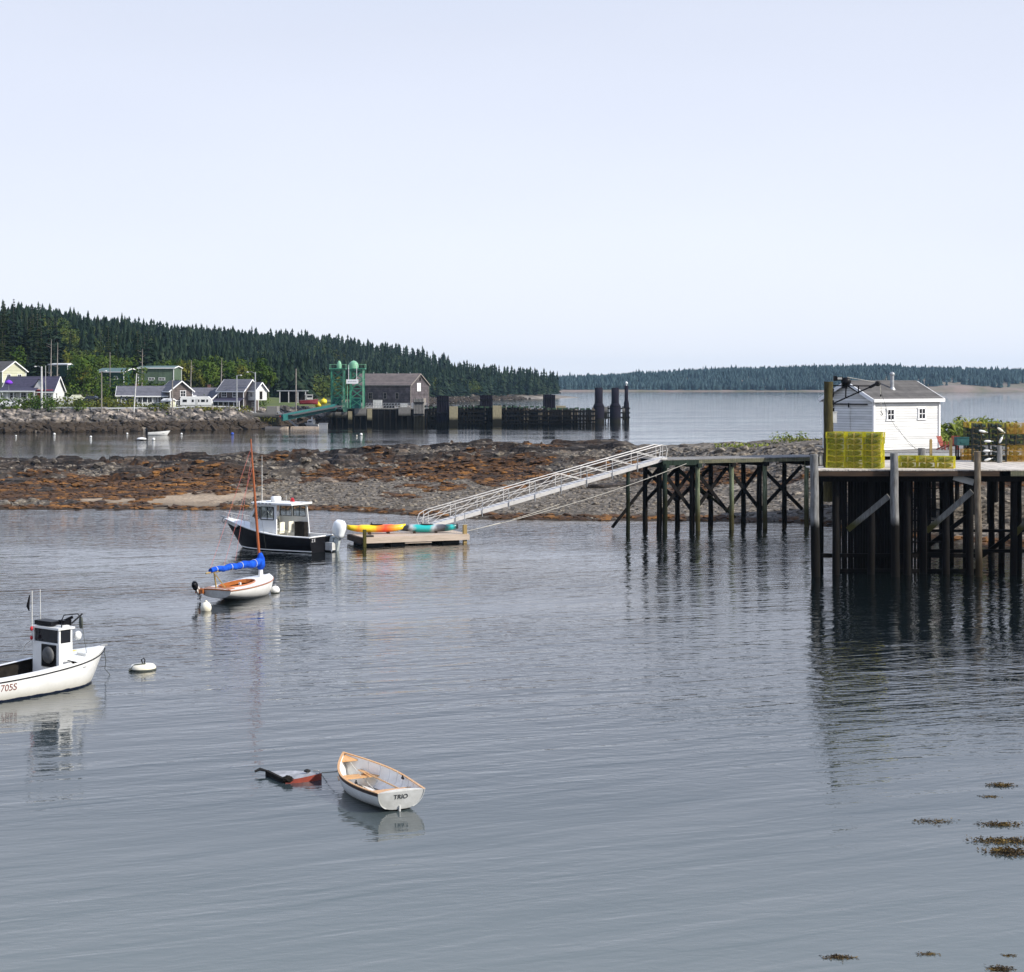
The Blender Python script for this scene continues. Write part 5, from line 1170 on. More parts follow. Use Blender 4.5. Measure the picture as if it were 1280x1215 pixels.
M_netk = mat('dark_netting', (.015, .03, .028), (.03, .05, .04), 6, .9)
TL, TW, TH = 1.03, .54, .333
TP = {'y': trap_mesh(TL, TW, TH, M_wy, M_nety, 1), 'o': trap_mesh(TL, TW, TH, M_wo, M_nety, 2), 'k': trap_mesh(TL, TW, TH, M_wb, M_netk, 3)}
usedp = set(); gt = random.Random(9)
ORD = ['bottom', 'second', 'third', 'fourth', 'fifth', 'top', 'seventh']
def trap(kind, base, rz, i, j, k, label, group):
    p = TP[kind]; o = p if kind not in usedp else copy_tree(p); usedp.add(kind)
    c, s_ = math.cos(rz), math.sin(rz); lx, ly = i*(TL+.015)+gt.uniform(-.03, .03), j*(TW+.015)+gt.uniform(-.03, .03)
    o.location = (base[0]+c*lx-s_*ly, base[1]+s_*lx+c*ly, base[2]+k*(TH+.012)); o.rotation_euler.z = rz+gt.uniform(-.03, .03)
    tag(o, label, 'lobster trap', group)
colw = ['left', 'middle', 'right']; roww = ['front', 'second', 'back']
A0 = math.radians(-20)
for k in range(6):
    for i in range(3):
        for j in range(3):
            if j == 2 and i < 2 and k < 5: continue
            kind = 'y'
            trap(kind, (XU(1032.5, 101.9), 101.9, DK), A0, i, j, k, f'yellow wire lobster trap, tall stack by the hoist, {roww[j]} row, {colw[i]} column, {ORD[k]} layer', 'traps in the tall stack by the hoist')
for k in range(2):
    for i in range(3):
        for j in range(2):
            trap('y', (XU(1122.5, 101.9), 101.9, DK), A0, i, j, k, f'yellow wire lobster trap, low stack, {roww[j]} row, {colw[i]} column, {["bottom", "top"][k]} layer', 'traps in the low two layer stack')
bx = (XU(1216, 109.6), 109.6, DK)
for k in range(7):
    for i in range(2):
        for j in range(2):
            if j and k < 6: continue
            trap('k' if not (k == 6 and j) else 'y', bx, math.radians(-4), i, j, k, f'{"dark" if not (k == 6 and j) else "yellow"} wire lobster trap in the dark stack, {roww[j]} row, {["left", "right"][i]} column, {ORD[k] if k < 6 else "topmost"} layer', 'traps in the dark stack')
bx2 = (XU(1260, 109.9), 109.9, DK)
for k in range(7):
    for i in range(2):
        kk = 'o' if k in (2, 5, 6) or (i and k == 3) else ('k' if k in (3, 4) else 'o')
        trap(kk, bx2, 0.02, i, 0, k, f'{"black" if kk == "k" else "amber"} wire lobster trap at the right frame edge, {["left", "right"][i]} column, {ORD[k] if k < 6 else "topmost"} layer', 'traps at the right frame edge')
for k in range(2): trap('o', (XU(1203, 112.4), 112.4, DK), 0, 0, 0, k, f'amber wire lobster trap under the teal crate, {["bottom", "upper"][k]} one', 'traps under the teal crate')
trap('o', (XU(1207, 112.8), 112.8, DK), 0, 0, 0, 6, 'amber wire lobster trap jutting left behind the top of the dark stack', 'traps in the dark stack'); 
for k in range(2, 6): trap('k', (XU(1207, 112.8), 112.8, DK), 0, 0, 0, k, f'dark wire lobster trap set back left of the dark stack, {ORD[k]} layer', 'traps set back behind the dark stack')
# white buoys inside the dark traps
for n_, (u, v, tilt) in enumerate([(1227.5, 539, .2), (1234, 551.5, 0), (1233, 563.5, 0), (1234, 574.5, -.3), (1250, 537, .6), (1250.5, 550, -1.1)]):
    m_ = MB(); m_.lathe([(0, -.22), (.05, -.20), (.075, -.1), (.075, .1), (.05, .19), (0, .21)], n=12, M=Matrix.Rotation(math.pi/2+tilt, 3, 'Y')); m_.tube([(0, 0, 0), (math.cos(tilt)*.36, 0, -math.sin(tilt)*.36)], .018, 5)
    o = m_.build('trap_buoy', M_white if n_ != 4 else M_cream); o.location = (XU(u, 109.5), 109.42, ZV(v, 109.5)); tag(o, ['white trap buoy topmost in the left column of the dark stack', 'white trap buoy second from top in the left column of dark traps', 'white trap buoy second from bottom in the left column of dark traps', 'white tilted trap buoy lowest in the dark stack', 'cream trap buoy tilted up at top right of the dark stack', 'white trap buoy hanging steeply in the right column of dark traps'][n_], 'buoy')

# ------------------------------------------------------------------ hoist
hp = Vector((XU(1035.5, 102.6), 102.6, DK)); hr = empty('hoist', hp, 0, 'brown pile hoist with black steel boom, winch and hanging hook', 'hoist')
def hv(u, v, D=102.6): return at(u, v, D)-hp
M_hpile = pile_mat('hoist_pile', (.10, .085, .035), (.04, .034, .018), -5)
q = pile(0, 0, hv(0, 477).z, .27, None, z0=-2); q.build('mast_pile', M_hpile, hr)
q = MB(); q.box((.2, 0, hv(0, 491).z), (.2, .3, .5)); q.box((.2, 0, hv(0, 503).z), (.2, .3, .25)); q.build('bracket', M_black, hr)
q = MB(); q.beam(hv(1041, 482)+Vector((0, -.1, 0)), hv(1088, 482.5)+Vector((0, -.1, 0)), .1, .07); q.beam(hv(1041, 504.5), hv(1096, 480), .12, .08)
q.beam(hv(1057.5, 482), hv(1057, 498), .07, .07); q.beam(hv(1073, 483), hv(1073, 491), .06, .06); q.beam(hv(1059, 482), hv(1074, 491.5), .06, .06); q.beam(hv(1087, 484), hv(1098, 478.5), .22, .16); q.build('boom', M_black, hr)
q = MB(); q.lathe([(0, -.1), (.16, -.1), (.16, .1), (0, .1)], hv(1097, 479.5), 14, M=Matrix.Rotation(math.pi/2, 3, 'X')); q.build('sheave', M_rubber, hr)
q = MB(); c = hv(1055.5, 476); q.lathe([(0, -.18), (.26, -.18), (.26, -.14), (.14, -.14), (.14, .14), (.26, .14), (.26, .18), (0, .18)], c+Vector((.1, 0, -.05)), 14, M=Matrix.Rotation(math.pi/2, 3, 'X')); q.box(c+Vector((-.35, 0, .12)), (.5, .3, .22)); q.box(c+Vector((-.55, 0, .14)), (.16, .34, .3)); q.box(c+Vector((0, 0, -.3)), (.3, .3, .3)); q.build('winch', M_black, hr)
q = MB(); q.lathe([(0, -.2), (.17, -.2), (.17, -.15), (0, -.15)], c+Vector((.22, 0, .02)), 14, M=Matrix.Rotation(math.pi/2, 3, 'X')); q.box(c+Vector((-.3, -.17, .14)), (.25, .03, .12)); q.build('winch_plate', M_grey, hr)
q = MB(); q.tube([hv(1059, 471.5), hv(1096, 478)], .018, 5); q.tube([hv(1100, 481), hv(1101, 494)], .014, 5); q.tube([hv(1101, 494), hv(1101.5, 513)], .014, 5); q.build('cable', M_rope, hr)
h0 = hv(1101.3, 513); q = MB(); q.tube([h0, h0+Vector((0, 0, -.1)), h0+Vector((.07, 0, -.17)), h0+Vector((.09, 0, -.24)), h0+Vector((.03, 0, -.30)), h0+Vector((-.05, 0, -.25))], .022, 6); q.lathe([(0, 0), (.05, .03), (.05, .12), (0, .16)], hv(1101, 496), 8); q.build('hook', M_black, hr)
q = MB(); q.box(hv(1042.5, 522), (.3, .24, .62)); q.box(hv(1042.5, 515), (.34, .28, .05)); q.build('control_box', M_dull_white, hr)
q = MB(); q.box(hv(1041, 513), (.16, .2, .3)); q.box(hv(1040, 532), (.1, .2, .2)); q.tube([hv(1041, 516), hv(1040, 545)], .03, 6); q.build('conduit', M_black, hr)
# slack tag lines hanging from the boom to the deck
r_ = MB(); r_.tube([at(1101, 488, 102.6), at(1110, 517, 105), at(1120, 535, 110), at(1145, 562, 112)], .012, 4); r_.tube([at(1120, 532, 110), at(1137, 556, 112), at(1148, 562, 112)], .012, 4)
o = r_.build('tag_line', M_darkrope); tag(o, 'thin slack tag lines running from the boom down to the wharf', 'rope')

# ------------------------------------------------------------------ trestle
TA = Vector((11.1, 129.0, 0)); ta = math.atan2(5.5, 12.5); tr = empty('trestle_pier', TA, ta, 'narrow plank trestle pier on mossy cross braced piles above the shingle', 'pier')
TZ = 5.35; TLn = 14.2; TWd = 3.4
q = MB(); g = random.Random(6); x = -.2
while x < TLn: q.box((x+.08, TWd/2, TZ-.03+g.uniform(-.004, .004)), (.15, TWd+.3, .06)); x += .165
q.build('deck', M_deck2, tr)
q = MB(); q.box((TLn/2-.1+1.5, -.08, TZ-.2), (TLn-3, .12, .26)); q.build('edge_beam', M_fascia2, tr); q = MB(); q.box((1.4, -.08, TZ-.26), (3.0, .12, .38)); q.build('edge_beam', M_green, tr)
q = MB(); [q.box((TLn/2, y, TZ-.2), (TLn, .15, .26)) for y in (.9, 1.8, 2.7, TWd)]; q.build('stringer', M_pileback, tr)
BX = [.15, 2.9, 5.8, 8.7, 12.4]
for n_, x in enumerate(BX):
    q = MB(); q.box((x, TWd/2, TZ-.48), (.3, TWd+.7, .3)); q.build('cap_beam', M_green if n_ < 2 else M_pileback, tr)
    q = pile(x, .05, TZ-.3, .17, None, z0=-1.2); q.build('pile', M_green if n_ < 1 else M_greenlit, tr)
    if n_ in (0, 1, 3): q = pile(x-.30, .35, TZ-.6, .19, None, z0=-1.2); q.build('pile', M_pileback, tr)
    q = pile(x+.1, TWd-.1, TZ-.6, .18, None, z0=-1.2); q.build('pile', M_pileback, tr)
for a, b in zip(BX[:-1], BX[1:]):
    for (y, x0, z0, x1, z1) in [(.62, a, 4.6, b, 1.3), (.75, a, 1.3, b, 4.6), (TWd-.3, a, 4.5, b, 2.0), (TWd-.15, a, 2.0, b, 4.5)]:
        if y > 3 and a > 3: continue
        q = MB(); q.beam((x0, y, z0), (x1, y, z1), .09, .26); q.build('brace', M_pileback, tr)
q = MB(); q.beam((-3.6, 1.2, .4), (.2, 1.2, 4.6), .12, .2); q.build('brace', M_pileback, tr)
q = MB(); q.beam((3.0, 3.0, 4.3), (6.2, .1, .9), .09, .18); q.build('brace', M_green, tr)
q = pile(0, 0, ZV(586, 128.3), .14, None, z0=-1.5); o = q.build('mooring_pile', M_green); o.location = (8.45, 128.3, 0); tag(o, 'single slim dark pile standing left of the trestle under the gangway', 'pile')

# ------------------------------------------------------------------ gangway
f0 = Vector((-6.6, 123.3, .72)); f1 = Vector((11.2, 129.7, 5.42)); gd = (f1-f0).normalized(); gn = Vector((-gd.y, gd.x, 0)).normalized(); gw = empty('gangway', f0, 0, 'long aluminium gangway with tube handrails sloping down to the float', 'gangway')
Lg = (f1-f0).length; up = Vector((0, 0, 1))
q = MB(); M3 = None
for s in (-.55, .55): q.beam(gn*s+gd*.3, gn*s+gd*Lg, .06, .26)
q.build('side_channel', M_alu, gw)
q = MB(); q.beam(up*.10+gd*.3, up*.10+gd*Lg, 1.0, .03); [q.beam(gn*-.5+gd*(.5+i*.4)+up*.13, gn*.5+gd*(.5+i*.4)+up*.13, .04, .02) for i in range(int((Lg-.8)/.4))]; q.build('tread_plate', M_deckalu if 'M_deckalu' in globals() else M_alu, gw)
for s in (-.58, .58):
    q = MB(); top = [gn*s+gd*.25+up*.2, gn*s+gd*.1+up*.6, gn*s+gd*.3+up*.98, gn*s+gd*.8+up*1.12, gn*s+gd*(Lg-.5)+up*1.12, gn*s+gd*(Lg-.1)+up*.95, gn*s+gd*Lg+up*.6, gn*s+gd*(Lg-.1)+up*.1]
    q.tube(top, .034, 7); q.tube([gn*s+gd*.35+up*.62, gn*s+gd*(Lg-.1)+up*.62], .024, 6)
    n_ = 9
    for i in range(n_+1):
        a = .6+(Lg-1.0)*i/n_; q.tube([gn*s+gd*a+up*(-.02), gn*s+gd*a+up*1.12], .024, 6)
        if i < n_:
            b = .6+(Lg-1.0)*(i+1)/n_; q.tube([gn*s+gd*(a if i < 5 else b)+up*.1, gn*s+gd*(b if i < 5 else a)+up*1.1], .02, 5)
    q.build('handrail', M_alu, gw)
for i in range(1, 9):
    a = .6+(Lg-1.0)*i/9; q = MB(); q.tube([gn*-.62+gd*a+up*-.35, gn*-.62+gd*a+up*.75], .03, 6); q.build('stanchion', M_galv, gw)
q = MB(); q.tube([gn*-.5+up*-.02+gd*.3, gn*.5+up*-.02+gd*.3], .08, 8); q.build('roller', M_rubber, gw)

# ------------------------------------------------------------------ float and kayaks
fo = Vector((-9.95, 117.8, 0)); fa = math.radians(22); fl = empty('floating_dock', fo, fa, 'pale timber float with shade-coloured end at the foot of the gangway', 'dock')
q = MB(); x = 0
while x < 7.45: q.box((x+.07, 1.7, .60), (.13, 3.4, .045)); x += .145
q.build('deck', M_newwood, fl)
q = MB(); q.box((3.75, -.03, .40), (7.6, .09, .36)); q.build('side_board', M_newwood, fl); q = MB(); q.box((-.07, 1.7, .38), (.09, 3.4, .38)); q.build('end_board', M_fascia, fl); q = MB(); q.box((7.55, 1.7, .38), (.09, 3.4, .38)); q.build('end_board', M_newwood, fl); q = MB(); q.box((3.75, 3.43, .38), (7.6, .09, .38)); q.build('side_board', M_newwood, fl)  # left end board dark: its shade is put into the colour
for x in (.9, 2.6, 4.3, 6.3): q = MB(); q.box((x, 1.7, .05), (1.2, 3.1, .42)); q.build('float_drum', M_rubber, fl)
q = MB(); q.box((3.9, .05, .16), (1.9, .12, .1)); q.build('rub_timber', M_newwood, fl)
for x, y, h, r in ((.05, -.12, 1.15, .1), (7.3, .15, 1.25, .12), (4.5, 3.3, 1.1, .12)): q = MB(); q.box((x, y, h/2-.1), (r*2, r*2, h+.2)); q.build('post', M_post if x > 1 else M_brace, fl)
q = MB(); q.tube([(7.3, .15, 1.2), (7.3, .15, 2.05)], .03, 6); q.box((7.3, .15, 1.25), (.5, .06, .05)); q.build('stanchion', M_galv, fl)
q = MB(); q.box((.5, .25, .68), (.5, .4, .1)); q.build('cleat', M_rubber, fl)
def ramp_mat(name, stops, axis=0, lo=-2, hi=2, rough=.3):
    m = bpy.data.materials.new(name); m.use_nodes = True; t = m.node_tree; b = t.nodes['Principled BSDF']; b.inputs['Roughness'].default_value = rough
    c = N(t, 'ShaderNodeTexCoord'); sp = N(t, 'ShaderNodeSeparateXYZ'); t.links.new(c.outputs['Object'], sp.inputs[0]); nn = N(t, 'ShaderNodeTexNoise', Scale=2.5, Detail=3.0); t.links.new(c.outputs['Object'], nn.inputs['Vector'])
    ad = N(t, 'ShaderNodeMath', _operation='MULTIPLY_ADD'); t.links.new(nn.outputs[0], ad.inputs[0]); ad.inputs[1].default_value = .7; t.links.new(sp.outputs[axis], ad.inputs[2])
    mr = N(t, 'ShaderNodeMapRange'); t.links.new(ad.outputs[0], mr.inputs[0]); mr.inputs[1].default_value = lo+.35; mr.inputs[2].default_value = hi+.35
    rp = N(t, 'ShaderNodeValToRGB'); t.links.new(mr.outputs[0], rp.inputs[0]); e = rp.color_ramp.elements
    e[0].position, e[0].color = stops[0][0], (*stops[0][1], 1); e[1].position, e[1].color = stops[-1][0], (*stops[-1][1], 1)
    for p, c_ in stops[1:-1]: k = e.new(p); k.color = (*c_, 1)
    t.links.new(rp.outputs[0], b.inputs['Base Color']); return m
ye, orr, re_ = (.85, .60, .02), (.85, .25, .02), (.75, .05, .02); te, gr_, bk, lg = (.02, .42, .40), (.10, .10, .11), (.025, .025, .03), (.45, .47, .48)
M_ky = ramp_mat('yellow_orange_plastic', [(0, ye), (.1, ye), (.18, orr), (.27, ye), (.42, ye), (.5, orr), (.66, re_), (.78, orr), (.9, ye), (1, ye)])
M_kt = ramp_mat('teal_grey_plastic', [(0, (.1, .2, .22)), (.07, bk), (.16, bk), (.24, lg), (.32, te), (.55, te), (.62, lg), (.70, gr_), (.82, bk), (.92, te), (1, bk)])
def kayak(m, loc, rz, L, label):
    r = empty('kayak', loc, rz, label, 'kayak'); n = 17; q = MB(); rows = []
    for i in range(n):
        t = i/(n-1); w = .39*(math.sin(math.pi*t)**.55)+.012; z0 = .24*abs(2*t-1)**3; zt = .50+.06*abs(2*t-1)**3+(.04 if .2 < t < .8 else 0)
        rows.append([(-L/2+L*t, w*math.cos(a)*(1 if True else 0), (z0+zt)/2+(zt-z0)/2*math.sin(a)*(1 if math.sin(a) > 0 else 1)) for a in [2*math.pi*j/14 for j in range(14)]])
    vs = [p for r_ in rows for p in r_]; fs = [(i*14+j, i*14+(j+1) % 14, (i+1)*14+(j+1) % 14, (i+1)*14+j) for i in range(n-1) for j in range(14)]
    q.add(vs, fs+[tuple(range(14))[::-1], tuple(range((n-1)*14, n*14))], 0, True); q.build('hull', m, r)
    c = MB(); c.lathe([(.34, 0), (.34, .05), (.26, .05), (.24, -.08)], (0, 0, .52), 18, M=Matrix.Diagonal((1.35, .75, 1))); c.build('cockpit_rim', M_rubber, r)
    c = MB(); c.box((0.05, 0, .50), (.4, .3, .06)); c.beam((-.28, 0, .50), (-.36, 0, .68), .3, .05); c.build('seat', M_rubber, r)
    return r
kayak(M_ky, (XU(470.5, 120.6), 120.6, .72), math.radians(13), 4.05, 'yellow and orange kayak lying toward the left end of the float')
kayak(M_kt, (XU(533.5, 121.3), 121.3, .68), math.radians(6), 4.35, 'teal and black kayak lying on the right of the float')
for u, D, rz, lb in [(462, 120.3, .2, 'dark timber bearer under the yellow kayak'), (485, 121, .2, 'second dark bearer under the yellow kayak'), (518, 121.2, .1, 'dark block under the left of the teal kayak'), (545, 121.5, .1, 'dark block under the right of the teal kayak')]:
    q = MB(); q.box((0, 0, .055), (.16, .8, .11)); q.box((0, -.32, .13), (.12, .08, .08)); o = q.build('kayak_bearer', M_fascia); o.location = (XU(u, D), D, .62); o.rotation_euler.z = rz; tag(o, lb, 'block')
# mooring lines of the float
q = MB()
def sag(p0, p1, s, r, n=14):
    p0, p1 = Vector(p0), Vector(p1); q.tube([p0.lerp(p1, i/n)-up*(s*4*(i/n)*(1-i/n)) for i in range(n+1)], r, 5)
sag(at(583, 664, 120.8), at(858, 579.5, 129.5), .35, .022); o = q.build('mooring_line', M_rope); tag(o, 'long pale mooring line from the float up to the trestle head', 'rope')
q = MB(); sag(at(588, 663, 121), at(700, 630, 139), .1, .02); o = q.build('mooring_line', M_rope); tag(o, 'shorter pale mooring line from the float to the shingle', 'rope')

# upland plants round the wharf
M_sunb = leaf_mat('sunlit_bush_leaves', (.085, .12, .025), (.26, .28, .06), (.16, .20, .04), .15, 1.2)
bush('bush', 1215, 520, 152, 8, 3.4, 3.5, M_sunb, 'tall yellow green bush behind the dark trap stack', 3800, .20, 31, z=4.6, parts=7)
bush('bush', 1190, 540, 150, 5, 2.0, 3, M_sunb, 'low green thicket right behind the white shed', 1500, .15, 32, z=4.8, parts=5)
bush('bush', 1262, 530, 150, 6, 2.7, 3, M_sunb, 'pale green bush behind the amber traps at the right edge', 1700, .16, 33, z=4.6, parts=5)
bush('bush', 987, 552, 180, 3.6, 1.3, 2, M_sunb, 'bright green shrub on the skyline above the trestle right end', 260, .14, 34, parts=4)
bush('bush', 916, 558, 178, 3.2, .7, 2, M_sunb, 'low green patch on the bar above the trestle middle', 200, .13, 35, parts=4)
bush('bush', 945, 559, 178, 2.6, .5, 2, M_sunb, 'smaller green patch right of the low green one', 120, .13, 36, parts=3)
bush('bush', 1010, 556, 178, 4, .4, 2, M_dec2, 'thin grassy fringe left of the hoist pile', 120, .13, 37, parts=4)
# grass blades over the tallest bush
q = MB(); g = random.Random(77)
for i in range(260):
    x = XU(g.uniform(1195, 1280), 150); z = 5.6+1.2*math.exp(-((x-39.4)/2.2)**2); d = g.uniform(-.9, 1.1); h = g.uniform(.5, 1.4); w = .014; y = 150+g.uniform(-1, 1.5)
    q.add([(x-w, y, z), (x+w, y, z), (x+d*.6, y, z+h*.8), (x+d, y-.1, z+h)], [(0, 1, 2), (0, 2, 3)])
o = q.build('tall_grass', M_sunb); tag(o, 'arching tall grass growing among the bushes behind the wharf', 'grass', kind='stuff')
# ------------------------------------------------------------------ boats
def hull_rows(L, B, sheer, keel, beam, rake, n=26, m=9, p=.75, q=1.0, trr=0.0):
    """stations from stern (x=0) to bow; each row runs keel -> sheer for one side"""
    R = []
    for i in range(n):
        t = i/(n-1); row = []
        zs, zk, b = sheer(t), keel(t), beam(t)*B/2
        for k in range(m):
            a = k/(m-1)*math.pi/2; y = b*(math.sin(a)**p); z = zk+(zs-zk)*(1-math.cos(a)**q) if k < m-1 else zs
            x = t*(L-rake)+rake*(t**5)*max(0, (z-zk)/(zs-zk))+ (-trr)*(1-t)**4*max(0, (z-zk)/(zs-zk))
            row.append((x, y, z))
        R.append(row)
    return R
def skin(mb_, R, side, mi=lambda i, k: 0, k0=0, flip=False, smooth=True, dy=0, dz=0):
    n, m = len(R), len(R[0]); vs = [(x, side*max(0, y+dy), z+dz) for row in R for x, y, z in row]; b = len(mb_.v); mb_.v.extend(vs)
    for i in range(n-1):
        for k in range(k0, m-1):
            f = (b+i*m+k, b+i*m+k+1, b+(i+1)*m+k+1, b+(i+1)*m+k)
            if (side < 0) ^ flip: f = f[::-1]
            mb_.f.append(f); mb_.m.append(mi(i, k)); mb_.sm.append(smooth)
def transom(R, dx=0, z0=None, sc=1.0):
    row = R[0]; pts = [(x+dx, -y*sc, z) for x, y, z in row[::-1]]+[(x+dx, y*sc, z) for x, y, z in row[1:]]
    return pts
def make_hull(root, R, mats, mi=lambda i, k: 0, inner=True, inset=.05, floor=None, m_in=None, m_tr=None, rail=None, rail_r=.03, tr_th=.05):
    q = MB(); skin(q, R, 1, mi); skin(q, R, -1, mi); h = q.build('hull', mats, root)
    q = MB(); a = transom(R, -.004); b = transom(R, tr_th); n = len(a); q.add(a+b, [tuple(range(n)), tuple(range(n, 2*n))[::-1]]+[(i, (i+1) % n, n+(i+1) % n, n+i) for i in range(n)]); tr = q.build('transom', m_tr or mats[0], root)
    if inner:
        R2 = [[(x, max(0, y-inset), max(z+inset*.6, floor if floor is not None else -9) if k < len(row)-1 else z) for k, (x, y, z) in enumerate(row)] for row in R]
        q = MB(); skin(q, R2, 1, flip=True); skin(q, R2, -1, flip=True); q.build('inner_hull', m_in or mats[0], root)
    if rail:
        q = MB()
        for s in (1, -1):
            pts = [Vector((row[-1][0], s*row[-1][1], row[-1][2])) for row in R]
            for a_, b_ in zip(pts[:-1], pts[1:]): 
                if (b_-a_).length > 1e-4: q.beam(a_+Vector((0, -s*(inset*.5-rail_r*.5), 0)), b_+Vector((0, -s*(inset*.5-rail_r*.5), 0)), inset+rail_r*2, rail_r*1.6)
        q.build('gunwale', rail, root)
    return h, tr
def deck_between(R, i0, i1, m, root, z=0.0, inner=0.0, name='deck', side_only=None, camber=.04):
    q = MB(); n = i1-i0+1; vs = []
    for i in range(i0, i1+1):
        x, y, zz = R[i][-1]
        if side_only: a = max(0, y-side_only); cols = [(x, y, zz+z), (x, a, zz+z+.01)]
        else: cols = [(x, y*c, zz+z+camber*(1-c*c)) for c in (1, .5, 0, -.5, -1)]
        vs += cols
    w = len(vs)//n
    q.add(vs, [(j*w+k, j*w+k+1, (j+1)*w+k+1, (j+1)*w+k) for j in range(n-1) for k in range(w-1)])
    if side_only: q.add([(x, -y, z_) for x, y, z_ in vs], [(j*w+k, j*w+k+1, (j+1)*w+k+1, (j+1)*w+k) for j in range(n-1) for k in range(w-1)])
    return q.build(name, m, root)
def facing(x, y, z, nx, ny, tilt=0, up_=(0, 0, 1)):
    """matrix for lettering that reads on a surface with outward normal (nx, ny) in local space"""
    nrm = Vector((nx, ny, tilt)).normalized(); upv = Vector(up_); xa = upv.cross(nrm).normalized(); ya = nrm.cross(xa)
    M = Matrix((xa, ya, nrm)).transposed().to_4x4(); M.translation = (x, y, z); return M
def outboard(root, loc, s, m_cowl, m_leg, tilt=0.0, rz=0.0, name='outboard'):
    r = empty(name, loc); r.parent = root; r.rotation_euler = (0, -tilt, rz); r.scale = (s, s, s)
    q = MB(); q.add([], []); rows = []
    secs = [(.0, .14, .17), (.12, .24, .20), (.35, .27, .22), (.55, .25, .20), (.68, .16, .13)]
    for z, a, b in secs:
        rows.append([(-.18+math.copysign(abs(math.cos(t))**.6, math.cos(t))*a-.10*(z < .05), math.copysign(abs(math.sin(t))**.7, math.sin(t))*b, z+.35) for t in [2*math.pi*j/16 for j in range(16)]])
    vs = [p for r_ in rows for p in r_]; q.add(vs, [(i*16+j, i*16+(j+1) % 16, (i+1)*16+(j+1) % 16, (i+1)*16+j) for i in range(4) for j in range(16)]+[tuple(range(64, 80)), tuple(range(16))[::-1]], 0, True)
    q.build('cowling', m_cowl, r)
    q = MB(); q.box((-.2, 0, -.05), (.22, .14, .9)); q.box((-.2, 0, -.45), (.42, .20, .03)); q.lathe([(0, -.36), (.07, -.26), (.09, 0), (.06, .2), (0, .26)], (-.22, 0, -.72), 10, M=Matrix.Rotation(math.pi/2, 3, 'Y')); q.box((-.2, 0, -.62), (.16, .04, .5)); q.box((.02, 0, .12), (.16, .22, .36)); q.build('leg', m_leg, r)
    q = MB()
    for j in range(3): a = j*2.094; q.beam((-.42, 0, -.72), (-.44, math.cos(a)*.17, -.72+math.sin(a)*.17), .02, .11)
    q.build('propeller', M_black, r); return r

# ---- powerboat with black hull
M_motorw2 = mat('shaded_motor_leg', (.50, .54, .54), (.30, .34, .33), 3, .5)  # shade on the lower motor put into the leg's grey
hx, hy = -.87, .49; pb = empty('powerboat', (-12.35, 114.2, 0), math.atan2(hy, hx), 'black hulled motorboat with white pilothouse lying left of the float', 'boat')
Lp, Bp = 8.0, 2.75
sheer = lambda t: 1.02+.10*t+.78*max(0, t-.25)**2/.56
keel = lambda t: -.35+.25*max(0, t-.75)/.25+.15*max(0, t-.9)*8
beam = lambda t: (.93+.07*math.sin(min(1, t*2)*math.pi/2)) if t < .5 else max(0.0, 1-((t-.5)/.5)**2.3)
R = hull_rows(Lp, Bp, sheer, keel, beam, 1.5, 30, 12, .55, .9)
make_hull(pb, R, [M_black, M_white, M_white], lambda i, k: 1 if R[i][k][2] > (1.0+.10*i/29+.30*max(0, i/29-.25)**2/.56) else 0, inset=.16, floor=.45, m_in=M_white, m_tr=M_black, tr_th=.12)
q = MB()
for s in (1, -1):
    pts = [Vector((row[-1][0], s*(row[-1][1]+.01), row[-1][2]-.02)) for row in R]; q.tube(pts, .05, 6)
q.tube([(0, -R[0][-1][1], R[0][-1][2]), (0, R[0][-1][1], R[0][-1][2])], .05, 6); q.build('rub_rail', M_white, pb)
q = MB()
for s in (1, -1):   # boot stripe
    pts = []
    for row in R:
        for k in range(len(row)-1):
            if row[k][2] <= .10 <= row[k+1][2]:
                f = (.10-row[k][2])/(row[k+1][2]-row[k][2]+1e-9); pts.append(Vector((row[k][0]+(row[k+1][0]-row[k][0])*f, s*(row[k][1]+(row[k+1][1]-row[k][1])*f+.004), .10))); break
    for a, b in zip(pts[:-1], pts[1:]):
        if (b-a).length > 1e-4: q.beam(a, b, .02, .07)
q.build('boot_stripe', M_white, pb)
deck_between(R, 15, 29, M_white, pb, z=.0, name='foredeck', camber=.12)
deck_between(R, 0, 15, M_white, pb, z=.01, side_only=.20, name='side_deck')
q = MB(); q.box((2.2, 0, .40), (4.4, 2.3, .06)); q.build('cockpit_sole', M_floor, pb)
q = MB(); q.box((.25, 0, .95), (.34, 2.3, .10)); q.box((.42, 0, .7), (.06, 2.3, .55)); [q.box((.46, y, .72), (.02, .02, .42)) for y in np.arange(-1, 1.1, .2)]; q.build('transom_seat', M_newwood, pb)
# pilothouse: x 2.0 .. 4.9 (roof), sides 3.0 .. 4.9
def quadwall(q, a, b, z0, z1, th=.05, n=(0, 1)):
    q.beam((a[0], a[1], (z0+z1)/2), (b[0], b[1], (z0+z1)/2), th, z1-z0)
yw = 1.02; zr = 3.02; z_sill = 2.15; z_top = 2.86
q = MB()
for s in (-1, 1):
    x0 = 2.95 if s > 0 else 1.9      # port side faces the camera; starboard side runs further aft
    quadwall(q, (x0, s*yw), (5.0, s*yw), 1.05, z_sill); quadwall(q, (x0, s*yw), (4.55, s*yw), z_top, zr)
    for x in ((x0+.06, 4.15) if s > 0 else (x0+.06, 3.1, 4.15)): q.box((x, s*yw, (z_sill+z_top)/2), (.10, .05, z_top-z_sill+.02))
    q.beam((4.95, s*yw, z_sill-.02), (4.5, s*yw, z_top+.06), .05, .12)
for y in (-yw, -.34, .34, yw): q.beam((5.0, y, z_sill), (4.55, y, z_top+.05), .07, .06)
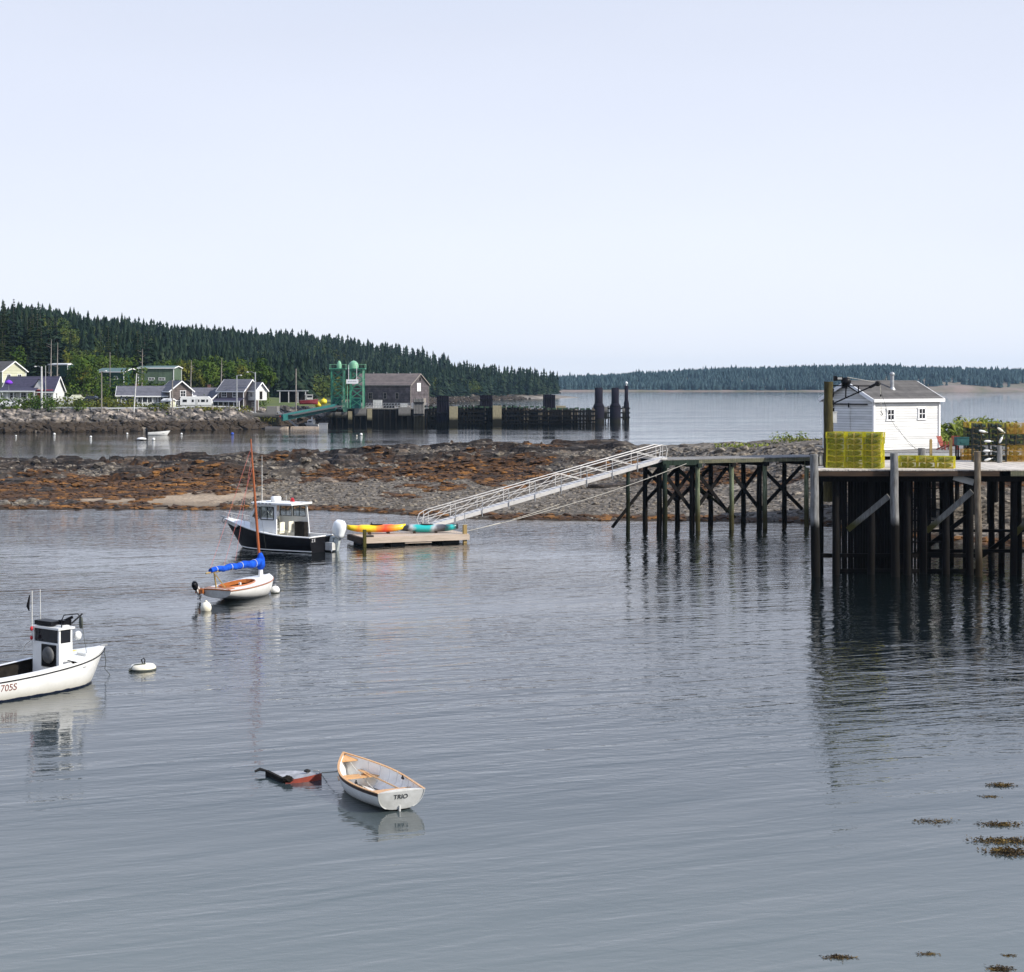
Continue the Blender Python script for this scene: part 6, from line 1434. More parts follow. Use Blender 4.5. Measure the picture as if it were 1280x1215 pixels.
quadwall(q, (5.0, -yw), (5.0, yw), 1.05, z_sill); q.box((4.56, 0, 2.94), (.06, 2*yw, .16)); q.build('pilothouse_wall', M_white, pb)
q = MB(); q.add([(x, y*1.13, zr+.06*(1-abs(y))+dz) for dz in (0, .09) for x in (1.6, 3.2, 4.85) for y in (-1, -.5, 0, .5, 1)], [(i*5+j, i*5+j+1, (i+1)*5+j+1, (i+1)*5+j) for i in range(2) for j in range(4)]+[(15+i*5+j, 15+i*5+j+1, 15+(i+1)*5+j+1, 15+(i+1)*5+j) for i in range(2) for j in range(4)])
for y in (-1.13, 1.13): q.beam((1.58, y, zr+.05), (4.87, y, zr+.05), .04, .12)
for x in (1.6, 4.85): q.beam((x, -1.13, zr+.06), (x, 1.13, zr+.06), .05, .13)
rfp = q.build('roof', M_white, pb)
q = MB(); q.lathe([(.31, 0), (.34, .08), (.34, .28), (.28, .34), (0, .36)], (3.6, .1, zr+.14), 18); q.build('radar_dome', M_white, rfp)
q = MB(); q.tube([(4.1, .95, zr+.1), (4.1, .95, zr+3.2)], [.03, .012], 6); q.build('antenna', M_dull_white, rfp)
q = MB(); q.tube([(2.7, .2, zr+.1), (2.7, .2, zr+.6)], .012, 5); q.build('antenna', M_dull_white, rfp)
q = MB(); q.box((2.6, -.35, zr+.17), (.22, .2, .14)); q.blob((2.6, -.35, zr+.3), (.14, .1, .1), 1, 1, .1); q.build('red_light', M_red, rfp)
def pwin(x0, x1, s, z0, z1, div=True):
    f = MB()
    for (a, b) in (((x0, z0), (x1, z0)), ((x0, z1), (x1, z1)), ((x0, z0), (x0, z1)), ((x1, z0), (x1, z1))): f.beam((a[0], s*(yw+.03), a[1]), (b[0], s*(yw+.03), b[1]), .05, .06, up=(0, 1, 0))
    if div: f.beam(((x0+x1)/2, s*(yw+.03), z0), ((x0+x1)/2, s*(yw+.03), z1), .04, .04, up=(0, 1, 0))
    fr = f.build('window', M_black, pb); g_ = MB(); g_.box(((x0+x1)/2, s*yw, (z0+z1)/2), (x1-x0, .012, z1-z0)); g_.build('pane', M_clear, fr)
def clear_mat():
    m = bpy.data.materials.new('clear_window'); m.use_nodes = True; t = m.node_tree; t.nodes.clear()
    a = N(t, 'ShaderNodeBsdfTransparent'); a.inputs[0].default_value = (.80, .84, .84, 1); b = N(t, 'ShaderNodeBsdfGlossy', Roughness=.03); f = N(t, 'ShaderNodeFresnel', IOR=1.45); x = N(t, 'ShaderNodeMixShader')
    t.links.new(f.outputs[0], x.inputs[0]); t.links.new(a.outputs[0], x.inputs[1]); t.links.new(b.outputs[0], x.inputs[2]); t.links.new(x.outputs[0], N(t, 'ShaderNodeOutputMaterial').inputs[0]); return m
M_clear = clear_mat()
pwin(3.08, 4.12, 1, z_sill-.12, z_top); pwin(4.24, 4.60, 1, z_sill-.05, z_top-.02, False); pwin(2.05, 3.05, -1, z_sill, z_top); pwin(3.18, 4.1, -1, z_sill, z_top)
f = MB()
for a, b in ((-yw+.06, -.38), (-.30, .30), (.38, yw-.06)):
    f.beam((5.0, a, z_sill+.03), (5.0, b, z_sill+.03), .05, .06); f.beam((4.58, a, z_top), (4.58, b, z_top), .05, .06)
    for y in (a, b): f.beam((5.0, y, z_sill+.03), (4.58, y, z_top), .05, .05)
ws = f.build('windshield', M_black, pb); g_ = MB(); g_.add([(4.985, -yw, z_sill), (4.985, yw, z_sill), (4.57, yw, z_top), (4.57, -yw, z_top)], [(0, 1, 2, 3)]); g_.build('pane', M_clear, ws)
q = MB(); q.beam((1.72, -yw, 1.05), (1.95, -yw, zr), .07, .07); q.beam((2.9, yw, 1.05), (2.9, yw, zr), .1, .1); q.build('roof_post', M_white, pb)
q = MB(); q.box((4.3, -.5, 1.35), (.6, .8, 1.5)); q.box((4.05, -.5, 2.05), (.2, .7, .25)); q.build('helm_console', M_cream, pb)
q = MB(); q.lathe([(.16, -.02), (.19, 0), (.16, .02)], (3.92, -.5, 1.75), 14, M=Matrix.Rotation(math.pi/2, 3, 'Y')); q.beam((3.92, -.66, 1.75), (3.92, -.34, 1.75), .02, .02); q.build('steering_wheel', M_black, pb)
for y in (-.5, .45):
    q = MB(); q.tube([(3.1, y, .45), (3.1, y, 1.1)], .05, 8); q.box((3.1, y, 1.2), (.5, .5, .16)); q.box((2.86, y, 1.55), (.1, .5, .6)); q.build('helm_seat', M_cream, pb)
q = MB(); q.box((2.2, -.78, 1.15), (.8, .42, 1.35)); q.build('locker', M_darkin, pb)
q = MB()
rl = [Vector((row[-1][0]-.03, row[-1][1]*.93, row[-1][2]+.42)) for row in R[20:30]]
for s in (1, -1): q.tube([(p.x, s*p.y, p.z) for p in rl], .018, 6); [q.tube([(rl[i].x, s*rl[i].y, rl[i].z), (rl[i].x, s*rl[i].y, rl[i].z-.42)], .015, 5) for i in (0, 3, 6, 8)]
q.build('bow_rail', M_alu, pb)
q = MB(); q.beam((7.6, 0, 1.95), (8.25, 0, 2.02), .16, .07); q.tube([(8.0, 0, 1.98), (8.2, 0, 1.75), (8.05, 0, 1.55)], .03, 6); q.tube([(7.9, -.15, 1.6), (8.0, .1, 1.65)], .03, 6); q.build('anchor', M_galv, pb)
q = MB(); q.lathe([(0, -.03), (.10, -.03), (.10, .03), (0, .03)], (6.05, 1.02, 1.40), 12, M=Matrix.Rotation(math.pi/2, 3, 'X')); q.build('porthole', M_black, pb)
outboard(pb, (-.25, -.85, .45), 1.62, M_motorw, M_motorw2, tilt=.22)
q = MB(); q.box((-.3, -.75, .35), (.55, .8, .5)); q.build('motor_bracket', M_dull_white, pb)
M_wlet = mat('white_lettering', (.62, .62, .62), (.55, .55, .55), 3, .5); M_dklet = mat('dark_lettering', (.03, .03, .035), (.05, .05, .05), 3, .5); M_rdlet = mat('rust_lettering', (.16, .05, .04), (.22, .08, .06), 4, .7)
lettering('ZE', .30, M_wlet, pb, facing(-.015, .92, .80, -1, 0), spacing=1.5)
q = MB(); [q.box((4.80-.30*i, 1.155, zr+.05), (.12+.05*(i % 2), .012, .05)) for i in range(6)]; q.build('faded_writing', M_dklet, pb)

# ---- catboat
cb = empty('catboat', (-14.8, 88.1, 0), math.atan2(.906, .423), 'white catboat with blue sail cover and tall varnished mast', 'sailboat')
Lc, Bc = 4.9, 2.15
sheer = lambda t: .60+.12*(1-t)**2*0+.32*t**2.2+.04*(1-t)**3
keel = lambda t: -.22+.06*t+.20*max(0, t-.8)*3+.44*(1-t)**2.4
beam = lambda t: (.86+.14*math.sin(min(1, t/.5)*math.pi/2)) if t < .5 else max(0.0, 1-((t-.5)/.5)**3.4)
R = hull_rows(Lc, Bc, sheer, keel, beam, .30, 30, 10, .62, 1.0, trr=.10)
make_hull(cb, R, [M_white], inset=.05, floor=.12, m_in=M_varn, m_tr=M_dull_white, inner=True)
q = MB()
for s in (1, -1): q.tube([Vector((row[-1][0], s*(row[-1][1]+.006), row[-1][2]-.03)) for row in R], .028, 6)
q.tube([(R[0][-1][0], -R[0][-1][1], R[0][-1][2]), (R[0][-1][0], R[0][-1][1], R[0][-1][2])], .035, 6); q.build('rub_rail', M_varn, cb)
# deck with an oval cockpit opening
def oval_deck(R, m, root, c0, c1, w, z=.02):
    q = MB(); vs = []; rows = 0
    xs_ = []
    for i in range(len(R)):
        x, y, zz = R[i][-1]; t = (x-c0)/(c1-c0)
        inn = w*math.sqrt(max(0, 1-(2*t-1)**2))**.7 if 0 < t < 1 else 0.0
        inn = min(inn, max(0, y-.06)); vs += [(x, y, zz+z*.5), (x, (y+inn)/2, zz+z+.02), (x, inn, zz+z+.03), (x, -inn, zz+z+.03), (x, -(y+inn)/2, zz+z+.02), (x, -y, zz+z*.5)]; rows += 1; xs_.append(inn)
    fs = []
    for i in range(rows-1):
        for k in range(5):
            if k == 2 and (xs_[i] > .02 or xs_[i+1] > .02): continue
            fs.append((i*6+k, i*6+k+1, (i+1)*6+k+1, (i+1)*6+k))
    q.add(vs, fs); q.build('deck', m, root)
    q = MB(); c = [(R[i][-1][0], xs_[i], R[i][-1][2]+z+.06) for i in range(rows) if xs_[i] > .02]
    loop = [(c[0][0]-.1, 0, c[0][2])]+c+[(c[-1][0]+.12, 0, c[-1][2])]+[(x, -y, zz) for x, y, zz in c[::-1]]+[(c[0][0]-.1, 0, c[0][2])]
    for a, b in zip(loop[:-1], loop[1:]):
        q.beam((a[0], a[1], a[2]-.06), (b[0], b[1], b[2]-.06), .03, .20)
    q.build('coaming', M_varn, root)
oval_deck(R, M_white, cb, .55, 3.1, .62)
q = MB(); 
for s in (1, -1): q.box((1.7, s*.45, .34), (2.0, .34, .04))
q.build('bench', M_tanwood, cb)
q = MB(); q.box((1.9, 0, .15), (2.4, .9, .03)); q.build('floorboards', M_tanwood, cb)
q = MB(); q.box((.28, 0, .68), (.5, 1.5, .03)); q.build('stern_deck', M_varn, cb)
q = MB(); q.box((2.1, 0, .42), (.10, .10, .7)); q.build('centreboard_pin', M_white, cb)
mx_ = 4.02; lean = Vector((-.30, .55, 0)) if False else Vector((-.05, .58, 0))
q = MB(); q.tube([(mx_, 0, .2), (mx_, 0, .95), (mx_, 0, 1.38)], [.17, .13, .10], 10); q.build('mast_step', M_white, cb)
q = MB(); q.tube([Vector((mx_, 0, .9)), Vector((mx_, 0, 4))+lean*.45, Vector((mx_, 0, 8.05))+lean], [.075, .07, .035], 12); q.build('mast', M_mast, cb)
q = MB(); bm0, bm1 = Vector((mx_-.05, 0, 1.52)), Vector((-.70, .15, 1.50)); q.tube([bm0, bm1], .04, 8); boom = q.build('boom', M_post, cb)
q = MB(); n = 26; pts = []; rs = []
for i in range(n):
    t = i/(n-1); p = Vector((mx_+.05, 0, 1.62)).lerp(Vector((-.30, .14, 1.62)), t); pts.append(p+Vector((0, 0, .03*math.sin(t*23)))); rs.append((.215-.10*t)*(1+.05*math.sin(t*41)+.05*math.sin(t*77)) if t > .03 else .16)
q.tube(pts, rs, 14); gj = random.Random(5); q.v = [(x+gj.gauss(0, .010), y+gj.gauss(0, .010), z+gj.gauss(0, .012)) for x, y, z in q.v]; q.tube([(mx_, 0, 1.25), (mx_, 0, 1.45), (mx_, 0.0, 1.85), (mx_, 0.03, 2.12)], [.12, .24, .20, .09], 14); q.build('sail_cover', M_blue, cb)
q = MB()
for t in (.15, .42, .62, .9): p = Vector((mx_+.05, 0, 1.62)).lerp(Vector((-.30, .14, 1.62)), t); q.lathe([(.228-.10*t, -.02), (.240-.10*t, 0), (.228-.10*t, .02)], p, 14, M=Matrix.Rotation(math.pi/2, 3, 'Y'))
q.build('sail_tie', M_dull_white, cb)
q = MB(); q.beam((.15, .1, .65), (.02, .14, 1.45), .06, .06); q.beam((.35, -.35, .65), (.02, .14, 1.45), .05, .05); q.build('boom_crutch', M_post, cb)
q = MB(); q.tube([Vector((mx_, 0, 7.6))+lean*.95, (-.3, .15, 1.7)], .008, 4); q.tube([Vector((mx_, 0, 7.2))+lean*.9, (2.2, .35, 1.85)], .008, 4); q.tube([Vector((mx_, 0, 6.6))+lean*.8, (1.2, .35, 1.75)], .008, 4); q.build('halyard', M_pinkrope, cb)
q = MB(); q.tube([Vector((mx_, 0, 7.7))+lean*.95, (4.85, 0, .95)], .006, 4); q.build('forestay', M_darkrope, cb)
ob = outboard(cb, (-.20, .95, .62), .62, M_black, M_alu, tilt=.75, rz=.15)
q = MB(); q.box((-.15, .88, .52), (.2, .45, .22)); q.build('motor_bracket', M_varn, cb)
def ball_buoy(name, u, v, r, m, label, stripe=None, D=None, group=None, ring=True):
    D = CH*F/(v-V0) if D is None else D; e_ = empty(name, (XU(u, D), D, 0), 0, label, 'buoy', group)
    q = MB(); q.blob((0, 0, r*.55), (r, r, r), 1, 2, .01, smooth=True)
    q.build('ball', m, e_)
    q = MB(); q.lathe([(r*.98, r*.05), (r*1.005, r*.2), (r*.9, -.1*r)], n=18); q.build('waterline_band', M_darkrope if stripe is None else stripe, e_)
    if ring: q = MB(); q.tube([(0, 0, r*1.5), (r*.12, 0, r*1.75), (0, 0, r*1.95), (-r*.12, 0, r*1.75), (0, 0, r*1.5)], r*.06, 5); q.build('ring', M_galv, e_)
    return e_
ball_buoy('mooring_buoy', 344, 741, .24, M_white, 'white mooring buoy with dark waterline off the catboat bow')
q = MB(); q.blob((0, 0, .12), (.26, .24, .30), 4, 2, .02, smooth=True); q.lathe([(.05, .38), (.08, .42), (.04, .48)], n=8); o = q.build('fender', M_cream); D = 84.8; o.location = (XU(257.5, D), D, .02); tag(o, 'cream round fender floating beside the catboat transom', 'fender')

# ---- lobster skiff at the left edge
ls = empty('lobster_skiff', (-15.15-.6*7.1, 65.5-.8*7.1, 0), math.atan2(.8, .6), 'stained white lobster boat with small pilothouse, cut by the left frame edge', 'boat')
Ls_, Bs = 7.1, 2.5
sheer = lambda t: .74+.06*(1-t)+.46*t**2.4
keel = lambda t: -.30+.20*max(0, t-.85)*4
beam = lambda t: (.84+.16*math.sin(min(1, t/.5)*math.pi/2)) if t < .5 else max(0.0, 1-((t-.5)/.5)**4.2)
R = hull_rows(Ls_, Bs, sheer, keel, beam, .75, 32, 12, .5, .95)
def waterline_mat(src_mat, z, col, name):
    m = src_mat.copy(); m.name = name; t = m.node_tree; L = t.links.new; b = [q_ for q_ in t.nodes if q_.type == 'BSDF_PRINCIPLED'][0]; src = b.inputs['Base Color'].links[0].from_socket
    g_ = N(t, 'ShaderNodeNewGeometry'); s_ = N(t, 'ShaderNodeSeparateXYZ'); L(g_.outputs['Position'], s_.inputs[0]); n_ = N(t, 'ShaderNodeTexNoise', Scale=3.0, Detail=4.0); L(g_.outputs['Position'], n_.inputs['Vector'])
    a_ = N(t, 'ShaderNodeMath', _operation='MULTIPLY_ADD'); L(n_.outputs[0], a_.inputs[0]); a_.inputs[1].default_value = .09; L(s_.outputs[2], a_.inputs[2])
    r_ = N(t, 'ShaderNodeMapRange'); L(a_.outputs[0], r_.inputs[0]); r_.inputs[1].default_value = z+.04; r_.inputs[2].default_value = z+.055
    c_ = N(t, 'ShaderNodeMix', _data_type='RGBA'); L(r_.outputs[0], c_.inputs[0]); c_.inputs[6].default_value = (*col, 1); L(src, c_.inputs[7])
    # yellowish scum just above the waterline
    r2 = N(t, 'ShaderNodeMapRange'); L(a_.outputs[0], r2.inputs[0]); r2.inputs[1].default_value = z+.42; r2.inputs[2].default_value = z+.05; r2.inputs[4].default_value = .28
    c2_ = N(t, 'ShaderNodeMix', _data_type='RGBA'); L(r2.outputs[0], c2_.inputs[0]); L(src, c2_.inputs[6]); c2_.inputs[7].default_value = (.52, .44, .22, 1); L(c2_.outputs[2], c_.inputs[7]); L(c_.outputs[2], b.inputs['Base Color']); return m
make_hull(ls, R, [waterline_mat(M_white, .06, (.010, .016, .05), 'lobster_boat_hull')], inset=.12, floor=.12, m_in=M_darkin, tr_th=.08)
deck_between(R, 0, 22, M_white, ls, z=.0, side_only=.26, name='side_deck'); deck_between(R, 23, 31, M_white, ls, z=.0, name='foredeck', camber=.05)
q = MB(); q.box((R[22][-1][0]+.1, 0, .80), (.08, 1.9, .36)); q.build('deck_bulkhead', M_dull_white, ls)
q = MB()
for s in (1, -1): q.tube([Vector((row[-1][0], s*(row[-1][1]+.012), row[-1][2]-.10)) for row in R], .022, 6)
q.build('rub_strake', M_black, ls)
q = MB(); q.box((2.6, 0, .30), (5, 1.9, .05)); q.build('sole', M_floor, ls)
# small pilothouse (console) with open windows
cx, cw, cl = 4.80, .74, .60
n_before = set(o_.name for o_ in ls.children)
q = MB(); q.box((cx, -.08, .95), (cl, cw*2, 1.35)); q.build('console', M_white, ls)
q = MB(); z0, z1 = 1.56, 2.14
for sx in (-1, 1):
    for sy in (-1, 1): q.box((cx+sx*(cl/2-.04), -.08+sy*(cw-.04), (z0+z1)/2), (.07, .07, z1-z0))
q.box((cx, -.08, 2.15), (cl+.14, cw*2+.12, .07)); q.box((cx+.1, -.08, 2.21), (cl-.3, cw*1.7, .05)); q.build('wheelhouse_frame', M_white, ls)
q = MB(); q.box((cx, -.08, 1.85), (cl-.10, cw*2-.04, .54)); q.build('window', M_glass, ls)
q = MB(); q.box((cx+.0, .15, 2.29), (.5, .95, .16)); q.box((cx+.3, -.4, 2.3), (.35, .3, .2)); q.tube([(cx+.2, -.3, 2.3), (cx+.5, -.6, 2.5)], .06, 6); q.build('roof_locker', M_black, ls)
q = MB(); q.lathe([(0, -.06), (.27, -.06), (.31, 0), (.27, .06), (.08, .09), (0, .09)], (cx-cl/2-.10, -.34, 1.20), 20, M=Matrix.Rotation(-math.pi/2, 3, 'Y')); q.build('pot_hauler', mat('dull_hauler_steel', (.10, .10, .10), (.06, .06, .06), 5, .6), ls)
q = MB(); q.box((cx-cl/2-.02, -.28, 1.16), (.06, .78, .80)); q.build('dark_backing', M_black, ls)  # black panel added behind the hauler for the dark open interior
q = MB(); q.tube([(cx-.1, -.72, 1.6), (cx-.1, -.72, 2.45), (cx, -.72, 2.62), (cx+.55, -.80, 2.62), (cx+.75, -.82, 2.4)], .022, 6); q.tube([(cx+.3, -.78, 2.3), (cx+.75, -.82, 2.6)], .03, 6); q.build('davit', M_black, ls)
q = MB(); q.lathe([(0, -.04), (.20, -.04), (.23, 0), (.20, .04), (0, .04)], (cx+.72, -.78, 2.28), 16, M=Matrix.Rotation(math.pi/2, 3, 'Y') @ Matrix.Rotation(.5, 3, 'X')); q.build('sheave', M_darkrope, ls)
q = MB(); q.blob((cx+.62, -.72, 1.82), (.15, .13, .17), 2, 2, .03, smooth=True); q.build('float_ball', M_white, ls)
q = MB(); q.tube([(cx+.72, -.85, 2.2), (cx+.85, -.95, 1.1)], .010, 4); q.build('haul_line', M_darkrope, ls)
q = MB(); q.box((cx+.95, -.55, .92), (.4, .5, .5)); q.build('bait_box', M_white, ls)
q = MB(); [q.box((cx-.05, -1.02-.035*i, .90-.045*i), (1.1, .015, .02)) for i in range(4)]; q.build('hauling_rail', M_galv, ls)
q = MB(); q.tube([(cx-.42, .55, 1.5), (cx-.42, .55, 3.45)], .02, 6); fp = q.build('flag_staff', M_dull_white, ls)
q = MB(); q.tube([(cx-.50, .58, 3.3), (cx-.56, .6, 2.9), (cx-.52, .58, 2.72)], [.02, .06, .015], 6); q.build('pennant', M_black, fp)
q = MB(); q.blob((cx-.44, .55, 2.08), (.06, .06, .09), 2, 1, .05); q.build('red_buoy', M_red, ls)
q = MB(); q.blob((cx-.44, .55, 1.75), (.055, .055, .08), 3, 1, .05); q.build('red_buoy', M_red, ls)
q = MB(); q.tube([(cx-.0, .6, 2.15), (cx-.02, .6, 3.45)], .014, 5); q.build('antenna', M_dull_white, ls)
q = MB(); q.tube([(cx-.55, .5, 1.65), (cx-.6, .7, 1.5), (cx-.55, .9, 1.2)], .02, 5); q.build('grab_rail', M_alu, ls)
for o_ in ls.children:
    if o_.name not in n_before and o_.name.split('.')[0] not in ('hauling_rail', 'bait_box'): o_.location.y += .22
q = MB(); q.blob((5.95, .35, 1.06), (.16, .11, .09), 5, 1, .2); q.build('rope_coil', mat('yellow_rope', (.6, .48, .15), (.45, .36, .12), 9, .9), ls)
q = MB(); q.box((7.05, 0, 1.24), (.28, .08, .06)); q.tube([(6.95, -.1, 1.22), (6.95, .1, 1.22)], .03, 6); q.build('bow_chock', M_galv, ls)
hb_ = R[12]; 
def y_at(row, z):
    for a_, b_ in zip(row[:-1], row[1:]):
        if a_[2] <= z <= b_[2]: f_ = (z-a_[2])/(b_[2]-a_[2]); return a_[1]+(b_[1]-a_[1])*f_
    return row[-1][1]
ya, yb = y_at(R[8], .36), y_at(R[8], .60); yf, ybk = y_at(R[11], .48), y_at(R[5], .48); lettering('5705S', .34, M_rdlet, ls, facing(1.80, -(ya+yb)/2-.018, .48, -(yf-ybk)/(R[11][6][0]-R[5][6][0]), -1, -(yb-ya)/.24), spacing=1.0)
q = MB(); p0 = ls.location+Vector((.6*7.05, .8*7.05, 1.15)); q.tube([p0, p0+Vector((.12, -.2, -.5)), at(131, 836, 66.0), at(139, 845, 66.2)], .012, 5); o = q.build('bow_painter', M_darkrope); tag(o, 'thin mooring line hanging from the lobster boat bow', 'rope')
mbu = empty('mooring_float', (*P(178.5, 837)[:2], 0), .2, 'flat white mooring float with pick up loop right of the lobster boat', 'buoy')
q = MB(); q.lathe([(0, -.1), (.44, -.1), (.5, .0), (.5, .11), (.42, .20), (0, .22)], n=20); q.build('float', M_cream, mbu); q = MB(); q.lathe([(.505, -.08), (.512, .02), (.507, .06)], n=20); q.build('stain_band', M_darkrope, mbu)
q = MB(); q.tube([(0, 0, .2), (-.05, 0, .38), (.03, 0, .45), (.08, 0, .36), (.05, 0, .2)], .028, 6); q.build('loop', M_rubber, mbu); q = MB(); q.tube([(.1, -.1, .24), (-.3, -.2, .22), (-.52, -.3, .02)], .03, 5); q.build('pennant_rope', M_darkrope, mbu)

# ---- dinghy
dn = empty('dinghy', (-2.90, 45.2, 0), math.atan2(.90, -.44), 'white rowing dinghy with varnished rails and TRIO on the transom', 'dinghy')
Ld, Bd = 4.05, 1.60
sheer = lambda t: .44+.10*(1-t)**2+.30*t**2.4
keel = lambda t: -.12+.12*max(0, t-.75)*4+.16*(1-t)**2.2
beam = lambda t: (.80+.20*math.sin(min(1, t/.45)*math.pi/2)) if t < .45 else max(0.0, 1-((t-.45)/.55)**2.2)
R = hull_rows(Ld, Bd, sheer, keel, beam, .30, 30, 12, .62, 1.0, trr=.16)
M_dnin = mat('white_inner_paint', (.78, .78, .76), (.70, .70, .67), 2.5, .5)
make_hull(dn, R, [M_white, M_darksheer if 'M_darksheer' in globals() else M_white, M_fasc2 if 'M_fasc2' in globals() else M_white], inset=.035, floor=-.02, m_in=M_dnin, m_tr=M_dull_white, rail=M_tanwood, rail_r=.014)
M_dksheer = mat('dark_sheer_strake', (.035, .014, .010), (.02, .010, .008), 4, .4)
q = MB()
for s in (1, -1):
    vs = []
    for row in R: x, y, z = row[-1]; x2, y2, z2 = row[-3]; f = min(1, .10/max(.02, z-z2)); vs += [(x, s*(y+.008), z-.012), (x+(x2-x)*f, s*(y+(y2-y)*f+.010), z+(z2-z)*f)]
    q.add(vs, [(2*i, 2*i+2, 2*i+3, 2*i+1) for i in range(len(R)-1)])
q.build('sheer_strake', M_dksheer, dn)
q = MB(); rt = R[0]; 
for s in (1, -1): q.tube([(rt[k][0]-.01, s*rt[k][1], rt[k][2]) for k in range(3, len(rt))], .014, 5)
q.build('transom_trim', M_dull_white, dn)
q = MB(); zt = R[0][-1][2]; q.add([(R[0][-1][0]+.0, y, zt+.05*(1-(y/.57)**2)) for y in np.linspace(-.56, .56, 9)]+[(R[0][-1][0]+.05, y, zt+.05*(1-(y/.57)**2)) for y in np.linspace(-.56, .56, 9)]+[(R[0][-1][0], y, zt-.02) for y in np.linspace(-.56, .56, 9)],
   [(i, i+1, 9+i+1, 9+i) for i in range(8)]+[(i, i+1, 18+i+1, 18+i) for i in range(8)]); q.build('transom_top', M_dull_white, dn)
def thwart(x, w, z, m, name='thwart'):
    q = MB(); hw = []
    for xx in (x-w/2, x+w/2):
        t = max(0, min(1, xx/Ld)); i = int(t*(len(R)-1)); row = R[i]; y = max([p[1] for p in row if p[2] <= z+.05] or [.1]); hw.append(y-.03)
    q.add([(x-w/2, -hw[0], z), (x+w/2, -hw[1], z), (x+w/2, hw[1], z), (x-w/2, hw[0], z), (x-w/2, -hw[0], z+.025), (x+w/2, -hw[1], z+.025), (x+w/2, hw[1], z+.025), (x-w/2, hw[0], z+.025)], [(0, 1, 2, 3), (4, 7, 6, 5), (0, 4, 5, 1), (3, 2, 6, 7), (1, 5, 6, 2), (0, 3, 7, 4)]); q.build(name, m, dn)
thwart(.55, .8, .33, M_tanwood, 'stern_seat'); thwart(2.95, .42, .28, M_tanwood)
q = MB(); q.add([(3.95, 0, .66), (3.55, -.24, .58), (3.55, .24, .58), (3.95, 0, .69), (3.55, -.24, .61), (3.55, .24, .61)], [(0, 1, 2), (3, 5, 4), (1, 4, 5, 2)]); q.build('breasthook', M_tanwood, dn)
q = MB(); [q.box((1.9, y, .005), (2.2, .12, .02)) for y in (-.2, 0, .2)]; q.build('floorboards', M_dnin, dn)
q = MB()
for i in range(3, 27, 3):
    for s in (1, -1): q.tube([(R[i][k][0], s*(max(0, R[i][k][1]-.04)), max(0.0, R[i][k][2]+.02)) for k in range(2, 12)], .009, 4)
q.build('rib', M_dnin, dn)
q = MB()
for s in (1, -1): q.box((1.35, s*.66, .50), (.12, .04, .05)); q.tube([(1.35, s*.66, .5), (1.35, s*.66, .58)], .02, 6)
q.build('oarlock', M_black, dn)
q = MB(); q.tube([(.7, -.40, .33), (3.0, -.25, .36)], .022, 8); q.box((3.15, -.24, .36), (.5, .13, .015)); o = q.build('oar', M_tanwood); o.matrix_world = Matrix.Translation(dn.location) @ Matrix.Rotation(dn.rotation_euler.z, 4, 'Z'); tag(o, 'pale wooden oar lying along the right side inside the dinghy', 'oar')
q = MB(); q.tube([(3.7, 0, .62), (3.2, -.05, .40), (2.5, -.18, .12), (1.6, -.1, .06), (1.2, .05, .05)], .012, 5); q.build('painter', M_rope, dn)
q = MB(); g = random.Random(2)
for k in range(3): q.tube([(1.25+math.cos(a)*(.13-.02*k), .32+math.sin(a)*(.13-.02*k), .04+.015*k) for a in np.linspace(0, 6.2, 16)], .012, 5)
q.build('rope_coil', M_rope, dn)
q = MB(); q.box((-.02, 0, .02), (.10, .035, .26)); q.build('skeg', M_dull_white, dn)
rx = [(p[2], p[0]) for p in R[0]]; tz = .385; tx = np.interp(tz, [a_[0] for a_ in rx], [a_[1] for a_ in rx]); slope_ = (rx[-1][1]-rx[5][1])/(rx[-1][0]-rx[5][0])
lettering('TRIO', .175, M_dklet, dn, facing(tx-.011, .0, tz, -1, 0, slope_), name='lettering')
# painter from the dinghy to the swamped hull
q = MB(); pd = dn.matrix_world; bw = Vector((-2.90-.44*3.95, 45.2+.90*3.95, .68)); q.tube([bw, Vector((bw.x-.15, bw.y-.6, .35)), at(400, 966, 49.6), at(385, 976, 48.6)], .012, 5); o = q.build('tow_line', M_darkrope); tag(o, 'dark slack line between the dinghy bow and the swamped boat', 'rope')

# ---- swamped little boat
p_st1, p_st2, p_bow = Vector(P(333.5, 964.5, .10)), Vector(P(357, 976, .07)), Vector(P(402, 967, .16))
c0 = (p_st1+p_st2)/2; c0.z = 0; sw = empty('swamped_boat', c0, 0, 'small swamped boat awash with red brown side and white deck', 'boat')
a, b, c = p_st1-c0, p_st2-c0, p_bow-c0
def curve(p, r, s): m_ = (p+r)/2+Vector((s*.14, -s*.22, 0)); return [p, p.lerp(m_, .5)+Vector((0, 0, 0)), m_, m_.lerp(r, .5), r]
n1 = (Vector((b.y-c.y, c.x-b.x, 0))).normalized()
near = [b.lerp(c, t)+Vector((0, -1, 0))*(.10*math.sin(math.pi*t)) for t in np.linspace(0, 1, 9)]; far_ = [a.lerp(c, t)+Vector((0, 1, 0))*(.25*math.sin(math.pi*t)) for t in np.linspace(0, 1, 9)]
q = MB(); vs = [v for v in near]+[v for v in far_]; q.add(vs, [(i, i+1, 9+i+1, 9+i) for i in range(8)]); q.build('deck', mat('wet_grey_deck', (.42, .42, .43), (.22, .22, .22), 3, .4), sw)
q = MB(); vs = [v+Vector((0, -.02, .02)) for v in near]+[v+Vector((0, -.06, -.30)) for v in near]; q.add(vs, [(i, i+1, 9+i+1, 9+i) for i in range(8)]); q.add([v+Vector((0, 0, .0)) for v in far_]+[v+Vector((0, .05, -.3)) for v in far_], [(i, i+1, 9+i+1, 9+i) for i in range(8)]); q.build('hull', mat('red_brown_paint', (.30, .055, .03), (.20, .04, .025), 3, .4), sw)
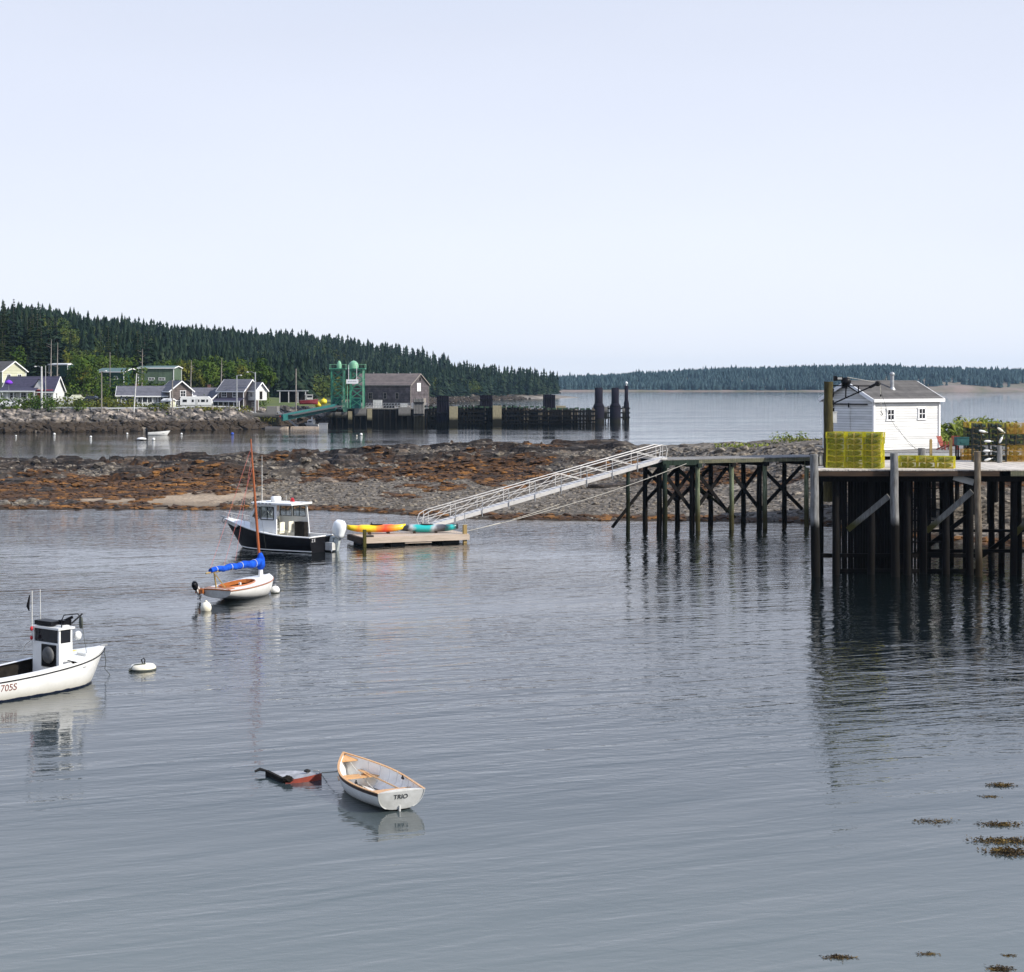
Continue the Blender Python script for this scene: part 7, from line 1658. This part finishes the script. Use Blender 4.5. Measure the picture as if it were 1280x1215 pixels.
q = MB(); q.beam(a+Vector((0, 0, -.04)), b+Vector((0, 0, -.04)), .09, .16); q.blob(b+Vector((.05, .05, .03)), (.15, .10, .10), 2, 2, .18); q.build('transom', M_darkin, sw)
q = MB(); q.tube([a+Vector((0, 0, .02)), a+Vector((-.2, .05, .06)), a+Vector((-.34, 0, .0))], [.03, .05, .03], 6); q.build('rudder_head', M_rubber, sw)
q = MB(); q.blob(c+Vector((-.42, .12, .05)), (.10, .06, .05), 2, 1, .2); q.build('cleat', M_rubber, sw)
q = MB(); q.tube([c+Vector((-.25, .25, .03)), c+Vector((-.1, .1, .06)), c], .02, 5); q.build('bow_line', M_rope, sw)

# ---- distant small craft and buoys
def skiff(u, v, L, B, rz, label, m=None, motor=True, group=None):
    D = CH*F/(v-V0); r = empty('skiff', (XU(u, D), D, 0), rz, label, 'boat')
    sheer = lambda t: .62+.35*t**2; keel = lambda t: -.15+.3*max(0, t-.8)*2; beam = lambda t: .88 if t < .4 else .88*max(0, 1-((t-.4)/.6)**2.5)
    R_ = hull_rows(L, B, sheer, keel, beam, .7, 14, 6, .6, 1.0); make_hull(r, [[(x-L/2, y, z) for x, y, z in w] for w in R_], [m or M_white], inset=.08, floor=.1, m_in=M_dull_white)
    q = MB(); q.box((-.3, 0, .45), (.3, B*.8, .05)); q.box((.9, 0, .45), (.3, B*.7, .05)); q.build('thwart', M_dull_white, r)
    if motor: outboard(r, (-L/2-.05, 0, .5), .9, M_black, M_black)
    return r
skiff(199, 544, 4.6, 1.8, math.radians(14), 'white open skiff with black outboard off the far boulders')
skiff(291, 536.5, 3.8, 1.5, math.radians(4), 'pale blue grey dinghy moored left of the far float', m=mat('pale_blue_paint', (.45, .55, .58), (.4, .5, .52), 2, .5), motor=False)
skiff(390, 533.5, 4.2, 2.0, math.radians(160), 'white hull of the small cabin boat beside the far dock', motor=False)
cbn = [o for o in bpy.data.objects if o.get('label', '').startswith('white hull of the small cabin')][0]; cbn['label'] = 'small white cabin boat lying at the far floating dock'
q = MB(); q.box((.2, 0, 1.15), (1.5, 1.4, .9)); q.box((.15, 0, 1.65), (1.2, 1.1, .4)); q.box((0, 0, 2.1), (.3, .3, .6)); q.build('cabin', M_white, cbn); q = MB(); q.box((.9, 0, 1.3), (.15, 1.0, .4)); [q.box((.2, s*.72, 1.3), (.9, .04, .3)) for s in (-1, 1)]; q.build('window', M_glass, cbn)
r = empty('pickup_dinghy', (*P(177, 550.5)[:2], 0), .1, 'small white covered tender left of the round buoy', 'boat'); q = MB(); q.blob((0, 0, .28), (.9, .5, .30), 2, 2, .03, smooth=True); q.build('hull', M_white, r); q = MB(); q.box((-.2, 0, .12), (2.2, .9, .12)); q.build('waterline_band', M_black, r)
for u, v, rr, m, lb in [(20, 545.5, .26, M_white, 'leftmost small white buoy off the far shore'), (68, 543.5, .36, M_white, 'second white buoy from the left, closest in to the boulders'), (113.5, 547, .34, M_white, 'third white buoy from the left in the far channel'),
                        (159, 542.8, .30, M_white, 'white buoy left of the white skiff'), (192, 550.2, .42, M_white, 'white buoy just in front of the white skiff'), (227, 543, .30, M_white, 'white buoy right of the white skiff'), (290.5, 543.5, .46, M_bluebuoy if 'M_bluebuoy' in globals() else mat('blue_buoy', (.01, .07, .45), (.01, .05, .35), 3, .4), 'bright blue buoy behind the catboat mast'),
                        (451.5, 544, .40, M_white, 'white buoy in front of the green lift towers'), (446, 545, .2, M_cream, 'tiny cream float left of the buoy before the towers')]:
    ball_buoy('channel_buoy', u, v, rr*.72, m, lb, ring=False)
# ---- floating weed
M_fw = mat('floating_weed', (.030, .020, .008), (.16, .11, .03), 2.5, .6, c3=(.08, .05, .014), world=True)
g = random.Random(14)
for (u, v, w, d, n, th, lb) in [(1252, 982, 30, 4, 90, .03, 'dark clump of weed highest of the patches at the right'), (1238, 996, 24, 3, 30, .01, 'faint weed wisp just under the highest clump'), (1168, 1027, 52, 6, 60, .012, 'thin weed streak left of the main patches'), (1250, 1031, 52, 6, 90, .03, 'brown weed strip above the two thick patches'),
                            (1252, 1052, 75, 8, 170, .035, 'wide ragged weed patch at the right edge'), (1258, 1066, 52, 9, 180, .045, 'thickest dark weed patch at the right edge'), (1048, 1197, 34, 5, 60, .02, 'small olive weed patch near the bottom edge'), (1160, 1193, 26, 4, 25, .012, 'scattered weed bits near the bottom right'), (1250, 1212, 30, 6, 60, .02, 'weed clump cut by the bottom frame edge'), (1262, 1195, 20, 4, 12, .01, 'few weed specks above the cut off clump')]:
    x0, y0, _ = P(u, v); W_ = w/F*y0/2; dd = d/(v-V0)*y0/2*1.0; q = MB()
    for i in range(n*3):
        k = g.gauss(0, .38); x = x0+W_*max(-1.2, min(1.2, k*1.3)); y = y0+dd*g.gauss(0, .55); L_ = g.uniform(.03, .12); a = g.uniform(0, 6.28); z = g.uniform(0.0, th)
        q.add([(x, y, z), (x+math.cos(a)*L_*.3-math.sin(a)*.012, y+math.sin(a)*L_*.3, z+g.uniform(0, th)+.006), (x+math.cos(a)*L_, y+math.sin(a)*L_, z+.002), (x+math.cos(a)*L_*.3+math.sin(a)*.018, y+math.sin(a)*L_*.3-.015, z+.004)], [(0, 1, 2), (0, 2, 3)])
    o = q.build('floating_seaweed', M_fw); tag(o, lb, 'seaweed', kind='stuff')
